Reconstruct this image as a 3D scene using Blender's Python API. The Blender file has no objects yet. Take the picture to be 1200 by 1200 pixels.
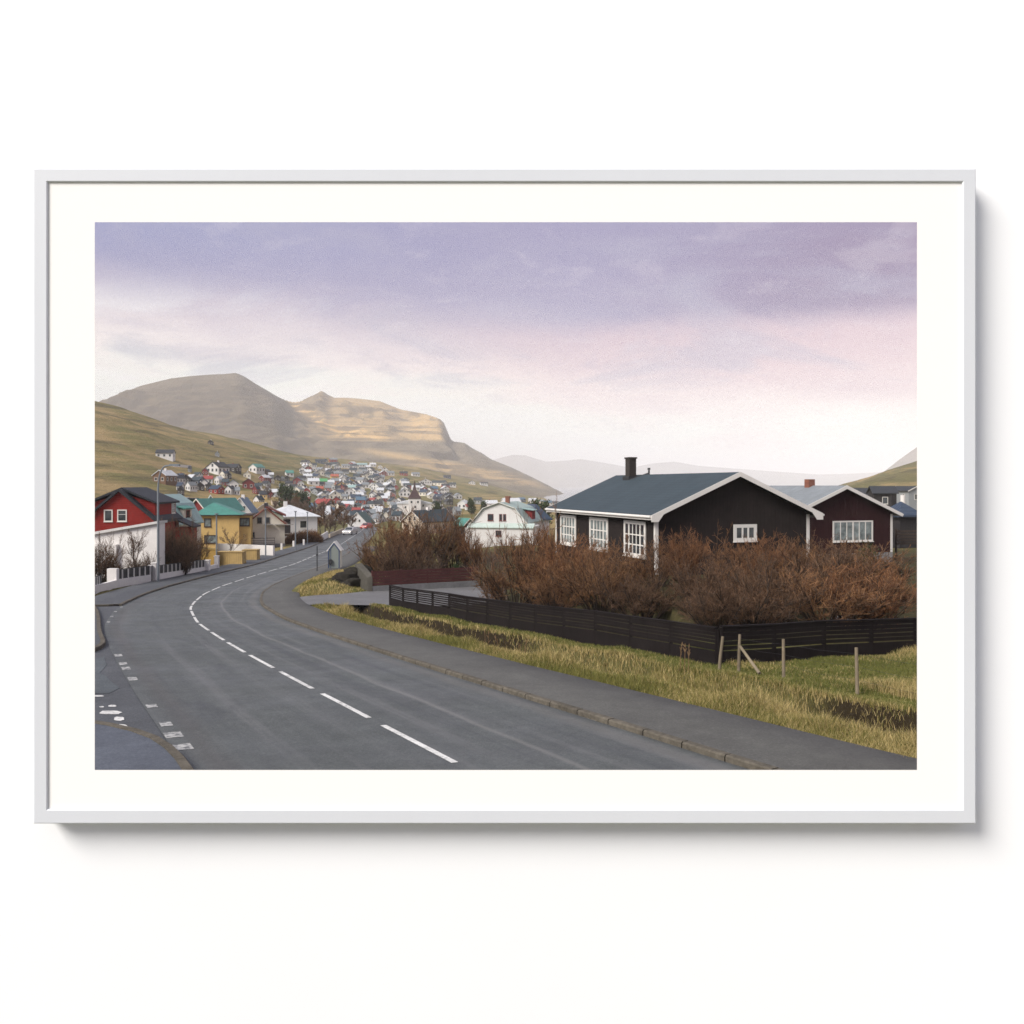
import bpy, bmesh, math, random
import numpy as np
from mathutils import Vector, Matrix, Euler
random.seed(7)
rng = np.random.default_rng(7)
R = math.radians
S = bpy.context.scene
COL = S.collection

# ------------------------------------------------------------------ camera
cam_d = bpy.data.cameras.new('camera')
cam = bpy.data.objects.new('camera', cam_d)
COL.objects.link(cam)
cam.location = (0, 0, 0)                    # the eye; every height below is relative to it
cam.rotation_euler = (R(90), 0, 0)
cam_d.sensor_width = 36.0
cam_d.lens = 30.0                           # 1000 px focal length on a 1200 px wide picture
cam_d.shift_y = -31.0 / 1200.0
cam_d.clip_start = 0.1
cam_d.clip_end = 60000
S.camera = cam

# ------------------------------------------------------------------ light
SUN_EL, SUN_AZ = 38.0, 50.0                 # behind the camera, to its left
world = bpy.data.worlds.new('World')
S.world = world
world.use_nodes = True

def lin(r, g, b):
    def f(c):
        c /= 255.0
        return c / 12.92 if c <= 0.04045 else ((c + 0.055) / 1.055) ** 2.4
    return (f(r), f(g), f(b), 1.0)

def build_world():
    nt = world.node_tree
    N, L = nt.nodes, nt.links
    N.clear()
    out = N.new('ShaderNodeOutputWorld')
    sky = N.new('ShaderNodeTexSky')
    sky.sky_type = 'NISHITA'
    sky.sun_disc = False
    sky.sun_elevation = R(SUN_EL)
    sky.sun_rotation = R(180 + SUN_AZ)
    bg1 = N.new('ShaderNodeBackground')
    bg1.inputs['Strength'].default_value = 0.10
    L.new(sky.outputs[0], bg1.inputs[0])
    tc = N.new('ShaderNodeTexCoord')
    sep = N.new('ShaderNodeSeparateXYZ')
    L.new(tc.outputs['Generated'], sep.inputs[0])

    def math_(op, a, b=None, clamp=False):
        n = N.new('ShaderNodeMath'); n.operation = op; n.use_clamp = clamp
        for i, v in enumerate((a, b)):
            if v is None: continue
            if isinstance(v, (int, float)): n.inputs[i].default_value = v
            else: L.new(v, n.inputs[i])
        return n.outputs[0]

    def noise(scale_vec, scale, detail, rough, off=(0, 0, 0), dist=0.0):
        m = N.new('ShaderNodeMapping')
        m.inputs['Scale'].default_value = scale_vec
        m.inputs['Location'].default_value = off
        L.new(tc.outputs['Generated'], m.inputs[0])
        n = N.new('ShaderNodeTexNoise')
        n.inputs['Scale'].default_value = scale
        n.inputs['Detail'].default_value = detail
        n.inputs['Roughness'].default_value = rough
        n.inputs['Distortion'].default_value = dist
        L.new(m.outputs[0], n.inputs['Vector'])
        return n.outputs['Fac']

    def rng_(v, a, b):
        n = N.new('ShaderNodeMapRange'); n.interpolation_type = 'SMOOTHSTEP'
        L.new(v, n.inputs[0])
        n.inputs[1].default_value = a; n.inputs[2].default_value = b
        return n.outputs[0]

    def mix(f, a, b):
        n = N.new('ShaderNodeMix'); n.data_type = 'RGBA'
        if isinstance(f, (int, float)): n.inputs[0].default_value = f
        else: L.new(f, n.inputs[0])
        for i, v in ((6, a), (7, b)):
            if isinstance(v, tuple): n.inputs[i].default_value = v
            else: L.new(v, n.inputs[i])
        return n.outputs[2]

    # the cloud deck is a flat layer overhead: the same direction divided by its height
    zz = math_('ADD', math_('MAXIMUM', sep.outputs[2], 0.0), 0.24)
    comb = N.new('ShaderNodeCombineXYZ')
    L.new(math_('DIVIDE', sep.outputs[0], zz), comb.inputs[0])
    L.new(math_('DIVIDE', sep.outputs[1], zz), comb.inputs[1])
    def deck(scale, detail, rough, off, dist=0.0, sx=1.0):
        m = N.new('ShaderNodeMapping')
        m.inputs['Scale'].default_value = (sx, 1, 1)
        m.inputs['Location'].default_value = off
        L.new(comb.outputs[0], m.inputs[0])
        n = N.new('ShaderNodeTexNoise')
        n.inputs['Scale'].default_value = scale; n.inputs['Detail'].default_value = detail
        n.inputs['Roughness'].default_value = rough; n.inputs['Distortion'].default_value = dist
        L.new(m.outputs[0], n.inputs['Vector'])
        return n.outputs['Fac']
    n1 = deck(0.8, 5, 0.55, (1.3, 0.4, 0.0), 0.3, 0.75)
    n2 = deck(2.0, 7, 0.58, (4.1, 2.7, 0.2), 0.5, 0.8)
    n3 = deck(5.0, 6, 0.6, (0.7, 9.1, 0.0), 0.4)
    e = math_('ADD', sep.outputs[2], math_('MULTIPLY', math_('SUBTRACT', n1, 0.5), 0.20))
    e = math_('ADD', e, math_('MULTIPLY', math_('SUBTRACT', n2, 0.5), 0.13))
    e = math_('ADD', e, math_('MULTIPLY', sep.outputs[0], 0.05))
    ramp = N.new('ShaderNodeValToRGB')
    cr = ramp.color_ramp
    cr.interpolation = 'B_SPLINE'
    hot = lambda c, k: (c[0] * k, c[1] * k, c[2] * k, 1)
    stops = [(0.00, hot(lin(252, 244, 232), 1.2)), (0.075, hot(lin(252, 244, 234), 1.2)), (0.125, hot(lin(240, 228, 227), 1.1)),
             (0.175, lin(202, 188, 205)), (0.22, lin(160, 152, 188)), (0.30, lin(140, 132, 176)), (0.60, lin(205, 205, 218)), (1.0, lin(224, 224, 230))]
    cr.elements[0].position, cr.elements[0].color = stops[0]
    cr.elements[1].position, cr.elements[1].color = stops[-1]
    for p, c in stops[1:-1]:
        el = cr.elements.new(p); el.color = c
    L.new(e, ramp.inputs[0])
    c = ramp.outputs[0]
    # mauve cloud base over the pink glow, towards the right
    right = rng_(sep.outputs[0], 0.05, 0.42)
    ez = math_('ADD', sep.outputs[2], math_('MULTIPLY', math_('SUBTRACT', n2, 0.5), 0.05))
    band = math_('MULTIPLY', math_('MULTIPLY', rng_(ez, 0.165, 0.205), rng_(ez, 0.34, 0.25)), right)
    c = mix(math_('MULTIPLY', band, math_('ADD', 0.5, math_('MULTIPLY', n1, 0.7))), c, lin(128, 97, 142))
    pk = math_('MULTIPLY', math_('MULTIPLY', rng_(ez, 0.06, 0.14), rng_(ez, 0.20, 0.165)), rng_(sep.outputs[0], -0.30, 0.30))
    c = mix(math_('MULTIPLY', pk, 0.6), c, lin(240, 200, 202))
    bl = math_('MULTIPLY', rng_(sep.outputs[2], 0.17, 0.29), rng_(sep.outputs[0], 0.10, -0.45))
    c = mix(math_('MULTIPLY', bl, 0.55), c, lin(140, 152, 200))
    # torn lighter and darker patches
    lowleft = rng_(sep.outputs[0], 0.18, -0.2)
    puff = math_('MULTIPLY', math_('MULTIPLY', rng_(n2, 0.52, 0.66), rng_(sep.outputs[2], 0.24, 0.15)), lowleft)
    c = mix(math_('MULTIPLY', puff, 0.75), c, hot(lin(252, 250, 248), 1.1))
    dk = math_('MULTIPLY', math_('MULTIPLY', rng_(n2, 0.50, 0.36), rng_(sep.outputs[2], 0.075, 0.14)), rng_(sep.outputs[2], 0.40, 0.20))
    c = mix(math_('MULTIPLY', dk, 0.55), c, lin(172, 168, 194))
    dk2 = math_('MULTIPLY', rng_(n3, 0.54, 0.70), rng_(sep.outputs[2], 0.02, 0.12))
    c = mix(math_('MULTIPLY', dk2, 0.22), c, lin(176, 170, 196))
    lt = math_('MULTIPLY', rng_(n3, 0.46, 0.32), rng_(sep.outputs[2], 0.02, 0.12))
    c = mix(math_('MULTIPLY', lt, 0.18), c, lin(240, 230, 236))
    bg2 = N.new('ShaderNodeBackground')
    bg2.inputs['Strength'].default_value = 0.84
    L.new(c, bg2.inputs[0])
    ms = N.new('ShaderNodeMixShader')
    ms.inputs[0].default_value = 0.92       # nearly overcast: a little of the clear sky tints the clouds
    L.new(bg1.outputs[0], ms.inputs[1]); L.new(bg2.outputs[0], ms.inputs[2])
    L.new(ms.outputs[0], out.inputs[0])
build_world()

sun_d = bpy.data.lights.new('sun', 'SUN')
sun_d.energy = 4.1
sun_d.angle = R(27)
sun_d.color = (1.0, 0.935, 0.85)
sun = bpy.data.objects.new('sun', sun_d)
COL.objects.link(sun)
sd = Vector((-math.sin(R(SUN_AZ)) * math.cos(R(SUN_EL)), -math.cos(R(SUN_AZ)) * math.cos(R(SUN_EL)), math.sin(R(SUN_EL))))
sun.rotation_euler = sd.to_track_quat('Z', 'Y').to_euler()
sun.location = sd * 50

S.view_settings.view_transform = 'Standard'
S.view_settings.look = 'None'
S.view_settings.gamma = 1
S.view_settings.exposure = 0.36
S.view_settings.use_curve_mapping = False
S.render.engine = 'CYCLES'
S.cycles.use_denoising = True
S.cycles.denoising_prefilter = 'NONE'    # keeps twigs and grit crisp
S.cycles.filter_width = 1.6               # a soft old lens
S.cycles.max_bounces = 6
S.cycles.volume_bounces = 1
S.cycles.transparent_max_bounces = 8

# ------------------------------------------------------------------ helpers
def P(px, py, Y):
    """bearing read off the print (in its 1200 px frame) at distance Y -> world point"""
    return Vector(((px - 600) * Y / 1000.0, Y, -(py - 569) * Y / 1000.0))

def tag(o, label=None, cat=None, group=None, kind=None):
    if label: o['label'] = label
    if cat: o['category'] = cat
    if group: o['group'] = group
    if kind: o['kind'] = kind
    return o

def empty(name, loc, rz=0.0, parent=None):
    o = bpy.data.objects.new(name, None)
    o.empty_display_size = 0.3
    COL.objects.link(o)
    o.location = loc
    o.rotation_euler = (0, 0, rz)
    o.parent = parent
    return o

def copy_tree(o, parent=None):
    c = o.copy()
    COL.objects.link(c)
    c.parent = parent
    for ch in o.children:
        copy_tree(ch, c)
    return c

class MB:
    def __init__(self):
        self.v, self.f, self.m = [], [], []
        self.M = None
    def add(self, verts, faces, mi=0):
        b = len(self.v)
        if self.M is not None:
            verts = [self.M @ Vector(p) for p in verts]
        self.v += [tuple(p) for p in verts]
        self.f += [tuple(b + i for i in f) for f in faces]
        self.m += [mi] * len(faces)
        return self
    def box(self, a, b, mi=0):
        x0, y0, z0 = a; x1, y1, z1 = b
        if x0 > x1: x0, x1 = x1, x0
        if y0 > y1: y0, y1 = y1, y0
        if z0 > z1: z0, z1 = z1, z0
        return self.add([(x0,y0,z0),(x1,y0,z0),(x1,y1,z0),(x0,y1,z0),(x0,y0,z1),(x1,y0,z1),(x1,y1,z1),(x0,y1,z1)],
                        [(0,3,2,1),(4,5,6,7),(0,1,5,4),(1,2,6,5),(2,3,7,6),(3,0,4,7)], mi)
    def beam(self, p, q, w, h, mi=0, up=(0, 0, 1)):
        """box beam from p to q, w wide (sideways), h tall, centred"""
        p, q = Vector(p), Vector(q)
        d = (q - p).normalized()
        s = d.cross(Vector(up))
        if s.length < 1e-6: s = Vector((1, 0, 0))
        s.normalize()
        u = s.cross(d)
        s *= w / 2; u *= h / 2
        vs = []
        for c in (p, q):
            vs += [c - s - u, c + s - u, c + s + u, c - s + u]
        return self.add(vs, [(0,1,2,3),(7,6,5,4),(0,4,5,1),(1,5,6,2),(2,6,7,3),(3,7,4,0)], mi)
    def tube(self, pts, rad, n=8, mi=0, cap=True):
        pts = [Vector(p) for p in pts]
        if isinstance(rad, (int, float)): rad = [rad] * len(pts)
        vs = []
        ref = Vector((0.3, 0.2, 1)).normalized()
        for i, p in enumerate(pts):
            d = (pts[min(i + 1, len(pts) - 1)] - pts[max(i - 1, 0)]).normalized()
            a = d.cross(ref)
            if a.length < 1e-4: a = d.cross(Vector((1, 0, 0)))
            a.normalize(); b = d.cross(a)
            for k in range(n):
                t = 2 * math.pi * k / n
                vs.append(p + (a * math.cos(t) + b * math.sin(t)) * rad[i])
        fs = []
        for i in range(len(pts) - 1):
            for k in range(n):
                k2 = (k + 1) % n
                fs.append((i*n+k, i*n+k2, (i+1)*n+k2, (i+1)*n+k))
        if cap:
            fs.append(tuple(range(n - 1, -1, -1)))
            fs.append(tuple((len(pts) - 1) * n + k for k in range(n)))
        return self.add(vs, fs, mi)
    def prism(self, poly, axis, a, b, mi=0):
        """poly: 2-D outline; axis 'y': (x,z) outline swept from y=a to b; 'x': (y,z); 'z': (x,y)"""
        def pt(u, v, t):
            return {'y': (u, t, v), 'x': (t, u, v), 'z': (u, v, t)}[axis]
        n = len(poly)
        vs = [pt(u, v, a) for u, v in poly] + [pt(u, v, b) for u, v in poly]
        fs = [tuple(range(n)), tuple(range(2 * n - 1, n - 1, -1))]
        for i in range(n):
            j = (i + 1) % n
            fs.append((i, i + n, j + n, j))
        return self.add(vs, fs, mi)
    def mesh(self, name, mats):
        me = bpy.data.meshes.new(name)
        me.from_pydata(self.v, [], self.f)
        if not isinstance(mats, (list, tuple)): mats = [mats]
        for m in mats: me.materials.append(m)
        if len(mats) > 1:
            me.polygons.foreach_set('material_index', self.m)
        bm = bmesh.new(); bm.from_mesh(me)
        bmesh.ops.recalc_face_normals(bm, faces=bm.faces)
        bm.to_mesh(me); bm.free()
        return me
    def build(self, name, mats, parent=None, loc=None, smooth=False):
        me = self.mesh(name, mats)
        if smooth:
            me.polygons.foreach_set('use_smooth', [True] * len(me.polygons))
        o = bpy.data.objects.new(name, me)
        COL.objects.link(o)
        o.parent = parent
        if loc is not None: o.location = loc
        return o

def build_each(mb, name, mats, parent=None):
    """every separate piece of the builder becomes an object of its own"""
    par = list(range(len(mb.v)))
    def find(i):
        while par[i] != i:
            par[i] = par[par[i]]; i = par[i]
        return i
    for f in mb.f:
        for q in f[1:]: par[find(q)] = find(f[0])
    groups = {}
    for f, m in zip(mb.f, mb.m): groups.setdefault(find(f[0]), []).append((f, m))
    out = []
    for fs in groups.values():
        ids = sorted({i for f, _ in fs for i in f}); mp = {i: k for k, i in enumerate(ids)}
        b = MB(); b.v = [mb.v[i] for i in ids]; b.f = [tuple(mp[i] for i in f) for f, _ in fs]; b.m = [m for _, m in fs]
        out.append(b.build(name, mats, parent))
    return out

def np_mesh(name, V, F, mats, smooth=False, parent=None, mi=None, link=True):
    """V (n,3); F list of (m,k) index arrays"""
    me = bpy.data.meshes.new(name)
    if not isinstance(F, list): F = [F]
    nl = sum(f.size for f in F); nf = sum(len(f) for f in F)
    me.vertices.add(len(V)); me.vertices.foreach_set('co', np.asarray(V, dtype=np.float32).ravel())
    me.loops.add(nl); me.loops.foreach_set('vertex_index', np.concatenate([f.ravel() for f in F]).astype(np.int32))
    me.polygons.add(nf)
    sizes = np.concatenate([np.full(len(f), f.shape[1]) for f in F])
    starts = np.concatenate([[0], np.cumsum(sizes)[:-1]])
    me.polygons.foreach_set('loop_start', starts.astype(np.int32))
    if mi is not None:
        me.polygons.foreach_set('material_index', np.asarray(mi, dtype=np.int32))
    if smooth:
        me.polygons.foreach_set('use_smooth', np.ones(nf, dtype=bool))
    me.update(calc_edges=True)
    me.validate()
    if not isinstance(mats, (list, tuple)): mats = [mats]
    for m in mats: me.materials.append(m)
    if not link: return me
    o = bpy.data.objects.new(name, me)
    COL.objects.link(o)
    o.parent = parent
    return o

def vcol(me, name, data):
    a = me.attributes.new(name, 'FLOAT_COLOR', 'POINT')
    a.data.foreach_set('color', np.asarray(data, dtype=np.float32).ravel())

def vfloat(me, name, data):
    a = me.attributes.new(name, 'FLOAT', 'POINT')
    a.data.foreach_set('value', np.asarray(data, dtype=np.float32).ravel())

def sstep(a, b, x):
    t = np.clip((np.asarray(x, dtype=float) - a) / (b - a), 0, 1)
    return t * t * (3 - 2 * t)

class SineNoise:
    """cheap smooth noise for shaping ground, a sum of random sine waves"""
    def __init__(self, seed, wl, octaves=4, n=7, gain=0.5):
        r = np.random.default_rng(seed)
        self.w = []
        a = 1.0
        for o in range(octaves):
            for k in range(n):
                t = r.uniform(0, 2 * math.pi); q = 2 * math.pi / (wl / 2 ** o * r.uniform(0.7, 1.4))
                self.w.append((q * math.cos(t), q * math.sin(t), r.uniform(0, 6.28), a / math.sqrt(n)))
            a *= gain
    def __call__(self, x, y):
        z = np.zeros_like(np.asarray(x, dtype=float))
        for kx, ky, p, a in self.w:
            z += a * np.sin(kx * x + ky * y + p)
        return z

# ------------------------------------------------------------------ materials
class NT:
    def __init__(self, name, rough=0.8, spec=0.3):
        self.m = bpy.data.materials.new(name)
        self.m.use_nodes = True
        self.t = self.m.node_tree
        self.N, self.L = self.t.nodes, self.t.links
        self.b = self.N['Principled BSDF']
        self.b.inputs['Roughness'].default_value = rough
        self.b.inputs['Specular IOR Level'].default_value = spec
        self.tc = self.N.new('ShaderNodeTexCoord')
    def coord(self, which='Object', scale=(1, 1, 1), rot=(0, 0, 0)):
        m = self.N.new('ShaderNodeMapping')
        m.inputs['Scale'].default_value = scale
        m.inputs['Rotation'].default_value = rot
        self.L.new(self.tc.outputs[which], m.inputs[0])
        return m.outputs[0]
    def noise(self, vec, scale, detail=4, rough=0.6, dist=0.0):
        n = self.N.new('ShaderNodeTexNoise')
        n.inputs['Scale'].default_value = scale
        n.inputs['Detail'].default_value = detail
        n.inputs['Roughness'].default_value = rough
        n.inputs['Distortion'].default_value = dist
        self.L.new(vec, n.inputs['Vector'])
        return n.outputs['Fac']
    def ramp(self, fac, stops, interp='LINEAR'):
        r = self.N.new('ShaderNodeValToRGB')
        r.color_ramp.interpolation = interp
        e = r.color_ramp.elements
        e[0].position, e[0].color = stops[0][0], self.c4(stops[0][1])
        e[1].position, e[1].color = stops[-1][0], self.c4(stops[-1][1])
        for p, c in stops[1:-1]:
            x = e.new(p); x.color = self.c4(c)
        self.L.new(fac, r.inputs[0])
        return r.outputs[0]
    @staticmethod
    def c4(c):
        return tuple(c) if len(c) == 4 else (c[0], c[1], c[2], 1.0)
    def math(self, op, a, b=None):
        n = self.N.new('ShaderNodeMath'); n.operation = op
        for i, v in enumerate((a, b)):
            if v is None: continue
            if isinstance(v, (int, float)): n.inputs[i].default_value = v
            else: self.L.new(v, n.inputs[i])
        return n.outputs[0]
    def mix(self, f, a, b, blend='MIX'):
        n = self.N.new('ShaderNodeMix'); n.data_type = 'RGBA'; n.blend_type = blend
        if isinstance(f, (int, float)): n.inputs[0].default_value = f
        else: self.L.new(f, n.inputs[0])
        for i, v in ((6, a), (7, b)):
            if isinstance(v, (tuple, list)): n.inputs[i].default_value = self.c4(v)
            else: self.L.new(v, n.inputs[i])
        return n.outputs[2]
    def attr(self, name, out='Color'):
        n = self.N.new('ShaderNodeAttribute'); n.attribute_name = name
        return n.outputs[out]
    def rng(self, v, a, b, c=0.0, d=1.0):
        n = self.N.new('ShaderNodeMapRange'); n.interpolation_type = 'SMOOTHSTEP'
        self.L.new(v, n.inputs[0])
        for i, q in enumerate((a, b, c, d)): n.inputs[1 + i].default_value = q
        return n.outputs[0]
    def color(self, c):
        if isinstance(c, (tuple, list)): self.b.inputs['Base Color'].default_value = self.c4(c)
        else: self.L.new(c, self.b.inputs['Base Color'])
    def rough(self, r):
        self.L.new(r, self.b.inputs['Roughness'])
    def bump(self, h, strength=0.3, dist=0.02):
        n = self.N.new('ShaderNodeBump')
        n.inputs['Strength'].default_value = strength
        n.inputs['Distance'].default_value = dist
        self.L.new(h, n.inputs['Height'])
        self.L.new(n.outputs[0], self.b.inputs['Normal'])

_paint = {}
def paint(c, rough=0.6, boards=None, var=0.16, spec=0.3, key='', grooves=False):
    """painted wood, render or sheet metal: c linear rgb; boards = (axis, pitch) for cladding relief"""
    k = (tuple(round(x, 3) for x in c[:3]), rough, boards, var, key)
    if k in _paint: return _paint[k]
    t = NT('painted_surface', rough, spec)
    v = t.coord('Object')
    n = t.noise(v, 1.3, 5, 0.65)
    n2 = t.noise(t.coord('Object', (6, 6, 0.7)), 3.0, 4, 0.6)
    f = t.math('ADD', t.math('MULTIPLY', n, 0.6), t.math('MULTIPLY', n2, 0.4))
    a = tuple(x * (1 - var) for x in c[:3]); b = tuple(min(1, x * (1 + var)) for x in c[:3])
    t.color(t.ramp(f, [(0.3, a), (0.7, b)]))
    if boards:
        ax, pitch = boards
        w = t.N.new('ShaderNodeTexWave'); w.wave_type = 'BANDS'; w.wave_profile = 'SAW'
        w.bands_direction = ax
        w.inputs['Scale'].default_value = (2 * math.pi / 20) / pitch
        t.L.new(v, w.inputs['Vector'])
        t.bump(w.outputs['Fac'], 0.8, 0.03)
        if grooves:
            gr = t.rng(w.outputs['Fac'], 0.10, 0.0)
            col = t.b.inputs['Base Color'].links[0].from_socket
            t.color(t.mix(t.math('MULTIPLY', gr, 0.75), col, tuple(x * 0.25 for x in c[:3])))
    _paint[k] = t.m
    return t.m

def make_asphalt(name, base, tint, patch=0.0, rough=0.75):
    t = NT(name, rough, 0.35)
    v = t.coord('Object')
    fine = t.noise(v, 22, 6, 0.85)
    big = t.noise(v, 0.35, 5, 0.6)
    mid = t.noise(t.coord('Object', (1.0, 1.0, 1.0)), 2.2, 5, 0.65)
    f = t.math('ADD', t.math('MULTIPLY', fine, 0.62), t.math('ADD', t.math('MULTIPLY', big, 0.2), t.math('MULTIPLY', mid, 0.18)))
    a = tuple(x * 0.50 for x in base); b = tuple(x * 1.65 for x in tint)
    c = t.ramp(f, [(0.33, a), (0.5, base), (0.67, b)])
    # stone chips
    vo = t.N.new('ShaderNodeTexVoronoi'); vo.inputs['Scale'].default_value = 24
    t.L.new(v, vo.inputs['Vector'])
    chips = t.rng(vo.outputs['Distance'], 0.20, 0.10)
    c = t.mix(t.math('MULTIPLY', chips, 0.22), c, (0.30, 0.30, 0.31))
    return t, c, v, fine

def asphalt(name, base, tint, **k):
    t, c, v, fine = make_asphalt(name, base, tint, **k)
    crack = t.noise(v, 0.9, 8, 0.72, 0.8)
    line = t.rng(t.math('ABSOLUTE', t.math('SUBTRACT', crack, 0.5)), 0.006, 0.0)
    c = t.mix(t.math('MULTIPLY', line, 0.5), c, tuple(x * 0.45 for x in base))
    t.color(c)
    t.bump(fine, 0.35, 0.01)
    return t.m

M = {}
def road_material():
    t, c, v, fine = make_asphalt('road_asphalt', (0.077, 0.085, 0.085), (0.083, 0.091, 0.091))
    # wheel tracks and seams along the lanes (UV: x across the road in metres, y along it)
    uv = t.tc.outputs['UV']
    sep = t.N.new('ShaderNodeSeparateXYZ'); t.L.new(uv, sep.inputs[0])
    ns = t.noise(t.coord('UV', (2.2, 0.045, 1)), 1.0, 5, 0.6)
    c = t.mix(t.rng(ns, 0.48, 0.74, 0.0, 0.5), c, (0.150, 0.152, 0.155))
    c = t.mix(t.rng(ns, 0.47, 0.30, 0.0, 0.5), c, (0.048, 0.053, 0.060))
    wob = t.math('ADD', sep.outputs[0], t.math('MULTIPLY', t.noise(t.coord('UV', (0.2, 0.15, 1)), 1.0, 2), 0.5))
    for x0, wd, s, cc in ((1.55, 0.11, 0.5, (0.18, 0.178, 0.172)), (3.2, 0.35, 0.45, (0.14, 0.135, 0.125)), (-3.1, 0.4, 0.4, (0.065, 0.06, 0.058))):
        d = t.math('ABSOLUTE', t.math('SUBTRACT', wob, x0 + 0.25))
        c = t.mix(t.math('MULTIPLY', t.rng(d, wd, 0.0), s), c, cc)
    crack = t.noise(v, 0.55, 9, 0.74, 0.9)
    line = t.rng(t.math('ABSOLUTE', t.math('SUBTRACT', crack, 0.5)), 0.005, 0.0)
    c = t.mix(t.math('MULTIPLY', line, 0.55), c, (0.03, 0.032, 0.035))
    # oil and damp staining down the lanes, speckled loose chippings
    stain = t.noise(t.coord('UV', (1.1, 0.16, 1)), 1.0, 8, 0.72, 0.3)
    c = t.mix(t.rng(stain, 0.54, 0.70, 0.0, 0.55), c, (0.045, 0.049, 0.054))
    speck = t.noise(v, 9.0, 8, 0.85)
    c = t.mix(t.rng(speck, 0.56, 0.70, 0.0, 0.45), c, (0.17, 0.17, 0.17))
    c = t.mix(t.rng(speck, 0.45, 0.32, 0.0, 0.45), c, (0.035, 0.038, 0.042))
    t.color(c)
    t.bump(fine, 0.5, 0.012)
    t.rough(t.rng(t.noise(v, 0.5, 3), 0.3, 0.7, 0.55, 0.8))
    return t.m
M['road'] = road_material()
M['pave'] = asphalt('pavement_asphalt', (0.080, 0.080, 0.073), (0.090, 0.090, 0.081))
M['pave_blue'] = asphalt('pavement_bluish', (0.070, 0.080, 0.100), (0.080, 0.090, 0.108))
M['side_road'] = asphalt('side_road_asphalt', (0.062, 0.067, 0.074), (0.072, 0.077, 0.084))
M['patch'] = asphalt('patched_asphalt', (0.072, 0.084, 0.092), (0.082, 0.094, 0.102))
M['gravel_drive'] = asphalt('driveway_grit', (0.125, 0.125, 0.128), (0.14, 0.14, 0.14))

def marking_material():
    t = NT('road_paint', 0.6)
    v = t.coord('Object')
    n = t.noise(v, 14, 5, 0.7)
    n2 = t.noise(v, 2.5, 4, 0.6)
    f = t.math('ADD', t.math('MULTIPLY', n, 0.6), t.math('MULTIPLY', n2, 0.4))
    t.color(t.ramp(f, [(0.36, (0.12, 0.125, 0.13)), (0.46, (0.50, 0.50, 0.48)), (0.6, (0.70, 0.70, 0.68))]))
    return t.m
M['mark'] = marking_material()
def marking_worn():
    t = NT('worn_road_paint', 0.6)
    n = t.noise(t.coord('Object'), 9, 5, 0.7)
    t.color(t.ramp(n, [(0.42, (0.10, 0.105, 0.11)), (0.52, (0.36, 0.36, 0.35)), (0.7, (0.55, 0.55, 0.53))]))
    return t.m
M['mark_worn'] = marking_worn()

def stone(name, base, var=0.5, scale=8, bump=0.4):
    t = NT(name, 0.9, 0.2)
    v = t.coord('Object')
    n = t.noise(v, scale, 6, 0.7)
    n2 = t.noise(v, scale * 0.15, 3, 0.6)
    f = t.math('ADD', t.math('MULTIPLY', n, 0.6), t.math('MULTIPLY', n2, 0.4))
    t.color(t.ramp(f, [(0.3, tuple(x * (1 - var) for x in base)), (0.55, base), (0.75, tuple(min(1, x * (1 + var)) for x in base))]))
    t.bump(n, bump, 0.02)
    return t.m
M['kerb'] = stone('kerb_stone', (0.110, 0.098, 0.078), 0.6, 9)
M['concrete'] = stone('grey_concrete', (0.22, 0.22, 0.22), 0.3, 5)
M['dark_stone'] = stone('dark_wet_rock', (0.026, 0.023, 0.018), 0.7, 5, 0.9)
M['pale_stone'] = stone('pale_rock', (0.27, 0.28, 0.285), 0.35, 4, 0.6)
M['render_white'] = paint((0.66, 0.64, 0.62), 0.85, None, 0.10)
M['trim_white'] = paint((0.66, 0.64, 0.60), 0.5, None, 0.08)

def glass(name, tint=(0.03, 0.035, 0.04), rough=0.06):
    t = NT(name, rough, 0.6)
    n = t.noise(t.coord('Object'), 1.7, 3)
    t.color(t.ramp(n, [(0.35, tuple(x * 0.5 for x in tint)), (0.65, tuple(x * 1.6 for x in tint))]))
    return t.m
M['glass'] = glass('window_glass')
M['glass_curtain'] = glass('curtained_glass', (0.16, 0.19, 0.19), 0.1)
M['metal'] = paint((0.16, 0.18, 0.20), 0.45, None, 0.12)
M['metal_dark'] = paint((0.03, 0.032, 0.035), 0.5, None, 0.15)
def rusty_brick():
    t = NT('chimney_brick', 0.9, 0.2)
    b = t.N.new('ShaderNodeTexBrick')
    b.inputs['Scale'].default_value = 4.5
    b.inputs['Color1'].default_value = (0.17, 0.05, 0.03, 1); b.inputs['Color2'].default_value = (0.23, 0.08, 0.045, 1)
    b.inputs['Mortar'].default_value = (0.20, 0.17, 0.15, 1)
    t.L.new(t.coord('Object', rot=(R(90), 0, 0)), b.inputs['Vector'])
    t.color(b.outputs[0])
    return t.m
M['brick'] = rusty_brick()

# ------------------------------------------------------------------ the lie of the land
_yk = [-60, -20, 0, 12, 25, 41, 51, 65, 79, 110, 166, 216, 260, 300, 400, 600]
_zk = [1.0, -1.9, -3.3, -4.06, -4.99, -6.12, -6.80, -7.32, -7.72, -8.45, -9.65, -11.0, -12.6, -14.2, -17.5, -21]
_yy = np.arange(-80, 640, 1.0)
_zz = np.interp(_yy, _yk, _zk)
_kern = np.exp(-0.5 * (np.arange(-9, 10) / 3.5) ** 2); _kern /= _kern.sum()
_zz = np.convolve(np.pad(_zz, 9, mode='edge'), _kern, mode='valid')
def zr(y):
    return np.interp(y, _yy, _zz)

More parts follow.
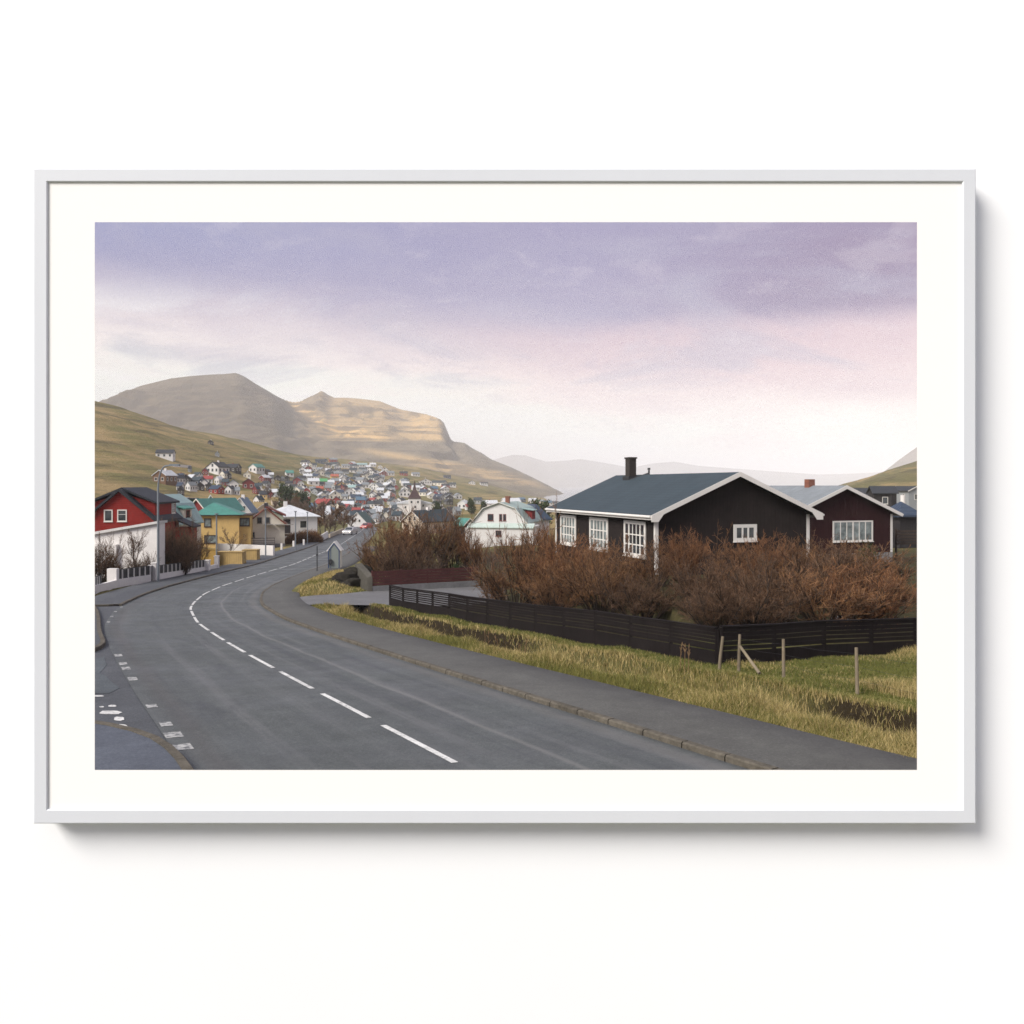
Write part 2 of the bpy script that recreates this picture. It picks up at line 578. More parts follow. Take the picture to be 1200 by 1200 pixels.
def on_road(px, py, dz=0.0):
    """where the line of sight through (px, py) of the print meets the road's slope"""
    k = (py - 569) / 1000.0
    Y = 8.0
    f = lambda y: -k * y - (float(zr(y)) + dz)
    a, b = 3.0, 600.0
    ys = np.linspace(a, b, 6000)
    v = -k * ys - (zr(ys) + dz)
    i = np.argmax(v < 0)
    Y = float(np.interp(0, [-v[i - 1], -v[i]], [ys[i - 1], ys[i]])) if i > 0 else 400.0
    return Vector(((px - 600) * Y / 1000.0, Y, -k * Y))

_cpx = [(547, 901), (533, 894), (490, 871), (448, 850), (400, 824), (377, 813), (329, 787.5), (292, 767.5), (265, 752), (244, 738.7),
        (230.7, 729), (222.5, 713), (228, 705), (238.7, 696), (260, 686.7), (286.7, 678), (313, 670), (345, 661), (370, 650.5)]
_c = [(60, -4), (40, 1.0), (24, 3.6), (14, 5.0), (8.5, 5.7), (5.2, 6.3), (3.2, 7.0), (1.9, 8.0), (1.1, 9.2), (0.35, 10.5)] + [tuple(on_road(*p)[:2]) for p in _cpx] + \
     [(-24.6, 119), (-27.2, 140), (-31.0, 170), (-37.6, 216), (-43, 250), (-52, 290), (-66, 330)]
def smooth_path(pts, step=1.0, sig=2.2):
    pts = np.array(pts, dtype=float)
    s = np.concatenate([[0], np.cumsum(np.hypot(*np.diff(pts, axis=0).T))])
    t = np.arange(0, s[-1], step / 4)
    p = np.stack([np.interp(t, s, pts[:, i]) for i in (0, 1)], 1)
    w = int(sig * 4 * 3)
    k = np.exp(-0.5 * (np.arange(-w, w + 1) / (sig * 4)) ** 2); k /= k.sum()
    q = np.stack([np.convolve(np.pad(p[:, i], w, mode='reflect', reflect_type='odd'), k, mode='valid') for i in (0, 1)], 1)
    return q[::4]
CL = smooth_path(_c, 1.0, 1.1)
_T = np.gradient(CL, axis=0); _T /= np.linalg.norm(_T, axis=1)[:, None]
CN = np.stack([_T[:, 1], -_T[:, 0]], 1)              # towards the pavement side
CS = np.concatenate([[0], np.cumsum(np.hypot(*np.diff(CL, axis=0).T))])

def road_d(x, y):
    """signed distance from the centre line, positive on the pavement side"""
    x = np.atleast_1d(np.asarray(x, dtype=float)).ravel(); y = np.atleast_1d(np.asarray(y, dtype=float)).ravel()
    d = np.empty_like(x)
    for i in range(0, len(x), 20000):
        xs, ys = x[i:i + 20000], y[i:i + 20000]
        D = (xs[:, None] - CL[None, :, 0]) ** 2 + (ys[:, None] - CL[None, :, 1]) ** 2
        j = D.argmin(1)
        off = (xs - CL[j, 0]) * CN[j, 0] + (ys - CL[j, 1]) * CN[j, 1]
        d[i:i + 20000] = np.sign(off) * np.sqrt(D[np.arange(len(xs)), j])
    return d

# far relief: for bearings (in print pixels), the height at which the ground is seen at each distance
_Yc = np.array([100, 150, 216, 300, 400, 500, 600, 700, 900, 1100, 1400, 1700, 2200, 3000, 5200], dtype=float)
_cols = {
 -1400: [640, 590, 530, 450, 380, 320, 280, 260, 270, 290, 320, 350, 380, 430, 480],
 -600: [642, 605, 552, 492, 425, 368, 322, 305, 315, 340, 380, 420, 450, 480, 510],
 -200: [645, 614, 570, 528, 480, 432, 405, 394, 405, 425, 455, 475, 490, 510, 530],
 0:    [646, 617, 588, 552, 514, 477, 452, 447, 455, 470, 490, 505, 520, 540, 550],
 111:  [646, 622, 599, 568, 533, 501, 479, 474.5, 481, 494, 515, 525, 535, 545, 555],
 160:  [648, 624, 602, 575, 547, 520, 497, 487, 489, 502, 520, 530, 540, 548, 557],
 200:  [649, 626, 605, 583, 561, 538, 517, 503, 498, 510, 525, 535, 545, 550, 558],
 250:  [652, 628, 608, 589, 571, 553, 536, 522, 511, 517, 528, 538, 546, 552, 560],
 300:  [655, 630, 611, 595, 580, 566, 553, 541, 524, 523, 532, 540, 548, 555, 560],
 350:  [655, 633, 616, 603, 592, 581, 571, 561, 545, 535, 535, 541, 548, 556, 562],
 400:  [652, 633, 620, 613, 604, 594, 584, 574, 558, 547, 540, 539, 545, 556, 562],
 450:  [650, 633, 622, 615, 607, 598, 589, 580, 565, 554, 546, 543, 547, 557, 563],
 500:  [650, 633, 622, 614, 606, 599, 592, 585, 575, 566, 557, 551, 551, 560, 566],
 560:  [650, 632, 620, 611, 604, 598, 593, 589, 583, 577, 569, 563, 560, 568, 572],
 600:  [650, 632, 620, 610, 603, 598, 594, 591, 587, 584, 580.5, 578, 577, 580, 578],
 640:  [650, 631, 618, 609, 603, 599, 596, 594, 592, 591.5, 588.6, 586, 583, 580, 576],
 700:  [648, 628, 615, 607, 603, 602, 602, 602, 601, 597, 592, 588, 584, 580, 576],
 780:  [645, 625, 612, 604, 601, 602, 603, 604, 602, 597, 592, 588, 584, 580, 576],
 900:  [640, 621, 608, 598, 592, 590, 592, 594, 598, 597, 592, 588, 584, 580, 576],
 983:  [637, 616, 600, 588, 579, 573, 570, 571, 579, 587, 591, 588, 584, 580, 576],
 1030: [636, 612, 596, 582, 570, 561, 556, 557, 564, 574, 584, 586, 584, 580, 576],
 1075: [636, 610, 592, 577, 563, 551, 545, 544, 551, 561, 572, 580, 582, 580, 576],
 1200: [632, 600, 575, 555, 535, 520, 510, 508, 515, 525, 542, 555, 565, 570, 574],
 1500: [622, 580, 540, 505, 470, 445, 430, 430, 440, 460, 480, 500, 520, 540, 560],
 2600: [600, 540, 480, 420, 370, 340, 320, 320, 340, 370, 400, 430, 460, 500, 540],
}
_cu = np.array(sorted(_cols))
_cp = np.array([_cols[u] for u in _cu], dtype=float)
def _pchip_rows(x, xp, fp):
    """monotone-ish smooth interpolation of columns fp[i] given at xp (log distance)"""
    h = np.diff(xp); d = np.diff(fp, axis=1) / h
    m = np.zeros_like(fp)
    m[:, 1:-1] = np.where(d[:, :-1] * d[:, 1:] > 0, 2 * d[:, :-1] * d[:, 1:] / (d[:, :-1] + d[:, 1:] + 1e-12), 0)
    m[:, 0] = d[:, 0]; m[:, -1] = d[:, -1]
    x = np.clip(x, xp[0], xp[-1])
    i = np.clip(np.searchsorted(xp, x) - 1, 0, len(xp) - 2)
    t = (x - xp[i]) / h[i]
    h00 = 2*t**3 - 3*t**2 + 1; h10 = t**3 - 2*t**2 + t; h01 = -2*t**3 + 3*t**2; h11 = t**3 - t**2
    return h00 * fp[:, i] + h10 * h[i] * m[:, i] + h01 * fp[:, i + 1] + h11 * h[i] * m[:, i + 1]
_lx = np.log(np.geomspace(100, 5200, 240))
_py_tab = _pchip_rows(_lx, np.log(_Yc), _cp)               # columns x distances
_uf = np.arange(-1400, 2601, 10.0)
_py_fine = np.stack([np.interp(_uf, _cu, _py_tab[:, j]) for j in range(len(_lx))], 1)
_ku = np.exp(-0.5 * (np.arange(-9, 10) / 2.4) ** 2); _ku /= _ku.sum()
_py_fine = np.stack([np.convolve(np.pad(_py_fine[:, j], 9, mode='reflect', reflect_type='odd'), _ku, mode='valid') for j in range(len(_lx))], 1)

def bilinear(tab, iu, iv):
    iu = np.clip(iu, 0, tab.shape[0] - 1.001); iv = np.clip(iv, 0, tab.shape[1] - 1.001)
    a = iu.astype(int); b = iv.astype(int); fu = iu - a; fv = iv - b
    return (tab[a, b] * (1 - fu) * (1 - fv) + tab[a + 1, b] * fu * (1 - fv) + tab[a, b + 1] * (1 - fu) * fv + tab[a + 1, b + 1] * fu * fv)

# the mountain across the bay: its skyline
_ridge = [(-300, 560), (0, 505), (60, 487), (111, 473), (130, 466), (165, 452), (200, 443.5), (225, 440.5), (245, 439), (262, 438.3), (277, 437), (286, 441), (300, 450), (325, 464.5),
          (338, 470), (345, 471), (352, 470), (362, 465), (371, 461.5), (375.5, 457.8), (378.5, 458.5), (384, 462.5), (392, 466), (405, 466), (420, 467), (445, 470), (470, 480), (490, 483.5), (500, 485.5), (515, 490.5),
          (522, 497), (526, 512), (530, 517), (545, 519), (553, 525), (565, 531), (575, 538), (600, 548), (625, 560), (645, 570), (658, 578), (664, 584), (700, 600), (2600, 640)]
_ru = np.array([p[0] for p in _ridge], dtype=float); _rp = np.array([p[1] for p in _ridge], dtype=float)
_nm1 = SineNoise(3, 900, 5, 7, 0.55)
_nm2 = SineNoise(4, 240, 4, 7, 0.55)
def mountain_z(x, y):
    u = 600 + 1000 * x / y
    Yf0 = 1750.0; Yf = 1750 + 0 * u
    Yr = 3150 + 650 * sstep(318, 372, u) - 900 * sstep(470, 640, u)
    tw = np.clip((y - Yf0) / (Yr - Yf0), 0, 1)
    py = np.interp(u + (26 * _nm1(x, y) + 8 * _nm2(x, y)) * (1 - tw) * sstep(0.0, 0.3, 1 - tw), _ru, _rp)
    zt = (569 - py) * Yr / 1000.0
    zf = np.full_like(zt, 10.0) - 42 * sstep(480, 680, u)
    t = (y - Yf) / (Yr - Yf)
    tc = np.clip(t, 0, 1)
    # a long foot, a steeper middle, a shoulder just under the top
    sh = 0.50 * tc ** 1.5 + 0.50 * sstep(0.15, 1.05, tc) / sstep(0.15, 1.05, 1.0)
    # basalt terraces
    h = sh * np.maximum(zt - zf, 1)
    stp = 19.0
    hs = h / stp + 0.25 * _nm1(x, y)
    fr = hs - np.floor(hs)
    h = h + stp * 0.34 * (sstep(0.25, 0.75, fr) - fr) * sstep(0.05, 0.25, tc) * sstep(1.0, 0.9, tc)
    nz = (_nm1(x, y) * 14 + _nm2(x, y) * 5) * sstep(0.0, 0.25, tc) * sstep(1.0, 0.85, tc) * np.clip(zt / 250, 0.15, 1)
    z = zf + h + nz
    back = np.clip((y - Yr) / 900.0, 0, 1)
    z = np.where(y > Yr, zt - (zt + 60) * sstep(0, 1, back) * 0.9, z)
    return np.where(t < 0, -80 + 0 * z, z)

_nf = SineNoise(11, 60, 4, 7, 0.5)
_nfar = SineNoise(12, 260, 4, 7, 0.5)
_nb = SineNoise(13, 5.0, 4, 7, 0.55)
def valley_z(x, y):
    u = 600 + 1000 * x / np.maximum(y, 1)
    iu = (u - _uf[0]) / 10.0
    iv = (np.log(np.clip(y, 100, 5200)) - _lx[0]) / (_lx[1] - _lx[0])
    py = bilinear(_py_fine, iu, iv)
    z = -(py - 569) * y / 1000.0
    return z + (_nf(x, y) * 0.5 + _nfar(x, y) * 2.0) * sstep(160, 500, y) * sstep(660, 560, np.where(u < 800, u, 560))

def ditch(d, y):
    s = sstep(4, 9, y) * sstep(54.5, 52.5, y)
    return s * (-0.72 * sstep(6.9, 8.2, d) + 0.88 * sstep(8.22, 8.85, d) - 0.16 * sstep(8.9, 10.4, d))

def poly_in(poly, x, y):
    inside = np.zeros(len(x), dtype=bool)
    n = len(poly)
    for i in range(n):
        x0, y0 = poly[i]; x1, y1 = poly[(i + 1) % n]
        c = ((y0 > y) != (y1 > y))
        xi = x0 + (y - y0) * (x1 - x0) / (y1 - y0 + 1e-12)
        inside ^= c & (x < xi)
    return inside
DRIVE = [tuple(on_road(*p)[:2]) for p in [(341, 708), (352, 701), (372, 699), (400, 697.5), (432, 694), (470, 690.5), (556, 687), (600, 692), (592, 704), (545, 712), (470, 712), (430, 711), (404, 710.5), (372, 710), (347, 712)]]

def G(x, y, d=None):
    """height of the ground"""
    x = np.asarray(x, dtype=float); y = np.asarray(y, dtype=float)
    shp = x.shape
    x = x.ravel(); y = y.ravel()
    if d is None:
        d = np.full_like(x, 99.0)
        k = y < 330
        d[k] = road_d(x[k], y[k])
    base = zr(y)
    off = sstep(5.9, 7.0, np.abs(d))
    near = base - 0.05 + off * (0.04 * _nb(x, y) + 0.02)
    rt = d > 0
    near = near + np.where(rt, ditch(d, y) + 0.0, 0.0)
    # the garden rises to the dark houses
    yl = np.where(x > 5.57, 23.2 + (x - 5.57) * 0.416, 23.2)
    inb = sstep(0.25, 1.6, y - yl) * np.where(x > 5.57, 1.0, sstep(10.9, 12.6, d))
    up_ = np.where(x > 5.57, sstep(2.5, 12.5, y - yl), sstep(13.5, 22, d))
    near = near + np.where(rt, inb * (0.50 * sstep(44, 37, y) + 1.35 * up_) + 0.5 * sstep(15, 22, d) * sstep(37, 44, y), 0)
    near = near + np.where(rt, (1 - inb) * 0.35 * sstep(16, 26, d) * sstep(30, 12, y), 0)
    # grassy bank beside the bus shelter
    m = np.exp(-((d - 7.6) / 1.9) ** 2) * sstep(53.6, 55.6, y) * sstep(76, 66, y)
    near = near + np.where(rt, 0.55 * m, 0)
    near = np.where(poly_in(DRIVE, x, y), np.minimum(near, base - 0.03), near)
    # camera side: level bank the wall stands on
    far = valley_z(x, np.maximum(y, 60))
    w = np.where(rt, sstep(75, 130, y), sstep(70, 120, y))
    z = near * (1 - w) + far * w
    z = z * (1 - 0) 
    rm = sstep(11, 6.5, np.abs(d)) * sstep(320, 280, y)
    z = z * (1 - rm) + np.where(w > 0, base - 0.06, near) * rm
    z = np.where(y > 1700, np.maximum(z, mountain_z(x, np.maximum(y, 1))), z)
    return z.reshape(shp)

def g1(x, y):
    return float(G(np.array([float(x)]), np.array([float(y)]))[0])

_gx = {}
def on_ground(px, py, ymin=60, ymax=3000):
    """first meeting of the line of sight with the ground"""
    ys = np.geomspace(ymin, ymax, 1500)
    xs = (px - 600) * ys / 1000.0
    v = -(py - 569) * ys / 1000.0 - G(xs, ys)
    k = np.nonzero(v < 0)[0]
    if len(k) == 0: return None
    i = k[0]
    Y = float(ys[i])
    return Vector(((px - 600) * Y / 1000.0, Y, g1((px - 600) * Y / 1000.0, Y)))

def ground_material(name, scale_fine, streak=False, bump=0.5):
    t = NT(name, 0.95, 0.1)
    v = t.coord('Object')
    c = t.attr('cover')
    n = t.noise(v, scale_fine, 6, 0.7)
    n2 = t.noise(v, scale_fine * 0.13, 4, 0.6)
    f = t.math('ADD', t.math('MULTIPLY', n, 0.55), t.math('MULTIPLY', n2, 0.45))
    c = t.mix(1.0, c, t.ramp(f, [(0.3, (0.55, 0.52, 0.50)), (0.5, (1.0, 1.0, 1.0)), (0.7, (1.45, 1.4, 1.25))]), 'MULTIPLY')
    t.color(c)
    t.bump(n, bump, 0.06)
    return t.m
M['ground'] = ground_material('verge_soil', 6.0)

def hillside_material():
    t = NT('moor_grass', 0.95, 0.1)
    v = t.coord('Object')
    c = t.attr('cover')
    # sheep tracks and turf banks run along the slope: stretched sideways, thin in height
    st = t.noise(t.coord('Object', (0.012, 0.005, 0.22)), 1.0, 9, 0.72, 0.4)
    sp = t.noise(v, 0.05, 6, 0.65)
    sf = t.noise(v, 0.35, 4, 0.7)
    c = t.mix(t.rng(st, 0.50, 0.60, 0, 0.8), c, (0.31, 0.225, 0.105))
    c = t.mix(t.rng(st, 0.47, 0.39, 0, 0.9), c, (0.085, 0.072, 0.034))
    c = t.mix(t.rng(sp, 0.52, 0.66, 0, 0.45), c, (0.10, 0.088, 0.04))
    c = t.mix(t.rng(sf, 0.58, 0.72, 0, 0.5), c, (0.07, 0.06, 0.032))
    c = t.mix(t.rng(sf, 0.44, 0.30, 0, 0.4), c, (0.26, 0.21, 0.10))
    t.color(c)
    t.bump(t.math('ADD', sf, st), 0.8, 1.5)
    return t.m
M['hill'] = hillside_material()

def mountain_material():
    t = NT('mountain_turf_and_basalt', 0.95, 0.1)
    v = t.coord('Object')
    c = t.attr('cover')
    strata = t.noise(t.coord('Object', (0.0016, 0.0016, 0.085)), 1.0, 8, 0.68, 0.15)
    gul = t.noise(t.coord('Object', (0.010, 0.004, 0.003)), 1.0, 6, 0.65, 0.5)
    sp = t.noise(v, 0.02, 8, 0.72)
    c = t.mix(t.rng(strata, 0.52, 0.58, 0, 0.6), c, (0.070, 0.056, 0.046))
    c = t.mix(t.rng(gul, 0.52, 0.64, 0, 0.65), c, (0.070, 0.055, 0.036))
    c = t.mix(t.rng(sp, 0.56, 0.70, 0, 0.4), c, (0.23, 0.18, 0.10))
    t.color(c)
    t.bump(t.math('ADD', gul, t.math('MULTIPLY', sp, 0.6)), 0.9, 14.0)
    return t.m
M['mountain'] = mountain_material()

def bare_bank(y):
    """where the ditch's bank is bare earth: along its upper stretch and again near the right"""
    return np.clip(sstep(26, 30, y) + sstep(18.5, 16.5, y) + 0.25, 0, 1)

def cover_colour(x, y, z, d, slope):
    n = x.size
    C = np.zeros((n, 4)); C[:, 3] = 1
    def setc(mask, c):
        mk = np.clip(mask, 0, 1)[:, None]
        C[:, :3] = C[:, :3] * (1 - mk) + np.array(c) * mk
    nz = _nb(x * 0.6, y * 0.6)
    setc(np.ones(n), (0.10, 0.095, 0.035))
    setc(sstep(-0.1, 0.6, nz), (0.16, 0.135, 0.05))
    rt = (d > 0)
    near = (y < 75)
    setc(rt * near * sstep(8.9, 9.5, d) * sstep(15, 11, d), (0.095, 0.100, 0.028))
    setc(rt * near * sstep(8.0, 8.35, d) * sstep(9.1, 8.85, d) * sstep(55, 53, y) * bare_bank(y), (0.024, 0.018, 0.010))
    setc(rt * sstep(10.6, 12.0, d) * sstep(25, 27, y) * sstep(90, 70, y), (0.045, 0.040, 0.018))
    setc((d < 0) * sstep(-6, -8, d) * near, (0.05, 0.045, 0.022))
    # hillsides
    u = 600 + 1000 * x / np.maximum(y, 1)
    fn = _nf(x, y) + 0.8 * _nfar(x, y)
    far = sstep(90, 150, y)
    setc(far, (0.200, 0.158, 0.066))
    setc(far * sstep(0.1, 1.0, fn), (0.150, 0.135, 0.048))
    setc(far * sstep(-0.2, -1.1, fn), (0.275, 0.200, 0.095))
    town = far * sstep(1300, 900, y) * sstep(290, 360, u) * sstep(570, 520, u)
    setc(town * 0.7, (0.095, 0.105, 0.038))
    setc(far * sstep(700, 1000, y) * sstep(520, 545, u) * sstep(660, 620, u) * 0.6, (0.15, 0.14, 0.05))
    setc(far * sstep(850, 960, u) * 0.7, (0.105, 0.100, 0.042))
    return C

def build_terrain():
    us = np.concatenate([np.arange(-1400, -100, 40), np.arange(-100, 1300, 4.0), np.arange(1300, 2601, 40)])
    def grid(ys):
        U, Yg = np.meshgrid(us, ys)
        X = (U - 600) * Yg / 1000.0
        return X, Yg
    def emit(name, ys, mat, kind, col):
        X, Yg = grid(ys)
        x, y = X.ravel(), Yg.ravel()
        d = np.full_like(x, 99.0)
        k = y < 330
        if k.any(): d[k] = road_d(x[k], y[k])
        z = G(x, y, d)
        nr, nc = X.shape
        i = np.arange(nr * nc).reshape(nr, nc)
        F = np.stack([i[:-1, :-1].ravel(), i[:-1, 1:].ravel(), i[1:, 1:].ravel(), i[1:, :-1].ravel()], 1)
        o = np_mesh(name, np.stack([x, y, z], 1), F, mat, smooth=True)
        Z = z.reshape(nr, nc)
        gy = np.gradient(Z, axis=0) / np.maximum(np.gradient(Yg, axis=0), 1e-6)
        gx = np.gradient(Z, axis=1) / np.maximum(np.gradient(X, axis=1), 1e-6)
        sl = np.hypot(gx, gy).ravel()
        vcol(o.data, 'cover', col(x, y, z, d, sl))
        tag(o, kind=kind)
        return o
    y0 = np.concatenate([np.linspace(1.0, 10, 40)[:-1], np.geomspace(10, 62, 330)[:-1], np.geomspace(62, 150, 100)])
    emit('ground', y0, M['ground'], 'structure', cover_colour)
    y1 = np.geomspace(150, 1760, 260)
    emit('hillside', y1, M['hill'], 'structure', cover_colour)
    def mcol(x, y, z, d, sl):
        n = x.size
        C = np.zeros((n, 4)); C[:, 3] = 1
        g = np.array((0.165, 0.134, 0.092)); rock = np.array((0.095, 0.078, 0.062)); straw = np.array((0.68, 0.45, 0.185))  # straw: bright tone painted where sun strikes the slopes
        C[:, :3] = g
        r = sstep(0.42, 0.75, sl)[:, None]
        C[:, :3] = C[:, :3] * (1 - r) + rock * r
        C[:, :3] *= (1 - 0.20 * sstep(400, 290, 600 + 1000 * x / y))[:, None]      # shade on the left-hand peak, darkened in the colour
        u = 600 + 1000 * x / y
        # sunlight painted into the colour: the hanging valley and the shelf below it
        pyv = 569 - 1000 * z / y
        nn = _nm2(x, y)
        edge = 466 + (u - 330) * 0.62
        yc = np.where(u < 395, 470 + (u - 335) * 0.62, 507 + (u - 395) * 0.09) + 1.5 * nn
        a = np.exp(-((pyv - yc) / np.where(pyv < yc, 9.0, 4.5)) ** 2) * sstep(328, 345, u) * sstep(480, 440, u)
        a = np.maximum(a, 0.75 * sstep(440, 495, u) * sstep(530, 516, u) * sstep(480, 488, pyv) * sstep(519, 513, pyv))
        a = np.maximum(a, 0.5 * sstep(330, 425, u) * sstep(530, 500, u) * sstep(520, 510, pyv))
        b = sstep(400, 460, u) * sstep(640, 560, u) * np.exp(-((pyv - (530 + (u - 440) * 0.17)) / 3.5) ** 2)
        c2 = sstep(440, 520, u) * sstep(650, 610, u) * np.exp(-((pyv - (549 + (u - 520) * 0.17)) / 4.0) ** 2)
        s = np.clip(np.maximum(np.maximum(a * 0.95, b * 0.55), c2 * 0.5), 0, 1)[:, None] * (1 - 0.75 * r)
        C[:, :3] = C[:, :3] * (1 - s) + straw * s  # straw here is the painted sunlight tone
        return C
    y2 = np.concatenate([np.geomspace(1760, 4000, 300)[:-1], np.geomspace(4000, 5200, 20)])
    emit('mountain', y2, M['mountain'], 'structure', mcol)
    # ground behind and beside the viewpoint
    mb = MB()
    xs = np.linspace(-90, 90, 31); ys = np.linspace(-60, 1.0, 21)
    V = []; F = []
    for yv in ys:
        for xv in xs:
            V.append((xv, yv, float(zr(yv)) - 0.08))
    for j in range(len(ys) - 1):
        for i in range(len(xs) - 1):
            a = j * len(xs) + i
            F.append((a, a + 1, a + 1 + len(xs), a + len(xs)))
    o = np_mesh('near_ground', np.array(V), np.array(F), M['ground'], smooth=True)
    vcol(o.data, 'cover', np.tile((0.12, 0.115, 0.05, 1), (len(V), 1)))
    tag(o, kind='structure')
build_terrain()

def sea_material():
    t = NT('sea_water', 0.18, 0.5)
    t.color((0.10, 0.13, 0.15))
    n = t.noise(t.coord('Object', (0.02, 0.06, 1)), 1.0, 6, 0.65)
    t.bump(n, 0.6, 0.8)
    return t.m
mb = MB()
mb.add([(-16000, 620, -26), (16000, 620, -26), (16000, 18000, -26), (-16000, 18000, -26)], [(0, 1, 2, 3)])
tag(mb.build('sea', sea_material()), kind='structure')

def far_ridge(name, pts, Y, depth, seed, mat, cov):
    """a distant range: skyline (px, py) at distance Y, solid relief with a front and a back"""
    nz = SineNoise(seed, depth * 0.5, 5, 7, 0.6)
    pu = np.array([p[0] for p in pts], dtype=float); pp = np.array([p[1] for p in pts], dtype=float)
    us = np.arange(pu[0], pu[-1] + 0.1, 4.0)
    vs = np.linspace(-1, 1, 41)
    U, Vv = np.meshgrid(us, vs)
    Yg = Y + Vv * depth
    X = (U - 600) * Y / 1000.0 * (Yg / Y) ** 0.6
    zt = (569 - np.interp(U, pu, pp)) * Y / 1000.0
    prof = 1 - np.abs(Vv) ** 0.9
    zz = -60 + (zt + 60) * prof + nz(X, Yg) * 0.06 * np.maximum(zt, 40) * sstep(0, 0.4, np.abs(Vv)) * sstep(1, 0.7, np.abs(Vv))
    i = np.arange(U.size).reshape(U.shape)
    F = np.stack([i[:-1, :-1].ravel(), i[:-1, 1:].ravel(), i[1:, 1:].ravel(), i[1:, :-1].ravel()], 1)
    o = np_mesh(name, np.stack([X.ravel(), Yg.ravel(), zz.ravel()], 1), F, mat, smooth=True)
    vcol(o.data, 'cover', np.tile(cov + (1,), (U.size, 1)))
    tag(o, kind='structure')
far_ridge('distant_hills', [(500, 548), (560, 543), (578, 539), (600, 533), (615, 533.5), (640, 541), (660, 540), (680, 538), (700, 541), (740, 548), (765, 543), (790, 541), (820, 546), (860, 549),
                            (900, 552), (960, 556), (1000, 555), (1060, 552), (1150, 556), (1300, 560)], 11500, 1700, 21, M['mountain'], (0.13, 0.11, 0.08))
far_ridge('distant_mountain', [(985, 575), (1010, 566), (1036, 552.5), (1052, 540), (1063, 532), (1076, 523), (1110, 500), (1160, 490), (1230, 488), (1320, 492), (1450, 505), (1600, 540), (1700, 575)], 5200, 900, 22, M['mountain'], (0.13, 0.10, 0.07))

# ------------------------------------------------------------------ roads
def strip(name, offs, dz, mat, s0=0, s1=None, kind='structure', prof=None):
    """ribbon along the centre line between offsets; prof: list of (offset, dz)"""
    idx = np.nonzero((CS >= s0) & (CS <= (s1 if s1 is not None else CS[-1])))[0]
    if prof is None: prof = [(o, dz) for o in offs]
    V = []; UV = []
    for i in idx:
        for o, h in prof:
            x = CL[i, 0] + CN[i, 0] * o; y = CL[i, 1] + CN[i, 1] * o
            V.append((x, y, float(zr(y)) + h)); UV.append((o, CS[i]))
    n = len(prof)
    ii = np.arange(len(V)).reshape(len(idx), n)
    F = np.stack([ii[:-1, :-1].ravel(), ii[:-1, 1:].ravel(), ii[1:, 1:].ravel(), ii[1:, :-1].ravel()], 1)
    o = np_mesh(name, np.array(V), F, mat, smooth=True)
    uvl = o.data.uv_layers.new(name='UVMap')
    li = np.empty(len(o.data.loops), dtype=np.int32); o.data.loops.foreach_get('vertex_index', li)
    uvl.data.foreach_set('uv', np.array(UV, dtype=np.float32)[li].ravel())
    tag(o, kind=kind)
    return o

def flat_poly(name, pts, dz, mat, kind='structure', step=1.5, link=True):
    """outline in world x, y laid on the road's slope"""
    bm = bmesh.new()
    vs = [bm.verts.new((p[0], p[1], 0)) for p in pts]
    bm.faces.new(vs)
    bmesh.ops.triangulate(bm, faces=bm.faces[:])
    y0 = min(p[1] for p in pts); y1 = max(p[1] for p in pts)
    yv = math.floor(y0 / step) * step + step
    while yv < y1:
        bmesh.ops.bisect_plane(bm, geom=bm.verts[:] + bm.edges[:] + bm.faces[:], plane_co=(0, yv, 0), plane_no=(0, 1, 0))
        yv += step
    bmesh.ops.recalc_face_normals(bm, faces=bm.faces)
    for v in bm.verts: v.co.z = float(zr(v.co.y)) + dz
    for f in bm.faces:
        if f.normal.z < 0: f.normal_flip()
    me = bpy.data.meshes.new(name); bm.to_mesh(me); bm.free()
    me.materials.append(mat)
    o = bpy.data.objects.new(name, me); COL.objects.link(o)
    if kind: tag(o, kind=kind)
    return o

RW = 3.55
def s_at(y):
    j = np.nonzero(CL[:, 1] >= y)[0]
    return CS[j[0]]
strip('road', [-RW, -1.8, 0, 1.8, RW], 0.0, M['road'])
strip('pavement', None, 0, M['pave'], 0, s_at(120), prof=[(RW + 0.15, 0.09), (RW + 1.2, 0.095), (RW + 2.3, 0.095), (RW + 2.42, -0.06)])

def kerb_line(name, off, w, h, s0, s1, lbl=None):
    mb = MB()
    s = s0
    while s < s1:
        e = min(s + 0.97, s1)
        q = []
        for t in (s, e):
            x = np.interp(t, CS, CL[:, 0]); y = np.interp(t, CS, CL[:, 1]); nx = np.interp(t, CS, CN[:, 0]); ny = np.interp(t, CS, CN[:, 1])
            q.append((x, y, nx, ny))
        a = random.uniform(-0.006, 0.006)
        vs = []
        for (x, y, nx, ny) in q:
            for o, hh in ((off, -0.08), (off, h - 0.025 + a), (off + 0.025 * np.sign(w), h + a), (off + w, h + a), (off + w, -0.08)):
                vs.append((x + nx * o, y + ny * o, float(zr(y + ny * o)) + hh))
        fs = [(0, 1, 6, 5), (1, 2, 7, 6), (2, 3, 8, 7), (3, 4, 9, 8), (0, 4, 3, 2, 1), (5, 6, 7, 8, 9)]
        mb.add(vs, fs)
        s += 1.0
    return tag(mb.build(name, M['kerb']), kind='structure')
kerb_line('kerb', RW, 0.148, 0.10, 0, s_at(150))
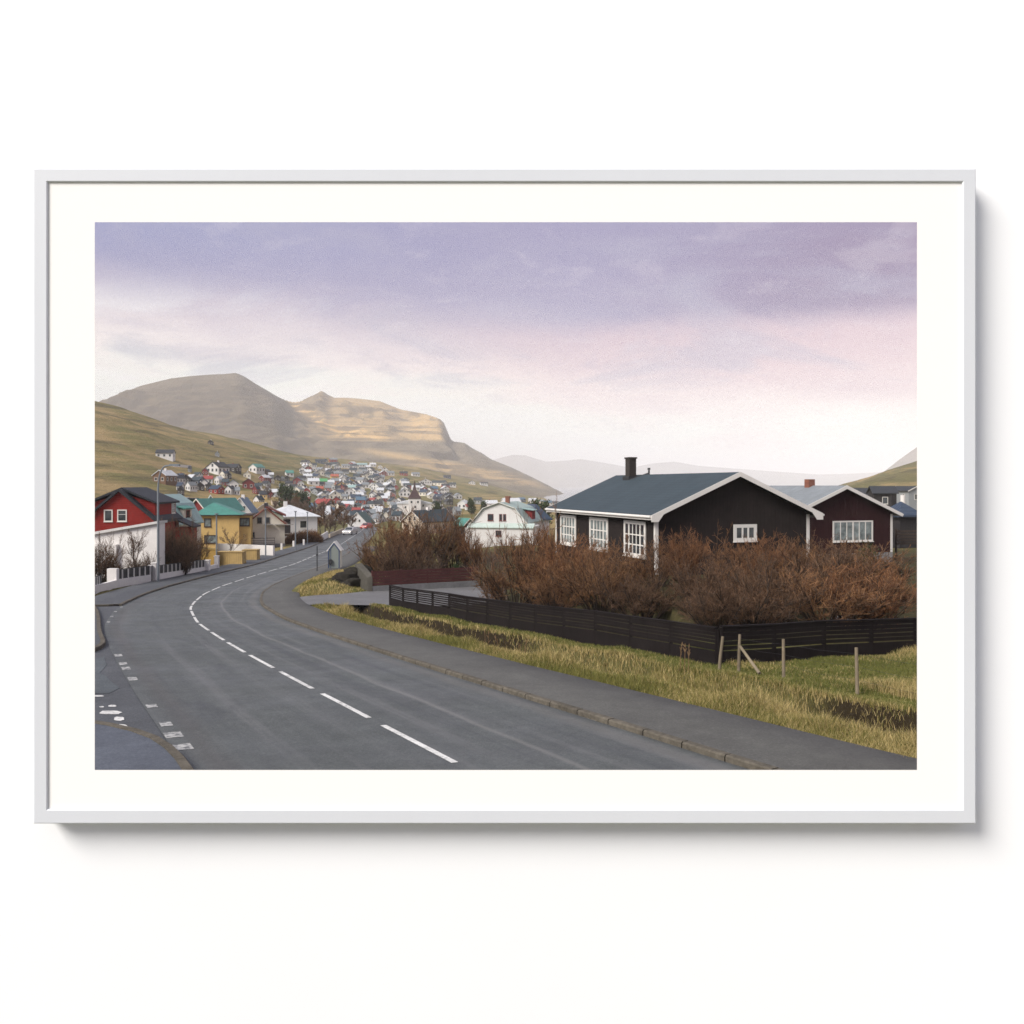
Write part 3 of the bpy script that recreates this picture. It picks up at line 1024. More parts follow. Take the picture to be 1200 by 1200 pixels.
# left side: kerb and pavement begin beyond the side road
sL = s_at(42.0)
kerb_line('kerb', -RW, -0.148, 0.10, s_at(46.6), s_at(190))
def end_kerb():
    i = np.argmax(CS >= s_at(46.6))
    pts = [(CL[i, 0] - CN[i, 0] * o + _T[i, 0] * b, CL[i, 1] - CN[i, 1] * o + _T[i, 1] * b) for o, b in ((RW, .3), (RW + .25, -.05), (RW + 1.0, -.2), (RW + 3.0, -.25))]
    path_kerb('kerb', pts, 0.15, 0.10, 1)
strip('pavement', None, 0, M['side_road'], s_at(46.6), s_at(190), prof=[(-RW - 2.7, -0.03), (-RW - 2.6, 0.085), (-RW - 1.2, 0.085), (-RW - 0.15, 0.085)])
RP = lambda px, py: tuple(on_road(px, py)[:2])
# the mouth of the side road, at the left
edge = [(CL[i, 0] - CN[i, 0] * (RW - 0.02), CL[i, 1] - CN[i, 1] * (RW - 0.02)) for i in range(len(CL)) if s_at(9.5) <= CS[i] <= s_at(51.7)]
flat_poly('side_road', edge + [(-26.5, 50), (-33, 47), (-48, 40), (-48, 8), (-12, 6.5)], -0.012, M['side_road'])
# raised corner with its own kerb, bottom left
cpx = [(60, 846), (90, 848), (111.7, 850.8), (130, 854), (153, 859), (168, 863), (181.7, 868), (192, 873), (201, 879.5), (211, 888), (220, 898.7), (228, 910), (236, 925), (246, 950)]
def path_kerb(name, pts, w, h, side=1):
    mb = MB()
    pts = smooth_path(pts, 0.8, 0.35)
    for i in range(len(pts) - 1):
        p, q = pts[i], pts[i + 1]
        q = p + (q - p) * 0.985
        t = (q - p) / np.linalg.norm(q - p); nn = np.array((t[1], -t[0])) * side
        vs = []
        for c in (p, q):
            for o, hh in ((0, -0.1), (0, h - 0.02), (0.02, h), (w, h), (w, -0.1)):
                vs.append((c[0] + nn[0] * o, c[1] + nn[1] * o, float(zr(c[1] + nn[1] * o)) + hh))
        mb.add(vs, [(0, 1, 6, 5), (1, 2, 7, 6), (2, 3, 8, 7), (3, 4, 9, 8), (0, 4, 3, 2, 1), (5, 6, 7, 8, 9)])
    tag(mb.build(name, M['kerb']), kind='structure')
    return pts
end_kerb()
cw = [RP(*p) for p in cpx]
path_kerb('kerb', cw, 0.15, 0.12, 1)
flat_poly('pavement', [(x - 0.10, y - 0.10) for x, y in cw] + [(-4.3, 5.5), (-6, 4.2), (-16, 4.5), (-20, 8), (-16, 14)], 0.10, M['pave_blue'])
# nib of pavement between the side road and the walled garden
npx = [(70, 700), (111.7, 711.7), (116, 718), (117.8, 727), (118.2, 735), (119.4, 743.3), (123, 751), (124.5, 755), (121, 759.5), (111.7, 763.5), (98, 768), (80, 771)]
nw = [RP(*p) for p in npx]
path_kerb('kerb', nw[1:], 0.15, 0.11, 1)
flat_poly('pavement', [(x - 0.05, y) for x, y in nw] + [(-34, 30), (-38, 42)], 0.095, M['side_road'])
flat_poly('asphalt_patch', [RP(*p) for p in [(100, 772), (122, 770), (125, 779), (117, 788), (124, 792), (132, 800), (140, 806), (128, 812), (100, 812)]], -0.004, M['patch'])
# driveway over the stream
flat_poly('driveway', [RP(*p) for p in [(341, 708), (352, 701), (372, 699), (400, 697.5), (432, 694), (470, 690.5), (556, 687), (600, 692), (592, 704), (545, 712), (470, 712), (430, 711), (404, 710.5), (372, 710), (347, 712)]], 0.085, M['gravel_drive'])

def dash_poly(s0, s1, o0, o1):
    pts = []
    ss = np.linspace(s0, s1, max(2, int((s1 - s0) / 0.5) + 1))
    f = lambda s, o: (np.interp(s, CS, CL[:, 0]) + np.interp(s, CS, CN[:, 0]) * o, np.interp(s, CS, CL[:, 1]) + np.interp(s, CS, CN[:, 1]) * o)
    return ss, f
def marking(name, dashes, dz, mat):
    mb = MB()
    for s0, s1, o0, o1 in dashes:
        ss, f = dash_poly(s0, s1, o0, o1)
        vs = []
        for s in ss:
            for o in (o0, o1):
                x, y = f(s, o)
                vs.append((x, y, float(zr(y)) + dz))
        fs = [(2 * i, 2 * i + 1, 2 * i + 3, 2 * i + 2) for i in range(len(ss) - 1)]
        mb.add(vs, fs)
    return tag(mb.build(name, mat), kind='structure')
_p = np.array(RP(533, 894)); s_ref = CS[np.argmin(((CL - _p) ** 2).sum(1))]
marking('centre_line', [(s_ref + k * 3.75, s_ref + k * 3.75 + 3.0, -0.055, 0.055) for k in range(-4, 75)], 0.006, M['mark'])
bl = []
for px, py in [(124, 728), (127, 722.5), (130.5, 717), (134.7, 711.7), (132, 766.5), (137, 776.5), (144.5, 786), (154, 797)]:
    q = np.array(RP(px, py)); j = np.argmin(((CL - q) ** 2).sum(1)); bl.append((CS[j] - 0.28, CS[j] + 0.28, -RW + 0.03, -RW + (0.16 if py < 740 else 0.23)))
marking('edge_line', bl, 0.006, M['mark_worn'])
bw = []
for px, py in [(181, 832), (194, 848), (207, 867), (213, 874)]:
    q = np.array(RP(px, py)); j = np.argmin(((CL - q) ** 2).sum(1)); off = float((q - CL[j]) @ CN[j]); bw.append((CS[j] - 0.2, CS[j] + 0.2, off - 0.1, off + 0.1) if py < 860 else (CS[j] - 0.22, CS[j] + 0.22, off - 0.14, off + 0.14))
marking('worn_edge_line', bw, 0.006, M['mark_worn'])
# worn crossing stripes at the mouth of the side road
def blob(cx, cy, rx, ry, k=14):
    pts = []
    for i in range(k):
        t = 2 * math.pi * i / k
        r = random.uniform(0.85, 1.12)
        pts.append(RP(cx + rx * r * math.copysign(abs(math.cos(t)) ** 0.7, math.cos(t)), cy + ry * r * math.copysign(abs(math.sin(t)) ** 0.8, math.sin(t))))
    return pts
for cx, cy, rx, ry in [(129.5, 834.5, 13, 2.3), (136, 851, 15, 2.6), (139.5, 842, 6, 2.3), (131.5, 827, 5, 1.2), (112, 815.3, 11, 0.9), (119, 828, 3, 0.8)]:
    flat_poly('crossing_stripe', blob(cx, cy, rx, ry), -0.003, M['mark'])

# ------------------------------------------------------------------ air
def haze():
    m = bpy.data.materials.new('sea_haze')
    m.use_nodes = True
    N, L = m.node_tree.nodes, m.node_tree.links
    N.clear()
    out = N.new('ShaderNodeOutputMaterial')
    v = N.new('ShaderNodeVolumePrincipled')
    v.inputs['Color'].default_value = (0.98, 0.97, 0.965, 1)
    v.inputs['Density'].default_value = HAZE
    v.inputs['Anisotropy'].default_value = -0.35
    L.new(v.outputs[0], out.inputs['Volume'])
    mb = MB().box((-17000, -300, -140), (17000, 18500, 445))
    tag(mb.build('haze', m), kind='stuff')
HAZE = 1.55e-4
haze()

# ------------------------------------------------------------------ the white wall with its framed view
WY = 3.2
def wall_and_frame():
    pm = NT('white_wall_paint', 0.9, 0.2)
    n = pm.noise(pm.coord('Object'), 1.2, 4)
    pm.color(pm.ramp(n, [(0.3, (0.87, 0.90, 0.93)), (0.7, (0.88, 0.91, 0.94))]))
    mb = MB()
    a = P(85, 235, WY); b = P(1098, 928, WY)          # opening, hidden behind the mount
    x0, x1, z1, z0 = a.x, b.x, a.z, b.z
    X0, X1, Z0, Z1 = -3.6, 2.9, -3.9, 2.6
    T = 0.12
    # one slab with a rectangular hole
    o = [(X0, Z0), (X1, Z0), (X1, Z1), (X0, Z1)]; h = [(x0, z0), (x1, z0), (x1, z1), (x0, z1)]
    V = [(x, WY, z) for x, z in o] + [(x, WY, z) for x, z in h] + [(x, WY + T, z) for x, z in o] + [(x, WY + T, z) for x, z in h]
    F = []
    for i in range(4):
        j = (i + 1) % 4
        F += [(i, j, 4 + j, 4 + i), (8 + i, 12 + i, 12 + j, 8 + j), (i, 8 + i, 8 + j, j), (4 + i, 4 + j, 12 + j, 12 + i)]
    mb.add(V, F)
    w = mb.build('wall', pm.m)
    tag(w, 'plain bright white wall that carries the large framed view', 'wall')
    # frame: slim mitred rails
    yf = WY - 0.095
    fm = paint((0.655, 0.69, 0.735), 0.4, None, 0.02, 0.4, 'frame')
    fr = MB()
    def rect(p, q, y): 
        A = P(p[0], p[1], y); B = P(q[0], q[1], y)
        return A.x, B.z, B.x, A.z
    ox0, oz0, ox1, oz1 = rect((38.8, 197.2), (1144, 965.5), yf)
    ix0, iz0, ix1, iz1 = rect((55.5, 213.2), (1128.2, 948.6), yf)
    bv = 0.004
    def ring(r, y): 
        return [(r[0], y, r[1]), (r[2], y, r[1]), (r[2], y, r[3]), (r[0], y, r[3])]
    O = (ox0, oz0, ox1, oz1); I = (ix0, iz0, ix1, iz1)
    sh = lambda r, k: (r[0] + k, r[1] + k, r[2] - k, r[3] - k)
    rings = [ring(O, WY - 0.004), ring(O, yf + bv), ring(sh(O, bv), yf), ring(sh(I, -bv), yf), ring(I, yf + bv), ring(I, yf + 0.0065), ring(sh(I, -0.03), yf + 0.0065), ring(sh(I, -0.03), WY - 0.004)]
    V = [p for r in rings for p in r]; F = []
    for k in range(len(rings)):
        k2 = (k + 1) % len(rings)
        for i in range(4):
            j = (i + 1) % 4
            F.append((4*k + i, 4*k + j, 4*k2 + j, 4*k2 + i))
    fr.add(V, F)
    root = fr.build('picture_frame', fm)
    tag(root, 'large slim white picture frame with a wide off-white mount around the valley view', 'picture frame')
    # mount (passe-partout) with its window
    ym = yf + 0.008
    mm = NT('mount_board', 0.95, 0.1)
    mm.color((0.90, 0.91, 0.895))
    m0 = rect((41, 199), (1142, 963), ym); wnd = rect((111.0, 260.3), (1074.6, 902.3), ym)
    A = [(m0[0] + 0.03, m0[1] + 0.03), (m0[2] - 0.03, m0[1] + 0.03), (m0[2] - 0.03, m0[3] - 0.03), (m0[0] + 0.03, m0[3] - 0.03)]
    B = [(wnd[0], wnd[1]), (wnd[2], wnd[1]), (wnd[2], wnd[3]), (wnd[0], wnd[3])]
    V = [(x, ym, z) for x, z in A] + [(x, ym, z) for x, z in B] + [(x, ym + 0.012, z) for x, z in A]
    V += [(x * 1.004, ym + 0.012, z * 1.004) for x, z in B]
    F = []
    for i in range(4):
        j = (i + 1) % 4
        F += [(i, j, 4 + j, 4 + i), (8 + i, 12 + i, 12 + j, 8 + j), (i, 8 + i, 8 + j, j), (4 + i, 4 + j, 12 + j, 12 + i)]
    MB().add(V, F).build('mount', mm.m, root)
wall_and_frame()

# ------------------------------------------------------------------ buildings
WIN_D = 0.05
def window_mesh(w, h, cols=(0.5,), rows=(0.5,), fw=0.07, bar=0.035, thick=(), sill=True, fm=None):
    """frame lying on the plane y=0, looking to -y, lower left corner at the origin"""
    mb = MB()
    d = WIN_D
    mb.box((-fw, -d, -fw), (0, 0.02, h + fw)); mb.box((w, -d, -fw), (w + fw, 0.02, h + fw))
    mb.box((0, -d, h), (w, 0.02, h + fw)); mb.box((0, -d, -fw), (w, 0.02, 0))
    if sill: mb.box((-fw - 0.03, -d - 0.05, -fw - 0.05), (w + fw + 0.03, 0.02, -fw - 0.002))
    for c in cols:
        b = bar * (2.0 if c in thick else 1.0)
        mb.box((c * w - b / 2, -d + 0.006, 0.0), (c * w + b / 2, 0.0, h))
    for r in rows:
        mb.box((0.0, -d + 0.011, r * h - bar / 2), (w, -0.002, r * h + bar / 2))
    return mb
def pane_mesh(w, h):
    mb = MB()
    mb.box((0.002, -0.022, 0.002), (w - 0.002, -0.012, h - 0.002))
    return mb

def face_xf(face, w, l, u, z):
    """placement on a wall: front (-y), back, right (+x), left (-x); u runs to the right as one looks at that wall"""
    if face == 'front': return Matrix.Translation((-w / 2 + u, 0, z))
    if face == 'right': return Matrix.Translation((w / 2, u, z)) @ Matrix.Rotation(R(90), 4, 'Z')
    if face == 'left': return Matrix.Translation((-w / 2, l - u, z)) @ Matrix.Rotation(R(-90), 4, 'Z')
    return Matrix.Translation((w / 2 - u, l, z)) @ Matrix.Rotation(R(180), 4, 'Z')

def add_window(root, w, l, face, u, z, ww, wh, frame_m, pane_m, **k):
    f = window_mesh(ww, wh, **k).build('window', frame_m, root)
    f.matrix_local = face_xf(face, w, l, u, z)
    p = pane_mesh(ww, wh).build('pane', pane_m, f)
    return f

def wall_mb(w, l, hh, rise, kind, below=1.6, gam=None):
    mb = MB()
    a = w / 2
    if kind == 'gable':
        mb.prism([(-a, -below), (a, -below), (a, hh), (0, hh + rise), (-a, hh)], 'y', 0, l)
    elif kind == 'gambrel':
        g, gh = gam
        mb.prism([(-a, -below), (a, -below), (a, hh), (g, hh + gh), (0, hh + rise), (-g, hh + gh), (-a, hh)], 'y', 0, l)
    elif kind == 'shed':
        mb.prism([(-a, -below), (a, -below), (a, hh + rise), (-a, hh)], 'y', 0, l)
    else:
        mb.box((-a, 0, -below), (a, l, hh))
    return mb

def roof_mb(w, l, hh, rise, kind, over=0.35, end=0.3, t=0.16, gam=None):
    mb = MB()
    a = w / 2
    if kind == 'gable':
        s = rise / a
        x = a + over; ze = hh - over * s
        n = t * math.sqrt(1 + s * s)
        g = 0.01
        poly = [(-x, ze + g), (0, hh + rise + g), (x, ze + g), (x, ze + n), (0, hh + rise + n), (-x, ze + n)]
        mb.prism(poly, 'y', -end, l + end)
    elif kind == 'gambrel':
        gx, gh = gam
        s = gh / (a - gx); s2 = (rise - gh) / gx
        x = a + over; ze = hh - over * s * 0.6
        low = [(-x, ze + .01), (-gx - .01, hh + gh + .01), (0, hh + rise + .01), (gx + .01, hh + gh + .01), (x, ze + .01)]
        up = [(x + 0.04, ze + t), (gx + .07, hh + gh + t * 1.1), (0, hh + rise + t * 1.1), (-gx - .07, hh + gh + t * 1.1), (-x - 0.04, ze + t)]
        mb.prism(low + up, 'y', -end, l + end)
    elif kind == 'hip':
        x = a + over
        k = min(a, l / 2)
        b = [(-x, -over, hh), (x, -over, hh), (x, l + over, hh), (-x, l + over, hh)]
        b2 = [(p[0], p[1], hh + t) for p in b]
        if l >= w: top = [(0, k, hh + rise + t), (0, l - k, hh + rise + t)]
        else: top = [(-a + k, l / 2, hh + rise + t), (a - k, l / 2, hh + rise + t)]
        V = b + b2 + top
        F = [(3, 2, 1, 0), (0, 1, 5, 4), (1, 2, 6, 5), (2, 3, 7, 6), (3, 0, 4, 7)]
        if l >= w: F += [(4, 5, 8), (5, 6, 9, 8), (6, 7, 9), (7, 4, 8, 9)]
        else: F += [(4, 5, 9, 8), (5, 6, 9), (6, 7, 8, 9), (7, 4, 8)]
        mb.add(V, F)
    elif kind == 'shed':
        s = rise / w
        x = a + over
        mb.prism([(-x, hh - over * s + .01), (x, hh + rise + over * s + .01), (x, hh + rise + over * s + t), (-x, hh - over * s + t)], 'y', -end, l + end)
    else:
        x = a + over
        mb.box((-x, -end, hh + .003), (x, l + end, hh + t))
    return mb

def barge_mb(w, l, hh, rise, over, end, t, h=0.22, foot=0.0):
    """white boards along the gable edges, both ends, and the eaves boards"""
    mb = MB()
    a = w / 2; s = rise / a; x = a + over
    n = t * math.sqrt(1 + s * s)
    top = n + 0.012
    for y0, y1 in ((-end - 0.04, -end - 0.001), (l + end + 0.001, l + end + 0.04)):
        zr_ = hh + rise; ze = hh - over * s
        for sg in (-1, 1):
            poly = [(0, zr_ + top - h), (0, zr_ + top), (sg * (x + 0.03), ze + top - 0.03 * s), (sg * (x + 0.03), ze + top - h - foot), (sg * (x - 0.30), ze + top - h - foot + (0.02 if foot else 0) + 0.0 if foot else ze + top - h + 0.30 * s)]
            if foot: poly = [(0, zr_ + top - h), (0, zr_ + top), (sg * (x + 0.03), ze + top - 0.03 * s), (sg * (x + 0.03), ze + top - h - foot), (sg * (x - 0.34), ze + top - h - foot), (sg * (x - 0.62), ze + top - h + 0.62 * s)]
            mb.prism(poly, 'y', y0, y1)
    return mb
def eave_mb(w, l, hh, rise, over, end, t, h=0.2):
    mb = MB()
    a = w / 2; s = rise / a; x = a + over; ze = hh - over * s
    n = t * math.sqrt(1 + s * s)
    for sg in (-1, 1):
        mb.box((sg * (x + 0.002), -end, ze + n - h), (sg * (x + 0.035), l + end, ze + n - 0.02))
        # half-round gutter
        mb.tube([(sg * (x + 0.09), -end, ze + n - 0.09), (sg * (x + 0.09), l + end, ze + n - 0.09)], 0.06, 8)
    return mb

def chimney_mb(x, y, z0, w, d, h, cap=True):
    mb = MB().box((x - w / 2, y - d / 2, z0), (x + w / 2, y + d / 2, z0 + h))
    if cap: mb.box((x - w / 2 - 0.05, y - d / 2 - 0.05, z0 + h + 0.001), (x + w / 2 + 0.05, y + d / 2 + 0.05, z0 + h + 0.10))
    return mb

def shingle(name, base, rough=0.8, var=0.25, rows=0.33):
    t = NT(name, rough, 0.3)
    v = t.coord('Object')
    n = t.noise(v, 7, 5, 0.7)
    n2 = t.noise(v, 0.7, 5, 0.6)
    st = t.noise(t.coord('Object', (0.6, 6, 0.6)), 1.6, 4, 0.6)
    f = t.math('ADD', t.math('MULTIPLY', n, 0.35), t.math('ADD', t.math('MULTIPLY', n2, 0.35), t.math('MULTIPLY', st, 0.3)))
    t.color(t.ramp(f, [(0.3, tuple(x * (1 - var) for x in base)), (0.7, tuple(x * (1 + var) for x in base))]))
    w = t.N.new('ShaderNodeTexWave'); w.wave_type = 'BANDS'; w.wave_profile = 'SAW'; w.bands_direction = 'Z'
    w.inputs['Scale'].default_value = (2 * math.pi / 20) / (rows * 0.4)
    t.L.new(v, w.inputs['Vector'])
    t.bump(w.outputs['Fac'], 0.6, 0.03)
    col = t.b.inputs['Base Color'].links[0].from_socket
    t.color(t.mix(t.math('MULTIPLY', t.rng(w.outputs['Fac'], 0.14, 0.0), 0.55), col, tuple(x * 0.45 for x in base)))
    return t.m
def sheet_roof(name, base, rough=0.5, var=0.15):
    """standing seams down the slope"""
    t = NT(name, rough, 0.4)
    v = t.coord('Object')
    n = t.noise(v, 1.2, 5, 0.65)
    t.color(t.ramp(n, [(0.3, tuple(x * (1 - var) for x in base)), (0.7, tuple(x * (1 + var) for x in base))]))
    w = t.N.new('ShaderNodeTexWave'); w.wave_type = 'BANDS'; w.wave_profile = 'SIN'; w.bands_direction = 'Y'
    w.inputs['Scale'].default_value = (2 * math.pi / 20) / 0.35
    t.L.new(v, w.inputs['Vector'])
    t.bump(w.outputs['Fac'], 0.5, 0.03)
    return t.m

RM = {
 'slate': shingle('blue_grey_roofing', (0.035, 0.051, 0.062), 0.75, 0.3),
 'grey': shingle('grey_roofing', (0.19, 0.21, 0.225), 0.8, 0.35),
 'dark': shingle('dark_roofing', (0.030, 0.034, 0.042), 0.75, 0.25),
 'navy': sheet_roof('navy_sheet_roof', (0.028, 0.045, 0.075)),
 'blue': sheet_roof('blue_sheet_roof', (0.06, 0.12, 0.18)),
 'teal': sheet_roof('green_sheet_roof', (0.055, 0.20, 0.165)),
 'paleteal': sheet_roof('weathered_green_sheet_roof', (0.25, 0.36, 0.35)),
 'deepgreen': sheet_roof('deep_green_sheet_roof', (0.025, 0.075, 0.06)),
 'green': sheet_roof('bright_green_sheet_roof', (0.07, 0.28, 0.10)),
 'red': sheet_roof('red_sheet_roof', (0.27, 0.045, 0.038)),
 'orange': sheet_roof('orange_red_sheet_roof', (0.36, 0.085, 0.045)),
 'white': sheet_roof('pale_grey_sheet_roof', (0.52, 0.54, 0.56)),
 'brown': shingle('brown_roofing', (0.10, 0.06, 0.045), 0.8, 0.3),
 'straw': shingle('turf_roof', (0.20, 0.15, 0.07), 0.9, 0.4),
}
WM = {
 'white': paint((0.62, 0.61, 0.60), 0.8, ('Z', 0.22), 0.08),
 'cream': paint((0.66, 0.62, 0.53), 0.8, ('Z', 0.22), 0.08),
 'beige': paint((0.50, 0.42, 0.33), 0.8, ('Z', 0.22), 0.08),
 'red': paint((0.25, 0.018, 0.014), 0.75, ('Z', 0.2), 0.2, 0.3, '', True),
 'darkred': paint((0.17, 0.022, 0.022), 0.75, ('Z', 0.2), 0.14),
 'yellow': paint((0.62, 0.42, 0.12), 0.8, ('Z', 0.3), 0.08),
 'ochre': paint((0.56, 0.39, 0.155), 0.8, None, 0.16),
 'black': paint((0.020, 0.018, 0.019), 0.75, ('X', 0.2), 0.2),
 'grey': paint((0.26, 0.28, 0.29), 0.8, ('Z', 0.22), 0.1),
 'navy': paint((0.035, 0.06, 0.11), 0.75, ('Z', 0.22), 0.1),
 'green': paint((0.05, 0.15, 0.11), 0.75, ('Z', 0.22), 0.1),
 'brown': paint((0.14, 0.075, 0.04), 0.75, ('Z', 0.2), 0.15),
 'pink': paint((0.36, 0.15, 0.13), 0.8, ('Z', 0.22), 0.1),
}

# ---- the dark house beside the road
def main_house():
    w, l, rot = 8.96, 13.6, R(18.1)
    hh, rise, base = 3.05, 1.93, -4.45
    c = Vector((7.06, 42.0, base)) + Vector((math.cos(rot), math.sin(rot), 0)) * (w / 2)
    root = empty('house', c, rot)
    tag(root, 'black timber house with a blue-grey roof and tall white windows behind the brown bushes', 'house')
    wall_mb(w, l, hh, rise, 'gable').build('wall', paint((0.019, 0.0148, 0.0138), 0.85, ('X', 0.22), 0.35, 0.15, '', True), root)
    over, end, t = 0.45, 0.5, 0.14
    rf = roof_mb(w, l, hh, rise, 'gable', over, end, t).build('roof', RM['slate'], root)
    build_each(barge_mb(w, l, hh, rise, over, end, t, 0.24, 0.10), 'bargeboard', M['trim_white'], root)
    build_each(eave_mb(w, l, hh, rise, over, end, t, 0.24), 'gutter', M['trim_white'], root)
    cb = MB()
    for x, y in ((-w/2, 0), (w/2, 0), (-w/2, l), (w/2, l)):
        sx = -1 if x < 0 else 1; sy = -1 if y == 0 else 1
        cb.box((x - sx * 0.15, y + sy * 0.001, -1.5), (x + sx * 0.03, y + sy * 0.03, hh - 0.1))
        cb.box((x + sx * 0.001, y, -1.5), (x + sx * 0.028, y - sy * 0.13, hh - 0.1))
    build_each(cb, 'corner_board', M['trim_white'], root)
    # chimney and its lead flashing
    ch = chimney_mb(-0.45, 11.0, hh + rise - 0.35, 0.46, 0.6, 1.5).build('chimney', paint((0.05, 0.042, 0.038), 0.85, ('Z', 0.12), 0.2), rf)
    fl = MB()
    fl.box((-0.8, 10.55, hh + rise - 0.35), (-0.08, 11.45, hh + rise + 0.06))
    fl.beam((-0.75, 10.6, hh + rise - 0.2), (0.3, 9.9, hh + rise + 0.22), 0.18, 0.14)
    build_each(fl, 'flashing', M['metal_dark'], rf)
    MB().tube([(0.05, 9.5, hh + rise), (0.05, 9.5, hh + rise + 0.42)], 0.06, 8).tube([(0.05, 9.5, hh + rise + 0.43), (0.05, 9.5, hh + rise + 0.56)], 0.09, 8).build('vent_pipe', M['metal_dark'], rf)
    wm = M['trim_white']
    for s0, s1 in ((1.05, 3.45), (5.6, 8.05), (10.25, 12.7)):
        u = l - s1
        add_window(root, w, l, 'left', u + 0.12, 0.95, (s1 - s0) - 0.24, 1.50, wm, M['glass_curtain'] if s0 > 4 else M['glass'],
                   cols=(0.20, 0.40, 0.60, 0.80), rows=(0.30, 0.64), thick=(0.20, 0.80), fw=0.17, bar=0.06)
    add_window(root, w, l, 'front', 4.58, 1.78, 1.02, 0.52, wm, M['glass'], cols=(0.34, 0.67), rows=(), fw=0.17, bar=0.09)
    return root
main_house()

def second_house():
    w, l, rot = 8.2, 8.2, R(18.1)
    hh, rise, base = 3.0, 1.72, -4.87
    c = Vector((22.5, 58.0, base))
    root = empty('house', c, rot)
    tag(root, 'maroon timber house with a pale grey roof and brick chimney, behind the black house', 'house')
    wall_mb(w, l, hh, rise, 'gable').build('wall', paint((0.026, 0.0085, 0.0095), 0.85, ('X', 0.2), 0.3, 0.15, '', True), root)
    fd = MB().box((-w/2 - 0.03, -0.03, -1.9), (w/2 + 0.03, l + 0.03, 0.25)); fd.build('foundation', M['concrete'], root)
    over, end, t = 0.5, 0.4, 0.14
    rf = roof_mb(w, l, hh, rise, 'gable', over, end, t).build('roof', RM['grey'], root)
    build_each(barge_mb(w, l, hh, rise, over, end, t, 0.24, 0.0), 'bargeboard', M['trim_white'], root)
    build_each(eave_mb(w, l, hh, rise, over, end, t), 'gutter', M['trim_white'], root)
    cb = MB()
    for x in (-w/2, w/2):
        sx = -1 if x < 0 else 1
        cb.box((x - sx * 0.14, -0.03, 0.26), (x + sx * 0.03, -0.001, hh - 0.1))
        cb.box((x + sx * 0.001, 0, 0.26), (x + sx * 0.028, 0.14, hh - 0.1))
    build_each(cb, 'corner_board', M['trim_white'], root)
    chimney_mb(-0.1, 3.4, hh + rise - 0.2, 0.52, 0.5, 0.8, False).build('chimney', M['brick'], rf)
    add_window(root, w, l, 'front', 3.35, 1.15, 3.1, 1.22, M['trim_white'], M['glass_curtain'], cols=(1/6, 1/3, 0.5, 2/3, 5/6), rows=(), thick=(0.5,), fw=0.10, bar=0.06)
second_house()

# ---- red house with the long dormer
def red_house():
    w, l = 6.7, 9.0
    base = -7.4; Y = 84.0
    hh = 3.9; rise = 2.92
    c = Vector(((140 - 600) * Y / 1000, Y, base)); rot = R(7)
    root = empty('house', c, rot)
    tag(root, 'bright red timber house with a steep dark roof and long dormer behind the white garage', 'house')
    wall_mb(w, l, hh, rise, 'gable').build('wall', WM['red'], root)
    rf = roof_mb(w, l, hh, rise, 'gable', 0.3, 0.35, 0.22).build('roof', RM['dark'], root)
    a = w / 2; s = rise / a
    for sg in (1, -1):
        # shed dormer
        d = MB()
        x1 = a - 0.25; zt = hh + 1.75
        xt = (hh + rise - 0.2 - zt) / s
        d.prism([(sg * x1, hh + 0.15), (sg * x1, zt), (sg * 0.4, hh + rise - 0.35), (sg * 0.6, hh + 0.15)], 'y', 0.9, l - 0.4)
        dm = d.build('dormer', WM['red'], root)
        MB().prism([(sg * (x1 + 0.35), zt - 0.12), (0.0, hh + rise + 0.17), (0.0, hh + rise + 0.40), (sg * (x1 + 0.35), zt + 0.08)], 'y', 0.55, l - 0.1).build('dormer_roof', RM['dark'], dm)
        if sg > 0:
            f = window_mesh(1.1, 0.9, fw=0.1).build('window', M['trim_white'], root)
            f.matrix_local = Matrix.Translation((x1, l - 2.0, hh + 0.62)) @ Matrix.Rotation(R(90), 4, 'Z')
            pane_mesh(1.1, 0.9).build('pane', M['glass'], f)
    ex = MB().box((a - 0.05, l - 1.6, -1.5), (a + 1.6, l + 1.2, 2.9)); ex.build('annexe', WM['red'], root)
    MB().prism([(a - 0.2, 3.75), (a + 1.95, 2.85), (a + 1.95, 3.0), (a - 0.2, 3.95)], 'y', l - 1.9, l + 1.5).build('annexe_roof', RM['dark'], root)
    for u, ww in ((2.1, 0.62), (3.35, 0.70)):
        add_window(root, w, l, 'front', u - 0.1, 3.95, ww, 0.98, M['trim_white'], M['glass'], cols=(), rows=(0.62,) if u > 3 else (), fw=0.10)
    v = MB().tube([(0.3, -0.35, 2.2), (0.3, -0.35, 2.62)], 0.24, 10); v.build('vent_pipe', M['metal'], root)
    MB().tube([(0.3, -0.35, 2.63), (0.3, -0.35, 2.75), (0.3, -0.35, 2.95), (0.3, -0.35, 3.02)], [0.36, 0.37, 0.30, 0.1], 12).build('vent_cowl', M['trim_white'], root)
red_house()

def white_garage():
    Y = 69.0
    root = empty('garage', P(147, 655, Y), R(-3))
    tag(root, 'long white rendered garage with a sloping top in front of the red house', 'garage')
    w = 5.6
    z0 = root.location.z
    zl = P(108, 627.0, Y).z - z0; zrr = P(186, 613.0, Y).z - z0
    MB().prism([(-w/2 - 1.6, -2), (w/2, -2), (w/2, zrr), (-w/2 - 1.6, zl - 0.28)], 'y', 0, 1.0).build('wall', M['render_white'], root)
    MB().prism([(-w/2 - 1.9, zl - 0.32), (w/2 + 0.12, zrr + 0.01), (w/2 + 0.12, zrr + 0.2), (-w/2 - 1.9, zl - 0.1)], 'y', -0.25, 1.2).build('roof', WM['white'], root)
    MB().box((-w/2 - 1.6, -0.35, -2.0), (-0.6, -0.001, zl - 0.75)).build('buttress_wall', M['render_white'], root)
white_garage()

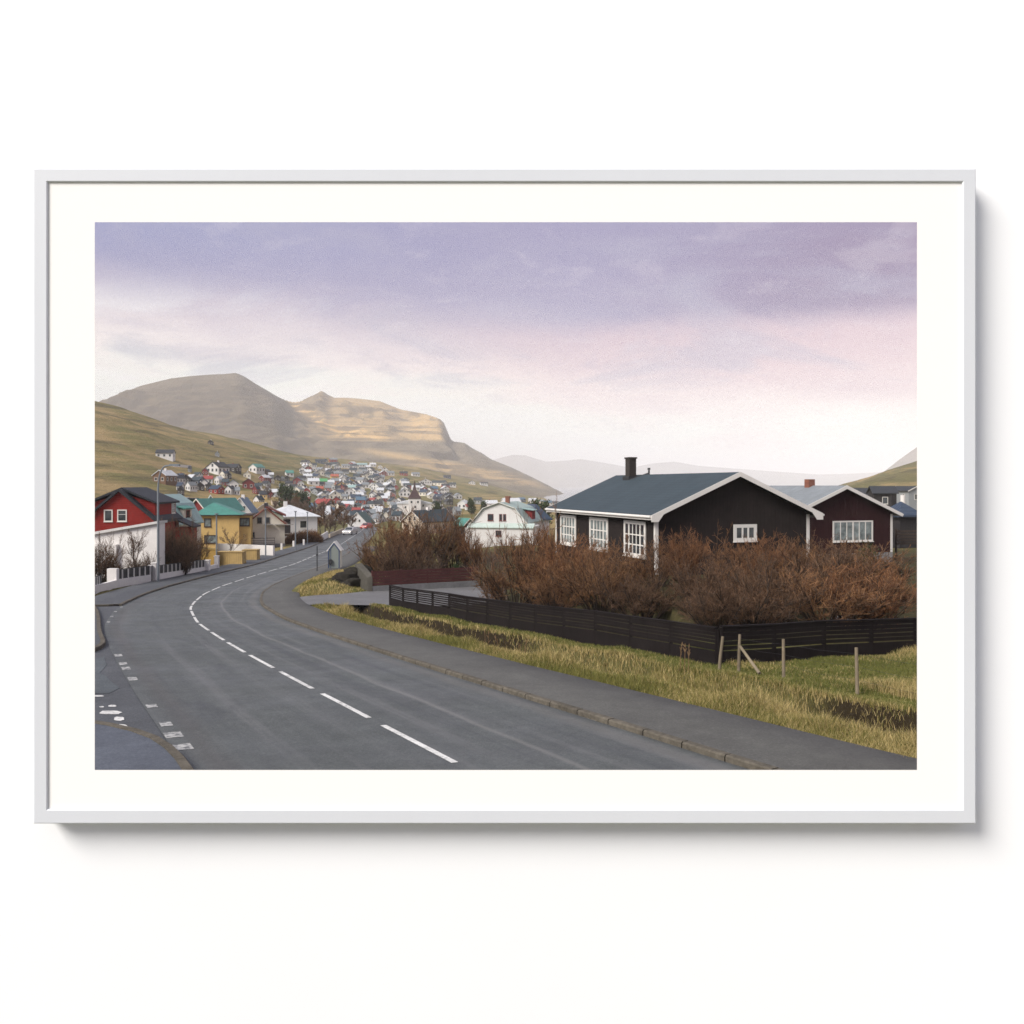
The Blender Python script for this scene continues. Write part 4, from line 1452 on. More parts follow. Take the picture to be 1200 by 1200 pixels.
def teal_gambrel():
    Y = 98.0; w, l = 5.4, 7.0
    root = empty('house', P(180, 650, Y) , R(-2))
    tag(root, 'cream house with a weathered pale green barrel-like roof behind the bare shrubs', 'house')
    hh, rise = 3.6, 3.15; gam = (1.55, 2.1)
    wall_mb(w, l, hh, rise, 'gambrel', 1.6, gam).build('wall', paint((0.60, 0.55, 0.46), 0.85), root)
    roof_mb(w, l, hh, rise, 'gambrel', 0.25, 0.25, 0.15, gam).build('roof', RM['paleteal'], root)
    for sg in (-1, 1):
        dm = MB().box((sg * 1.4, 2.2, hh + 0.2), (sg * (w/2 - 0.1), 4.4, hh + 1.55)).build('dormer', paint((0.60, 0.55, 0.46), 0.85), root)
        MB().prism([(sg * 1.2, hh + 2.0), (sg * (w/2 + 0.2), hh + 1.56), (sg * (w/2 + 0.2), hh + 1.70), (sg * 1.2, hh + 2.14)], 'y', 1.9, 4.7).build('dormer_roof', RM['teal'], dm)
    f = window_mesh(0.9, 1.0, fw=0.1).build('window', WM['darkred'], root)
    f.matrix_local = Matrix.Translation((w/2 - 0.1, 2.85, hh + 0.32)) @ Matrix.Rotation(R(90), 4, 'Z')
    pane_mesh(0.9, 1.0).build('pane', M['glass'], f)
    add_window(root, w, l, 'front', 2.2, 4.2, 0.9, 1.1, M['trim_white'], M['glass'])
teal_gambrel()

def yellow_house():
    Y = 118.0
    b = P(255.5, 643, Y)
    root = empty('house', b, R(13))
    tag(root, 'ochre yellow two-storey house with a green pyramid roof by the road bend', 'house')
    w, l = 5.55, 6.2; hh = 4.55
    dk = paint((0.05, 0.035, 0.03), 0.6)
    MB().box((-w/2, 0, -2), (w/2, l, hh)).build('wall', WM['ochre'], root)
    x = w/2 + 0.55
    rf = MB()
    V = [(-x, -0.5, hh + 0.14), (x, -0.5, hh + 0.14), (x, l + 0.4, hh + 0.14), (-x - 0.6, l + 0.4, hh + 0.14), (-0.9, l * 0.40, hh + 1.78), (-0.5, l * 0.55, hh + 1.78)]
    rf.add(V, [(0, 1, 4), (1, 2, 5, 4), (2, 3, 5), (3, 0, 4, 5), (3, 2, 1, 0)])
    rf.build('roof', RM['teal'], root)
    MB().box((-x + 0.05, -0.45, hh), (x - 0.05, l + 0.35, hh + 0.138)).build('eaves', dk, root)
    MB().box((w/2 + 0.001, 0.9, -2), (w/2 + 1.5, l, hh - 0.02)).build('side_wing', WM['ochre'], root)
    MB().box((w/2 + 0.1, 0.55, hh - 0.018), (w/2 + 1.75, l + 0.2, hh + 0.137)).build('wing_roof', dk, root)
    add_window(root, w, l, 'front', 1.05, 3.12, 0.75, 0.98, dk, M['glass_curtain'], cols=(), rows=(), fw=0.1)
    add_window(root, w, l, 'front', 1.05, 0.85, 1.5, 0.95, dk, M['glass_curtain'], cols=(), rows=(), fw=0.1)
    f = window_mesh(1.15, 0.95, cols=(0.33, 0.66), rows=(), fw=0.1).build('window', dk, root)
    f.matrix_local = Matrix.Translation((w/2 + 0.12, 0.9, 3.15)); pane_mesh(1.15, 0.95).build('pane', M['glass_curtain'], f)
    MB().box((-w/2 - 0.02, -0.07, -1.0), (-w/2 + 0.10, -0.001, hh)).build('downpipe', dk, root)
yellow_house()

def cream_house():
    Y = 124.0
    b = P(311.5, 644.5, Y)
    w, l = 5.3, 6.5; rot = R(15)
    root = empty('house', b, rot)
    tag(root, 'cream house with a red-edged roof and timber deck, right of the yellow house', 'house')
    hh, rise = 3.75, 2.25
    wall_mb(w, l, hh, rise, 'gable').build('wall', WM['cream'], root)
    MB().box((-w/2 - 0.03, -0.03, -2), (w/2 + 0.03, l + 0.03, 0.9)).build('foundation', M['concrete'], root)
    roof_mb(w, l, hh, rise, 'gable', 0.45, 0.4, 0.16).build('roof', paint((0.20, 0.09, 0.06), 0.8), root)
    build_each(barge_mb(w, l, hh, rise, 0.45, 0.4, 0.16, 0.22), 'bargeboard', paint((0.16, 0.045, 0.03), 0.7), root)
    a = w/2; s = rise / a
    d = MB().prism([(a - 0.2, hh + 0.1), (a - 0.2, hh + 1.15), (0.3, hh + rise - 0.25), (0.5, hh + 0.1)], 'y', 1.0, l - 0.8)
    dm = d.build('dormer', paint((0.42, 0.47, 0.36), 0.8), root)
    MB().prism([(a + 0.2, hh + 1.05), (0, hh + rise + 0.17), (0, hh + rise + 0.36), (a + 0.2, hh + 1.25)], 'y', 0.7, l - 0.5).build('dormer_roof', paint((0.14, 0.04, 0.03), 0.7), dm)
    chimney_mb(0.0, 2.0, hh + rise - 0.1, 0.55, 0.5, 0.9, False).build('chimney', paint((0.04, 0.04, 0.05), 0.8), root)
    for u in (1.5, 2.62):
        add_window(root, w, l, 'front', u, 3.95, 0.55, 0.75, paint((0.16, 0.14, 0.12), 0.7), M['glass'], cols=(), rows=())
    add_window(root, w, l, 'front', 0.55, 1.9, 0.5, 0.65, paint((0.16, 0.14, 0.12), 0.7), M['glass'], cols=(), rows=())
    MB().box((1.3, -0.75, 3.62), (3.9, -0.05, 3.74)).box((-0.2, -0.75, 3.62), (1.0, -0.05, 3.74)).build('canopy', paint((0.25, 0.24, 0.22), 0.7), root)
    dk = MB()
    dkm = paint((0.10, 0.09, 0.085), 0.8)
    dk.box((-3.0, -3.2, 0.75), (1.3, -0.05, 0.9))
    for i in range(4): dk.box((-3.0 + i * 1.4, -3.2, -2), (-2.88 + i * 1.4, -3.08, 0.748))
    de = dk.build('deck', dkm, root)
    rl = MB()
    for i in range(4): rl.box((-3.0 + i * 1.4, -3.2, 0.902), (-2.93 + i * 1.4, -3.13, 1.85))
    for z in (1.2, 1.5, 1.86): rl.box((-3.0, -3.21, z), (1.3, -3.12, z + 0.09))
    rl.build('railing', dkm, de)
cream_house()

def white_long_house():
    Y = 150.0
    b = P(345, 636, Y)
    root = empty('house', b, R(24))
    tag(root, 'low white house with a pale grey roof and dark garage opening, above the brown hedge', 'house')
    w, l = 8.0, 10.0; hh = 4.5
    MB().box((-w/2, 0, -2), (w/2, l, hh)).build('wall', WM['white'], root)
    rf = roof_mb(w, l, hh, 1.9, 'hip', 0.5, 0.5, 0.14).build('roof', RM['white'], root)
    chimney_mb(-0.8, 4.6, hh + 1.5, 0.6, 0.6, 1.2, False).build('chimney', M['render_white'], rf)
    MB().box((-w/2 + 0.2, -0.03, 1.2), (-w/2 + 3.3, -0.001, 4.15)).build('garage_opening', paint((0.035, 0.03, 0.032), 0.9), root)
    MB().box((-w/2 + 0.2, -0.9, 1.6), (-w/2 + 3.3, -0.8, 1.72)).build('balcony_rail', paint((0.3, 0.28, 0.26), 0.7), root)
    add_window(root, w, l, 'right', 1.0, 2.5, 0.9, 1.5, M['metal_dark'], M['glass'], cols=(), rows=())
    add_window(root, w, l, 'right', 3.4, 2.5, 0.9, 1.5, M['metal_dark'], M['glass'], cols=(), rows=())
    add_window(root, w, l, 'front', 5.0, 2.6, 1.1, 1.2, M['trim_white'], M['glass'], cols=(), rows=())
white_long_house()

def gambrel_house():
    Y = 104.0
    b = P(585, 640, Y)
    rot = R(-14)
    root = empty('house', b, rot)
    tag(root, 'white house with a rounded barn-like gable and green roof, left of the black house', 'house')
    w, l = 6.8, 9.5
    hh = (640 - 612.5) * Y / 1000; rise = (612.5 - 590) * Y / 1000
    gam = (1.95, rise * 0.70)
    wm = WM['white']
    wall_mb(w, l, hh, rise, 'gambrel', 2, gam).build('wall', wm, root)
    rf = roof_mb(w, l, hh, rise, 'gambrel', 0.18, 0.18, 0.12, gam).build('roof', sheet_roof('pale_green_sheet_roof', (0.30, 0.385, 0.35)), root)
    # white rounded edge board
    a = w / 2; g, gh = gam
    pts = [(-a - 0.25, hh - 0.2), (-g - 0.07, hh + gh + 0.12), (0, hh + rise + 0.13), (g + 0.07, hh + gh + 0.12), (a + 0.25, hh - 0.2)]
    bm_ = MB()
    for p, q in zip(pts[:-1], pts[1:]):
        bm_.beam((p[0], -0.215, p[1]), (q[0], -0.215, q[1]), 0.06, 0.16, up=(0, 1, 0))
    bm_.build('bargeboard', M['trim_white'], root)
    # pent roof over the ground floor
    MB().prism([(-0.35, hh - 0.62), (-0.95, hh - 0.62), (-0.95, hh - 0.52), (-0.02, hh - 0.05), (-0.02, hh - 0.16)], 'x', -a - 0.4, a + 1.1).build('pent_roof', sheet_roof('pale_green_pent_roof', (0.42, 0.50, 0.46)), root)
    MB().box((-a - 0.75, -0.75, -2), (a + 1.0, 0.0 - 0.002, hh - 0.63)).build('ground_floor_bay', wm, root)
    MB().box((a + 0.003, 0.01, -2), (a + 0.95, 4, hh - 0.40)).build('side_bay', wm, root)
    chimney_mb(0.25, 3.2, hh + rise - 0.1, 0.5, 0.5, 0.85).build('chimney', M['brick'], rf)
    dkr = paint((0.14, 0.04, 0.035), 0.7)
    for u, ww in ((2.0, 0.62), (3.45, 0.26), (3.95, 0.26)):
        add_window(root, w, l, 'front', u, hh + 0.28, ww, 0.72, dkr, M['glass'], cols=(), rows=(), fw=0.05)
    add_window(root, w, l, 'front', 3.2, 1.3, 0.62, 0.6, dkr, M['glass'], cols=(), rows=(), fw=0.05).location.y = -0.752
    dm = MB().box((1.7, 3.4, hh + 0.1), (a - 0.05, 5.2, hh + 1.4)).build('dormer', WM['darkred'], root)
    MB().prism([(1.2, hh + 1.75), (a + 0.2, hh + 1.4), (a + 0.2, hh + 1.5), (1.2, hh + 1.87)], 'y', 3.1, 5.5).build('dormer_roof', RM['paleteal'], dm)
gambrel_house()

def simple_house(label, px, base_py, Y, wpx, hh, rise, l, rot, wall, roof, kind='gable', chim=None, wins=True, cat='house', name='house', gam=None, z=None, over=0.35, boards=True):
    b = P(px, base_py, Y)
    root = empty(name, b, R(rot))
    tag(root, label, cat)
    w = wpx * Y / 1000.0
    wm = WM[wall] if isinstance(wall, str) else wall
    wall_mb(w, l, hh, rise, kind, 2.2, gam).build('wall', wm, root)
    rf = roof_mb(w, l, hh, rise, kind, over, 0.3, 0.16, gam).build('roof', RM[roof] if isinstance(roof, str) else roof, root)
    if boards and kind == 'gable':
        build_each(barge_mb(w, l, hh, rise, over, 0.3, 0.16, 0.2), 'bargeboard', M['trim_white'], root)
    if chim: chimney_mb(0.0, l * 0.45, hh + rise - 0.1, 0.6, 0.6, 0.9, False).build('chimney', chim, rf)
    if wins:
        n = max(1, int(w / 2.6))
        for i in range(n):
            add_window(root, w, l, 'front', (i + 0.5) * w / n - 0.4, hh - 1.9, 0.8, 1.1, M['trim_white'], M['glass'], cols=(), rows=())
        for f in ('left', 'right'):
            m = max(1, int(l / 3))
            for i in range(m):
                add_window(root, w, l, f, (i + 0.5) * l / m - 0.4, hh - 1.9, 0.8, 1.1, M['trim_white'], M['glass'], cols=(), rows=())
        if rise > 2:
            for dx in (-0.75, 0.75):
                add_window(root, w, l, 'front', w / 2 - 0.3 + dx, hh + 0.3, 0.6, 0.8, M['trim_white'], M['glass'], cols=(), rows=())
    return root
# second row, seen between and over the near houses
simple_house('white gabled house with a blue roof and two dark windows behind the yellow house', 281, 618, 165, 23, 3.0, 2.5, 7, 6, 'white', 'blue', chim=M['render_white'])
simple_house('dark timber shed with a bright green roof left of the rounded white house', 550, 632, 150, 13, 2.6, 0.9, 3.4, 34, 'black', 'teal', name='shed', cat='shed', wins=False)
simple_house('cream house with a slate roof and wide gable just beyond the brown tree clump', 483, 628, 190, 31, 3.2, 2.3, 12, -34, 'beige', 'slate', chim=M['render_white'])
simple_house('white house under a navy hipped roof beside the black house', 632, 640, 112, 24, 3.4, 1.9, 8, 12, 'white', 'navy', kind='hip', wins=False)
simple_house('small house with a weathered green roof behind the yellow house', 231, 628, 140, 22, 4.2, 1.7, 11, -14, 'darkred', 'teal')
simple_house('grey flat-roofed block behind the pale green roof', 206, 622, 150, 20, 5.6, 0.1, 9, 18, 'grey', 'grey', kind='flat', cat='building', name='building', wins=False)
simple_house('dark green flat-roofed block behind the pale green roof', 221, 622, 152, 14, 5.6, 0.1, 9, 18, 'green', 'dark', kind='flat', cat='building', name='building', wins=False)
simple_house('timber house with red gable edges above the green pyramid roof', 247, 610, 190, 15, 3.2, 2.2, 9, 20, 'grey', 'paleteal')
simple_house('low cream house with a pale sheet roof behind the cream house with red edges', 311, 612, 200, 24, 2.8, 1.7, 9, 32, 'beige', 'straw')
simple_house('white gable-fronted house with a green roof where the road dips out of sight', 418.5, 622.5, 262, 23, 2.5, 3.1, 8, -8, 'white', RM['deepgreen'])
simple_house('small dark house with a dark roof on the slope right of the maroon house', 1047, 604, 150, 24, 4.0, 1.0, 3.8, 82, 'black', 'dark', boards=False)
simple_house('pale gabled house peeping out behind the right end of the maroon house', 1031, 600, 158, 17, 2.6, 1.6, 8, 20, 'white', 'dark')
simple_house('slate-grey house with a row of windows at the right edge of the view', 1074, 592, 190, 20, 3.2, 0.9, 7, 10, 'grey', 'dark')
simple_house('garden pavilion with a navy pyramid roof behind the dark plank screens', 1066, 632, 80, 27, 2.1, 1.25, 2.4, 14, 'black', 'navy', kind='hip', name='pavilion', cat='pavilion', wins=False)
t_ = P(1058, 606, 120)
pp = MB().tube([t_ + Vector((0, 0, -2)), t_ + Vector((0, 0, 3.1))], 0.32, 12)
tag(pp.build('flue', M['render_white']), 'white round flue standing behind the maroon house at the right', 'flue')

def church():
    Y = 450.0
    b = P(486, 612, Y)
    root = empty('church', b, R(8))
    tag(root, 'white church with a dark pointed spire in the middle of the town', 'church')
    wm = M['render_white']
    z1 = (612 - 587) * Y / 1000
    MB().prism([(-9, -4), (9, -4), (9, z1 - 1.4), (-9, z1 - 1.4)], 'y', 3, 20).build('nave', wm, root)
    MB().prism([(-9.4, z1 - 1.6), (9.4, z1 - 1.6), (9.4, z1 - 1.2), (0, z1 + 0.8), (-9.4, z1 - 1.2)], 'y', 2.6, 20.4).build('roof', RM['white'], root)
    tw = MB().box((-3.2, 0, -4), (3.2, 6.4, z1 + 1.2)); tw.build('tower', wm, root)
    zt = z1 + 1.2
    prof = [(3.5, zt), (3.5, zt + 0.3), (2.2, zt + 2.2), (1.3, zt + 4.2), (0.95, zt + 4.6), (0.55, zt + 6.5), (0.3, zt + 8.0), (0.08, zt + 9.6)]
    V = []; F = []
    for r, z in prof:
        for k in range(4): V.append((r * (1, 1, -1, -1)[k], 3.2 + r * (-1, 1, 1, -1)[k], z))
    for i in range(len(prof) - 1):
        for k in range(4): F.append((4*i + k, 4*i + (k + 1) % 4, 4*i + 4 + (k + 1) % 4, 4*i + 4 + k))
    F += [(3, 2, 1, 0), tuple(4 * (len(prof) - 1) + k for k in range(4))]
    MB().add(V, F).build('spire', paint((0.055, 0.03, 0.032), 0.8), root)
    for x, z in ((-1.7, z1 - 0.6), (1.7, z1 - 0.6), (-4.8, z1 - 3.4), (0.3, z1 - 3.2), (4.6, z1 - 2.6)):
        y = -0.001 if abs(x) < 3 else 2.999
        f = window_mesh(0.9, 1.2, cols=(), rows=()).build('window', M['trim_white'], root)
        f.location = (x - 0.45, y, z - 0.6)
        pane_mesh(0.9, 1.2).build('pane', M['glass'], f)
church()

# ---- the town on the slope: every house a thing; (bearing px, foot py, width px, wall, roof, form)
TOWN = """
358 545 9 white dark s;361.5 552 8 red grey g;367 552 6 white white g;375 543 10 navy slate s;381.5 541.8 5 navy dark g;390.5 541.5 9 red grey s;392 546.5 10 grey slate s;
301 554 7 white teal s;309.5 556 8 brown dark g;325.5 563 8 black dark g;331 563.5 6 grey slate g;336.5 563.5 6 black dark g;339 558 9 white teal s;348 567.5 10 darkred blue g;
355 556 6 white dark g;360.5 561.5 10 white white s;371 559.5 8 cream grey g;367 568.5 13 white white s;347 578 9 cream grey g;359 579 9 red white g;355 575 5 white dark g;
325 588 9 white grey g;323 581 12 white white s;308.5 584 10 ochre red s;317 584 7 darkred dark g;358 591 11 white red s;363 600 14 darkred blue s;
396 550.5 8 white navy g;383.5 550.5 8 beige brown g;405 548.5 9 white grey s;413.5 548.5 9 white slate s;424 547.5 12 white paleteal s;425 552.5 9 grey slate s;432 553.5 8 white dark g;
395.5 554 8 white dark s;384 554 8 white white s;414 554 9 white slate s;405 555 8 grey dark s;435.5 556.5 7 white dark g;396 558 11 white grey s;376 557 8 cream dark g;386 559 8 grey slate s;
431.5 561 11 cream dark g;421 558 7 brown grey s;411 567.5 9 yellow navy g;392.5 567.5 9 pink red s;392 561.5 9 yellow orange s;379 568 9 darkred green s;423 566.5 11 white grey s;434.5 567.5 7 darkred dark g;
400.5 572 10 ochre orange g;385.5 572 9 white grey s;413 575 11 white paleteal s;439 574.5 11 white grey g;423.5 576.5 8 white dark g;409 580.5 10 white brown g;416.5 587.5 13 white navy s;427.5 584 7 white slate g;
437.5 583.5 9 white dark g;393 586 14 cream white g;394 590 9 red dark g;422.5 590.5 11 red blue s;432 590.5 6 darkred navy g;374.5 576 8 pink orange s;384.5 575 8 pink red s;407.5 596 14 white white s;
389 596 9 white blue g;405 599 11 white red s;411.5 602 9 red red s;417.5 603 10 darkred red s;425.5 604 8 red dark g;447 598 9 brown grey g;430 612 8 ochre navy g;443 613 10 white orange s;380 596 18 brown red s;
450 557.5 9 darkred white g;457.5 557 8 white grey s;473 557 9 red dark s;487 558 9 white grey s;499 568 14 white straw g;514.5 569.5 17 cream slate s;524 560.5 8 navy dark s;447 574.5 8 navy slate g;457.5 574.5 9 navy dark g;
464 573.5 6 red grey g;477.5 572 9 red slate s;487 574.5 9 white white s;497.5 576 7 red white g;508.5 576 8 pink blue s;502.5 576.5 6 white red g;474.5 582.5 13 white grey g;458.5 585 11 pink white g;435.5 583.5 7 white grey g;
436 594 9 white slate s;462 596 10 white grey s;441.5 604 10 white white s;455 604 9 white dark s;428 598 8 white grey s;420 595.5 8 grey slate s;433.5 603 8 cream dark g;
553.5 568 7 white dark g;567 568.5 9 white dark s;541 596 11 white white g;550 597.5 9 white red s;574 595 17 white white s;598.5 594 20 white white s;511.5 604 8 green dark s;519 604 9 white slate g;528 602 8 white dark s;535 604 7 grey red s;
194 537 22 white dark s;254.5 535 6 grey blue g;246.5 521 7 black dark g;249 555 20 white dark g;273 553 17 black dark s;296 553.5 13 white teal g;186.5 566 20 brown white g;203 566 12 white dark g;217.5 566 11 black dark g;
232 568 14 navy slate s;244 565.5 12 white red s;220 575 9 white grey g;234.5 575 12 black dark g;254 578 14 red navy s;267 579 10 white dark g;273.5 573 14 white blue g;291 573 16 darkred dark g;277.5 579.5 8 white grey s;
303 573 9 white slate s;331 573.5 8 white grey s;312 570 8 grey dark s;222.5 553 3.5 grey dark s;322 592 9 beige straw s;300 592 9 white slate g;
402 566 8 white dark g;418 561.5 8 white slate s;428 571.5 8 white grey s;446 566.5 8 white dark g;404 585 8 white grey s;381 582 9 white dark s;376 588 8 grey slate g;397 578 8 white red g;364 562.5 6 navy dark g;
450.5 587 8 red white s;466.5 590 8 white dark g;437 589.5 8 white red s;446 592 9 grey slate g;413 609 10 white slate s;398 604 9 white grey g;388 603 10 grey blue s;422 612 7 white dark g;452 611 9 cream slate g;
522 571.5 9 red dark s;530 570.5 8 white slate s;538 585 8 white grey g;560 590 9 grey slate s;611 588 8 navy blue s;642 590.5 10 white blue s;651 590 9 grey slate s;633 591 8 beige orange s;624 589.5 9 white white s;659 592 10 white slate s
"""
_k = 0
_rows = []
for _r in TOWN.replace('\n', '').split(';'):
    _q = _r.split()
    if len(_q) == 6 and _q[4] in ('red', 'orange'):
        _k += 1
        if _k % 2: _q[4] = 'dark' if _k % 4 == 1 else 'grey'
    _rows.append(' '.join(_q))
TOWN = ';'.join(_rows)
def town():
    wn = {'white': 'white', 'cream': 'cream', 'beige': 'beige', 'red': 'red', 'darkred': 'dark red', 'yellow': 'yellow', 'ochre': 'amber', 'black': 'black', 'grey': 'grey', 'navy': 'dark blue', 'green': 'dark green', 'brown': 'brown', 'pink': 'salmon pink'}
    rn = {'slate': 'slate blue', 'grey': 'grey', 'dark': 'black', 'navy': 'navy', 'blue': 'blue', 'teal': 'green', 'paleteal': 'pale green', 'green': 'bright green', 'red': 'red', 'orange': 'orange', 'white': 'pale', 'brown': 'brown', 'straw': 'straw-coloured'}
    protos = {}
    def proto(form, bucket):
        """w x l x wall height x rise, in metres, at the base of the front gable"""
        k = (form, bucket)
        if k in protos: return protos[k]
        w = (6.5, 8.5, 11.0, 15.0)[bucket]
        if form == 'g': l = 10.0; ww = w; hh, rise = 3.4 + 0.25 * bucket, min(3.0, 0.32 * w)
        else: l = w; ww = 8.0; hh, rise = 3.1 + 0.2 * bucket, 2.3
        parts = {}
        parts['wall'] = wall_mb(ww, l, hh, rise, 'gable', 4).mesh('wall', WM['white'])
        parts['roof'] = roof_mb(ww, l, hh, rise, 'gable', 0.4, 0.4, 0.25).mesh('roof', RM['dark'])
        parts['chimney'] = chimney_mb(0.3, l * 0.5, hh + rise - 0.2, 0.8, 0.8, 1.2, False).mesh('chimney', M['render_white'])
        parts['window'] = window_mesh(1.1, 1.3, cols=(), rows=(), fw=0.12).mesh('window', M['trim_white'])
        parts['pane'] = pane_mesh(1.1, 1.3).mesh('pane', M['glass'])
        xs = []
        n = max(2, int(ww / 2.8))
        xs += [('front', (i + 0.5) * ww / n - 0.55, hh - 2.2) for i in range(n)]
        if rise > 2.2: xs.append(('front', ww / 2 - 0.55, hh + 0.35))
        m = max(2, int(l / 3.2))
        xs += [('left', (i + 0.5) * l / m - 0.55, hh - 2.2) for i in range(m)] + [('right', (i + 0.5) * l / m - 0.55, hh - 2.2) for i in range(m)]
        protos[k] = (parts, ww, l, xs, w)
        return protos[k]
    fill = random.Random(31)
    have = [(float(q.split()[0]), float(q.split()[1])) for q in TOWN.replace('\n', '').split(';') if q.strip()]
    extra = []
    tries = 0
    while len(extra) < 105 and tries < 9000:
        tries += 1
        px = fill.uniform(352, 528); py = fill.uniform(546, 610)
        lim = 546 + max(0, px - 440) * 0.20
        if py < lim + (12 if px > 455 else 0) or (px < 372 and py > 585) or (468 < px < 506 and py > 585): continue
        if px > 455 and py < 590 and fill.random() < 0.6: continue
        if min((px - a) ** 2 + (2.2 * (py - b)) ** 2 for a, b in have) < (20 if py < 575 else 32): continue
        have.append((px, py))
        wall = fill.choice(('white', 'white', 'white', 'white', 'white', 'white', 'white', 'grey', 'cream', 'cream', 'darkred', 'black'))
        roof = fill.choice(('grey', 'slate', 'dark', 'white', 'grey', 'slate', 'dark', 'navy', 'white'))
        extra.append('%.1f %.1f %.1f %s %s %s' % (px, py, 6.0 + (py - 546) / 16 + fill.uniform(-.8, 1.5), wall, roof, fill.choice('gs')))
    tries = 0; n0 = len(extra)
    while len(extra) < n0 + 24 and tries < 5000:
        tries += 1
        px = fill.uniform(205, 352)
        lo = 556 + max(0, px - 270) * 0.05
        py = fill.uniform(lo, lo + 26)
        if min((px - a) ** 2 + (2.0 * (py - b)) ** 2 for a, b in have) < 60: continue
        have.append((px, py))
        extra.append('%.1f %.1f %.1f %s %s %s' % (px, py, fill.uniform(6.5, 10), fill.choice(('white', 'white', 'cream', 'grey', 'black', 'darkred')), fill.choice(('dark', 'grey', 'slate', 'navy', 'white')), fill.choice('gs')))
    rows = [r.split() for r in (TOWN + ';' + ';'.join(extra)).replace('\n', '').split(';') if r.strip()]
    items = []
    for r in rows:
        px, py, wp, wall, roof, form = float(r[0]), float(r[1]), float(r[2]), r[3], r[4], r[5]
        if px > 605 and py > 586.5: g = Vector(((px - 600) * 0.98, 980, g1((px - 600) * 0.98, 980)))
        else: g = on_ground(px, py, 170, 1650)
        if g is None: print('town miss', r); continue
        items.append([px, py, wp, wall, roof, form, g])
    base = {}
    for it in items:
        px, py, wp, wall, roof, form, g = it
        if px < 300: zone = 'on the left slope'
        elif px > 600: zone = 'by the harbour'
        elif px > 530: zone = 'beyond the barn-like house'
        elif py < 556: zone = 'top of the town' if px < 442 else 'grass slope above the church'
        elif px < 372: zone = 'left of the town'
        elif px > 442: zone = 'around the church'
        elif py < 570: zone = 'upper middle of the town'
        elif py < 586: zone = 'lower middle of the town'
        else: zone = 'low in the town'
        size = 'wide ' if wp >= 12 else ('small ' if wp <= 7 else '')
        it.append('%s%s%s house, %s roof, %s' % (size, wn[wall], ' gabled' if form == 'g' else '', rn[roof], zone))
        base.setdefault(it[-1], []).append(it)
    ordn = ['leftmost'] + [w + ' from the left' for w in 'second third fourth fifth sixth seventh eighth ninth tenth eleventh twelfth thirteenth fourteenth fifteenth sixteenth seventeenth eighteenth nineteenth twentieth'.split()]
    for lb, its in base.items():
        its.sort(key=lambda i: i[0])
        for k, it in enumerate(its):
            it.append(lb if len(its) == 1 else lb + ', ' + ordn[min(k, 19)])
    rr = random.Random(5)
    for it in items:
        px, py, wp, wall, roof, form, g = it[:7]
        real = wp * g.y / 1000.0 * (1.05 if px > 335 else 0.92)
        bucket = 0 if real < 7.2 else (1 if real < 9.8 else (2 if real < 13 else 3))
        parts, ww, l, xs, w = proto(form, bucket)
        sc = real / (w + 0.8)
        face = math.degrees(math.atan2(g.x, g.y))
        ang = (-face if False else 0) + rr.uniform(8, 24) * rr.choice((1, 1, -1))
        if form == 's': ang += 90
        root = empty('house', g - Vector((0, 0, 0.2)), R(ang))
        # the middle of the front stands on the spot
        if form == 's':
            root.location += Vector((math.cos(R(ang - 90)) * l * sc / 2, math.sin(R(ang - 90)) * l * sc / 2, 0))
        s3 = max(0.62, min(1.15, sc))
        root.scale = (sc, sc, s3 * 1.1) if form == 'g' else (s3, sc, s3)
        tag(root, it[8], 'house', 'houses of the hillside town')
        def part(nm, mat, parent):
            o = bpy.data.objects.new(nm, parts[nm]); COL.objects.link(o); o.parent = parent
            if mat is not None:
                o.material_slots[0].link = 'OBJECT'; o.material_slots[0].material = mat
            return o
        part('wall', WM[wall], root)
        rf = part('roof', RM[roof], root)
        if rr.random() < 0.6: part('chimney', rr.choice((M['render_white'], M['brick'], M['metal_dark'])), rf)
        for fc, u, z in xs:
            if g.y > 800 and fc == 'right' and rr.random() < 0.5: continue
            f = part('window', M['trim_white'] if wall != 'white' else M['metal'], root)
            f.matrix_local = face_xf(fc, ww, l, u, z)
            part('pane', None, f)
town()

# ------------------------------------------------------------------ twigs: bushes and bare trees
def twig_material(name, base, tip, var=0.35):
    t = NT(name, 0.85, 0.2)
    c = t.attr('twig')
    n = t.noise(t.coord('Object'), 3.0, 4, 0.6)
    c = t.mix(1.0, c, t.ramp(n, [(0.3, (0.7, 0.7, 0.7)), (0.7, (1.35, 1.3, 1.25))]), 'MULTIPLY')
    t.color(c)
    return t.m
M['twig'] = twig_material('bare_twigs', None, None)

def unit(v):
    return v / np.maximum(np.linalg.norm(v, axis=-1, keepdims=True), 1e-9)

def branches(P0, D, L, curve, r, segs=3):
    """curved spines (n, segs+1, 3): start, direction, length, bend vector"""
    t = np.linspace(0, 1, segs + 1)[None, :, None]
    return P0[:, None, :] + D[:, None, :] * (L[:, None, None] * t) + curve[:, None, :] * (t ** 2) * L[:, None, None]

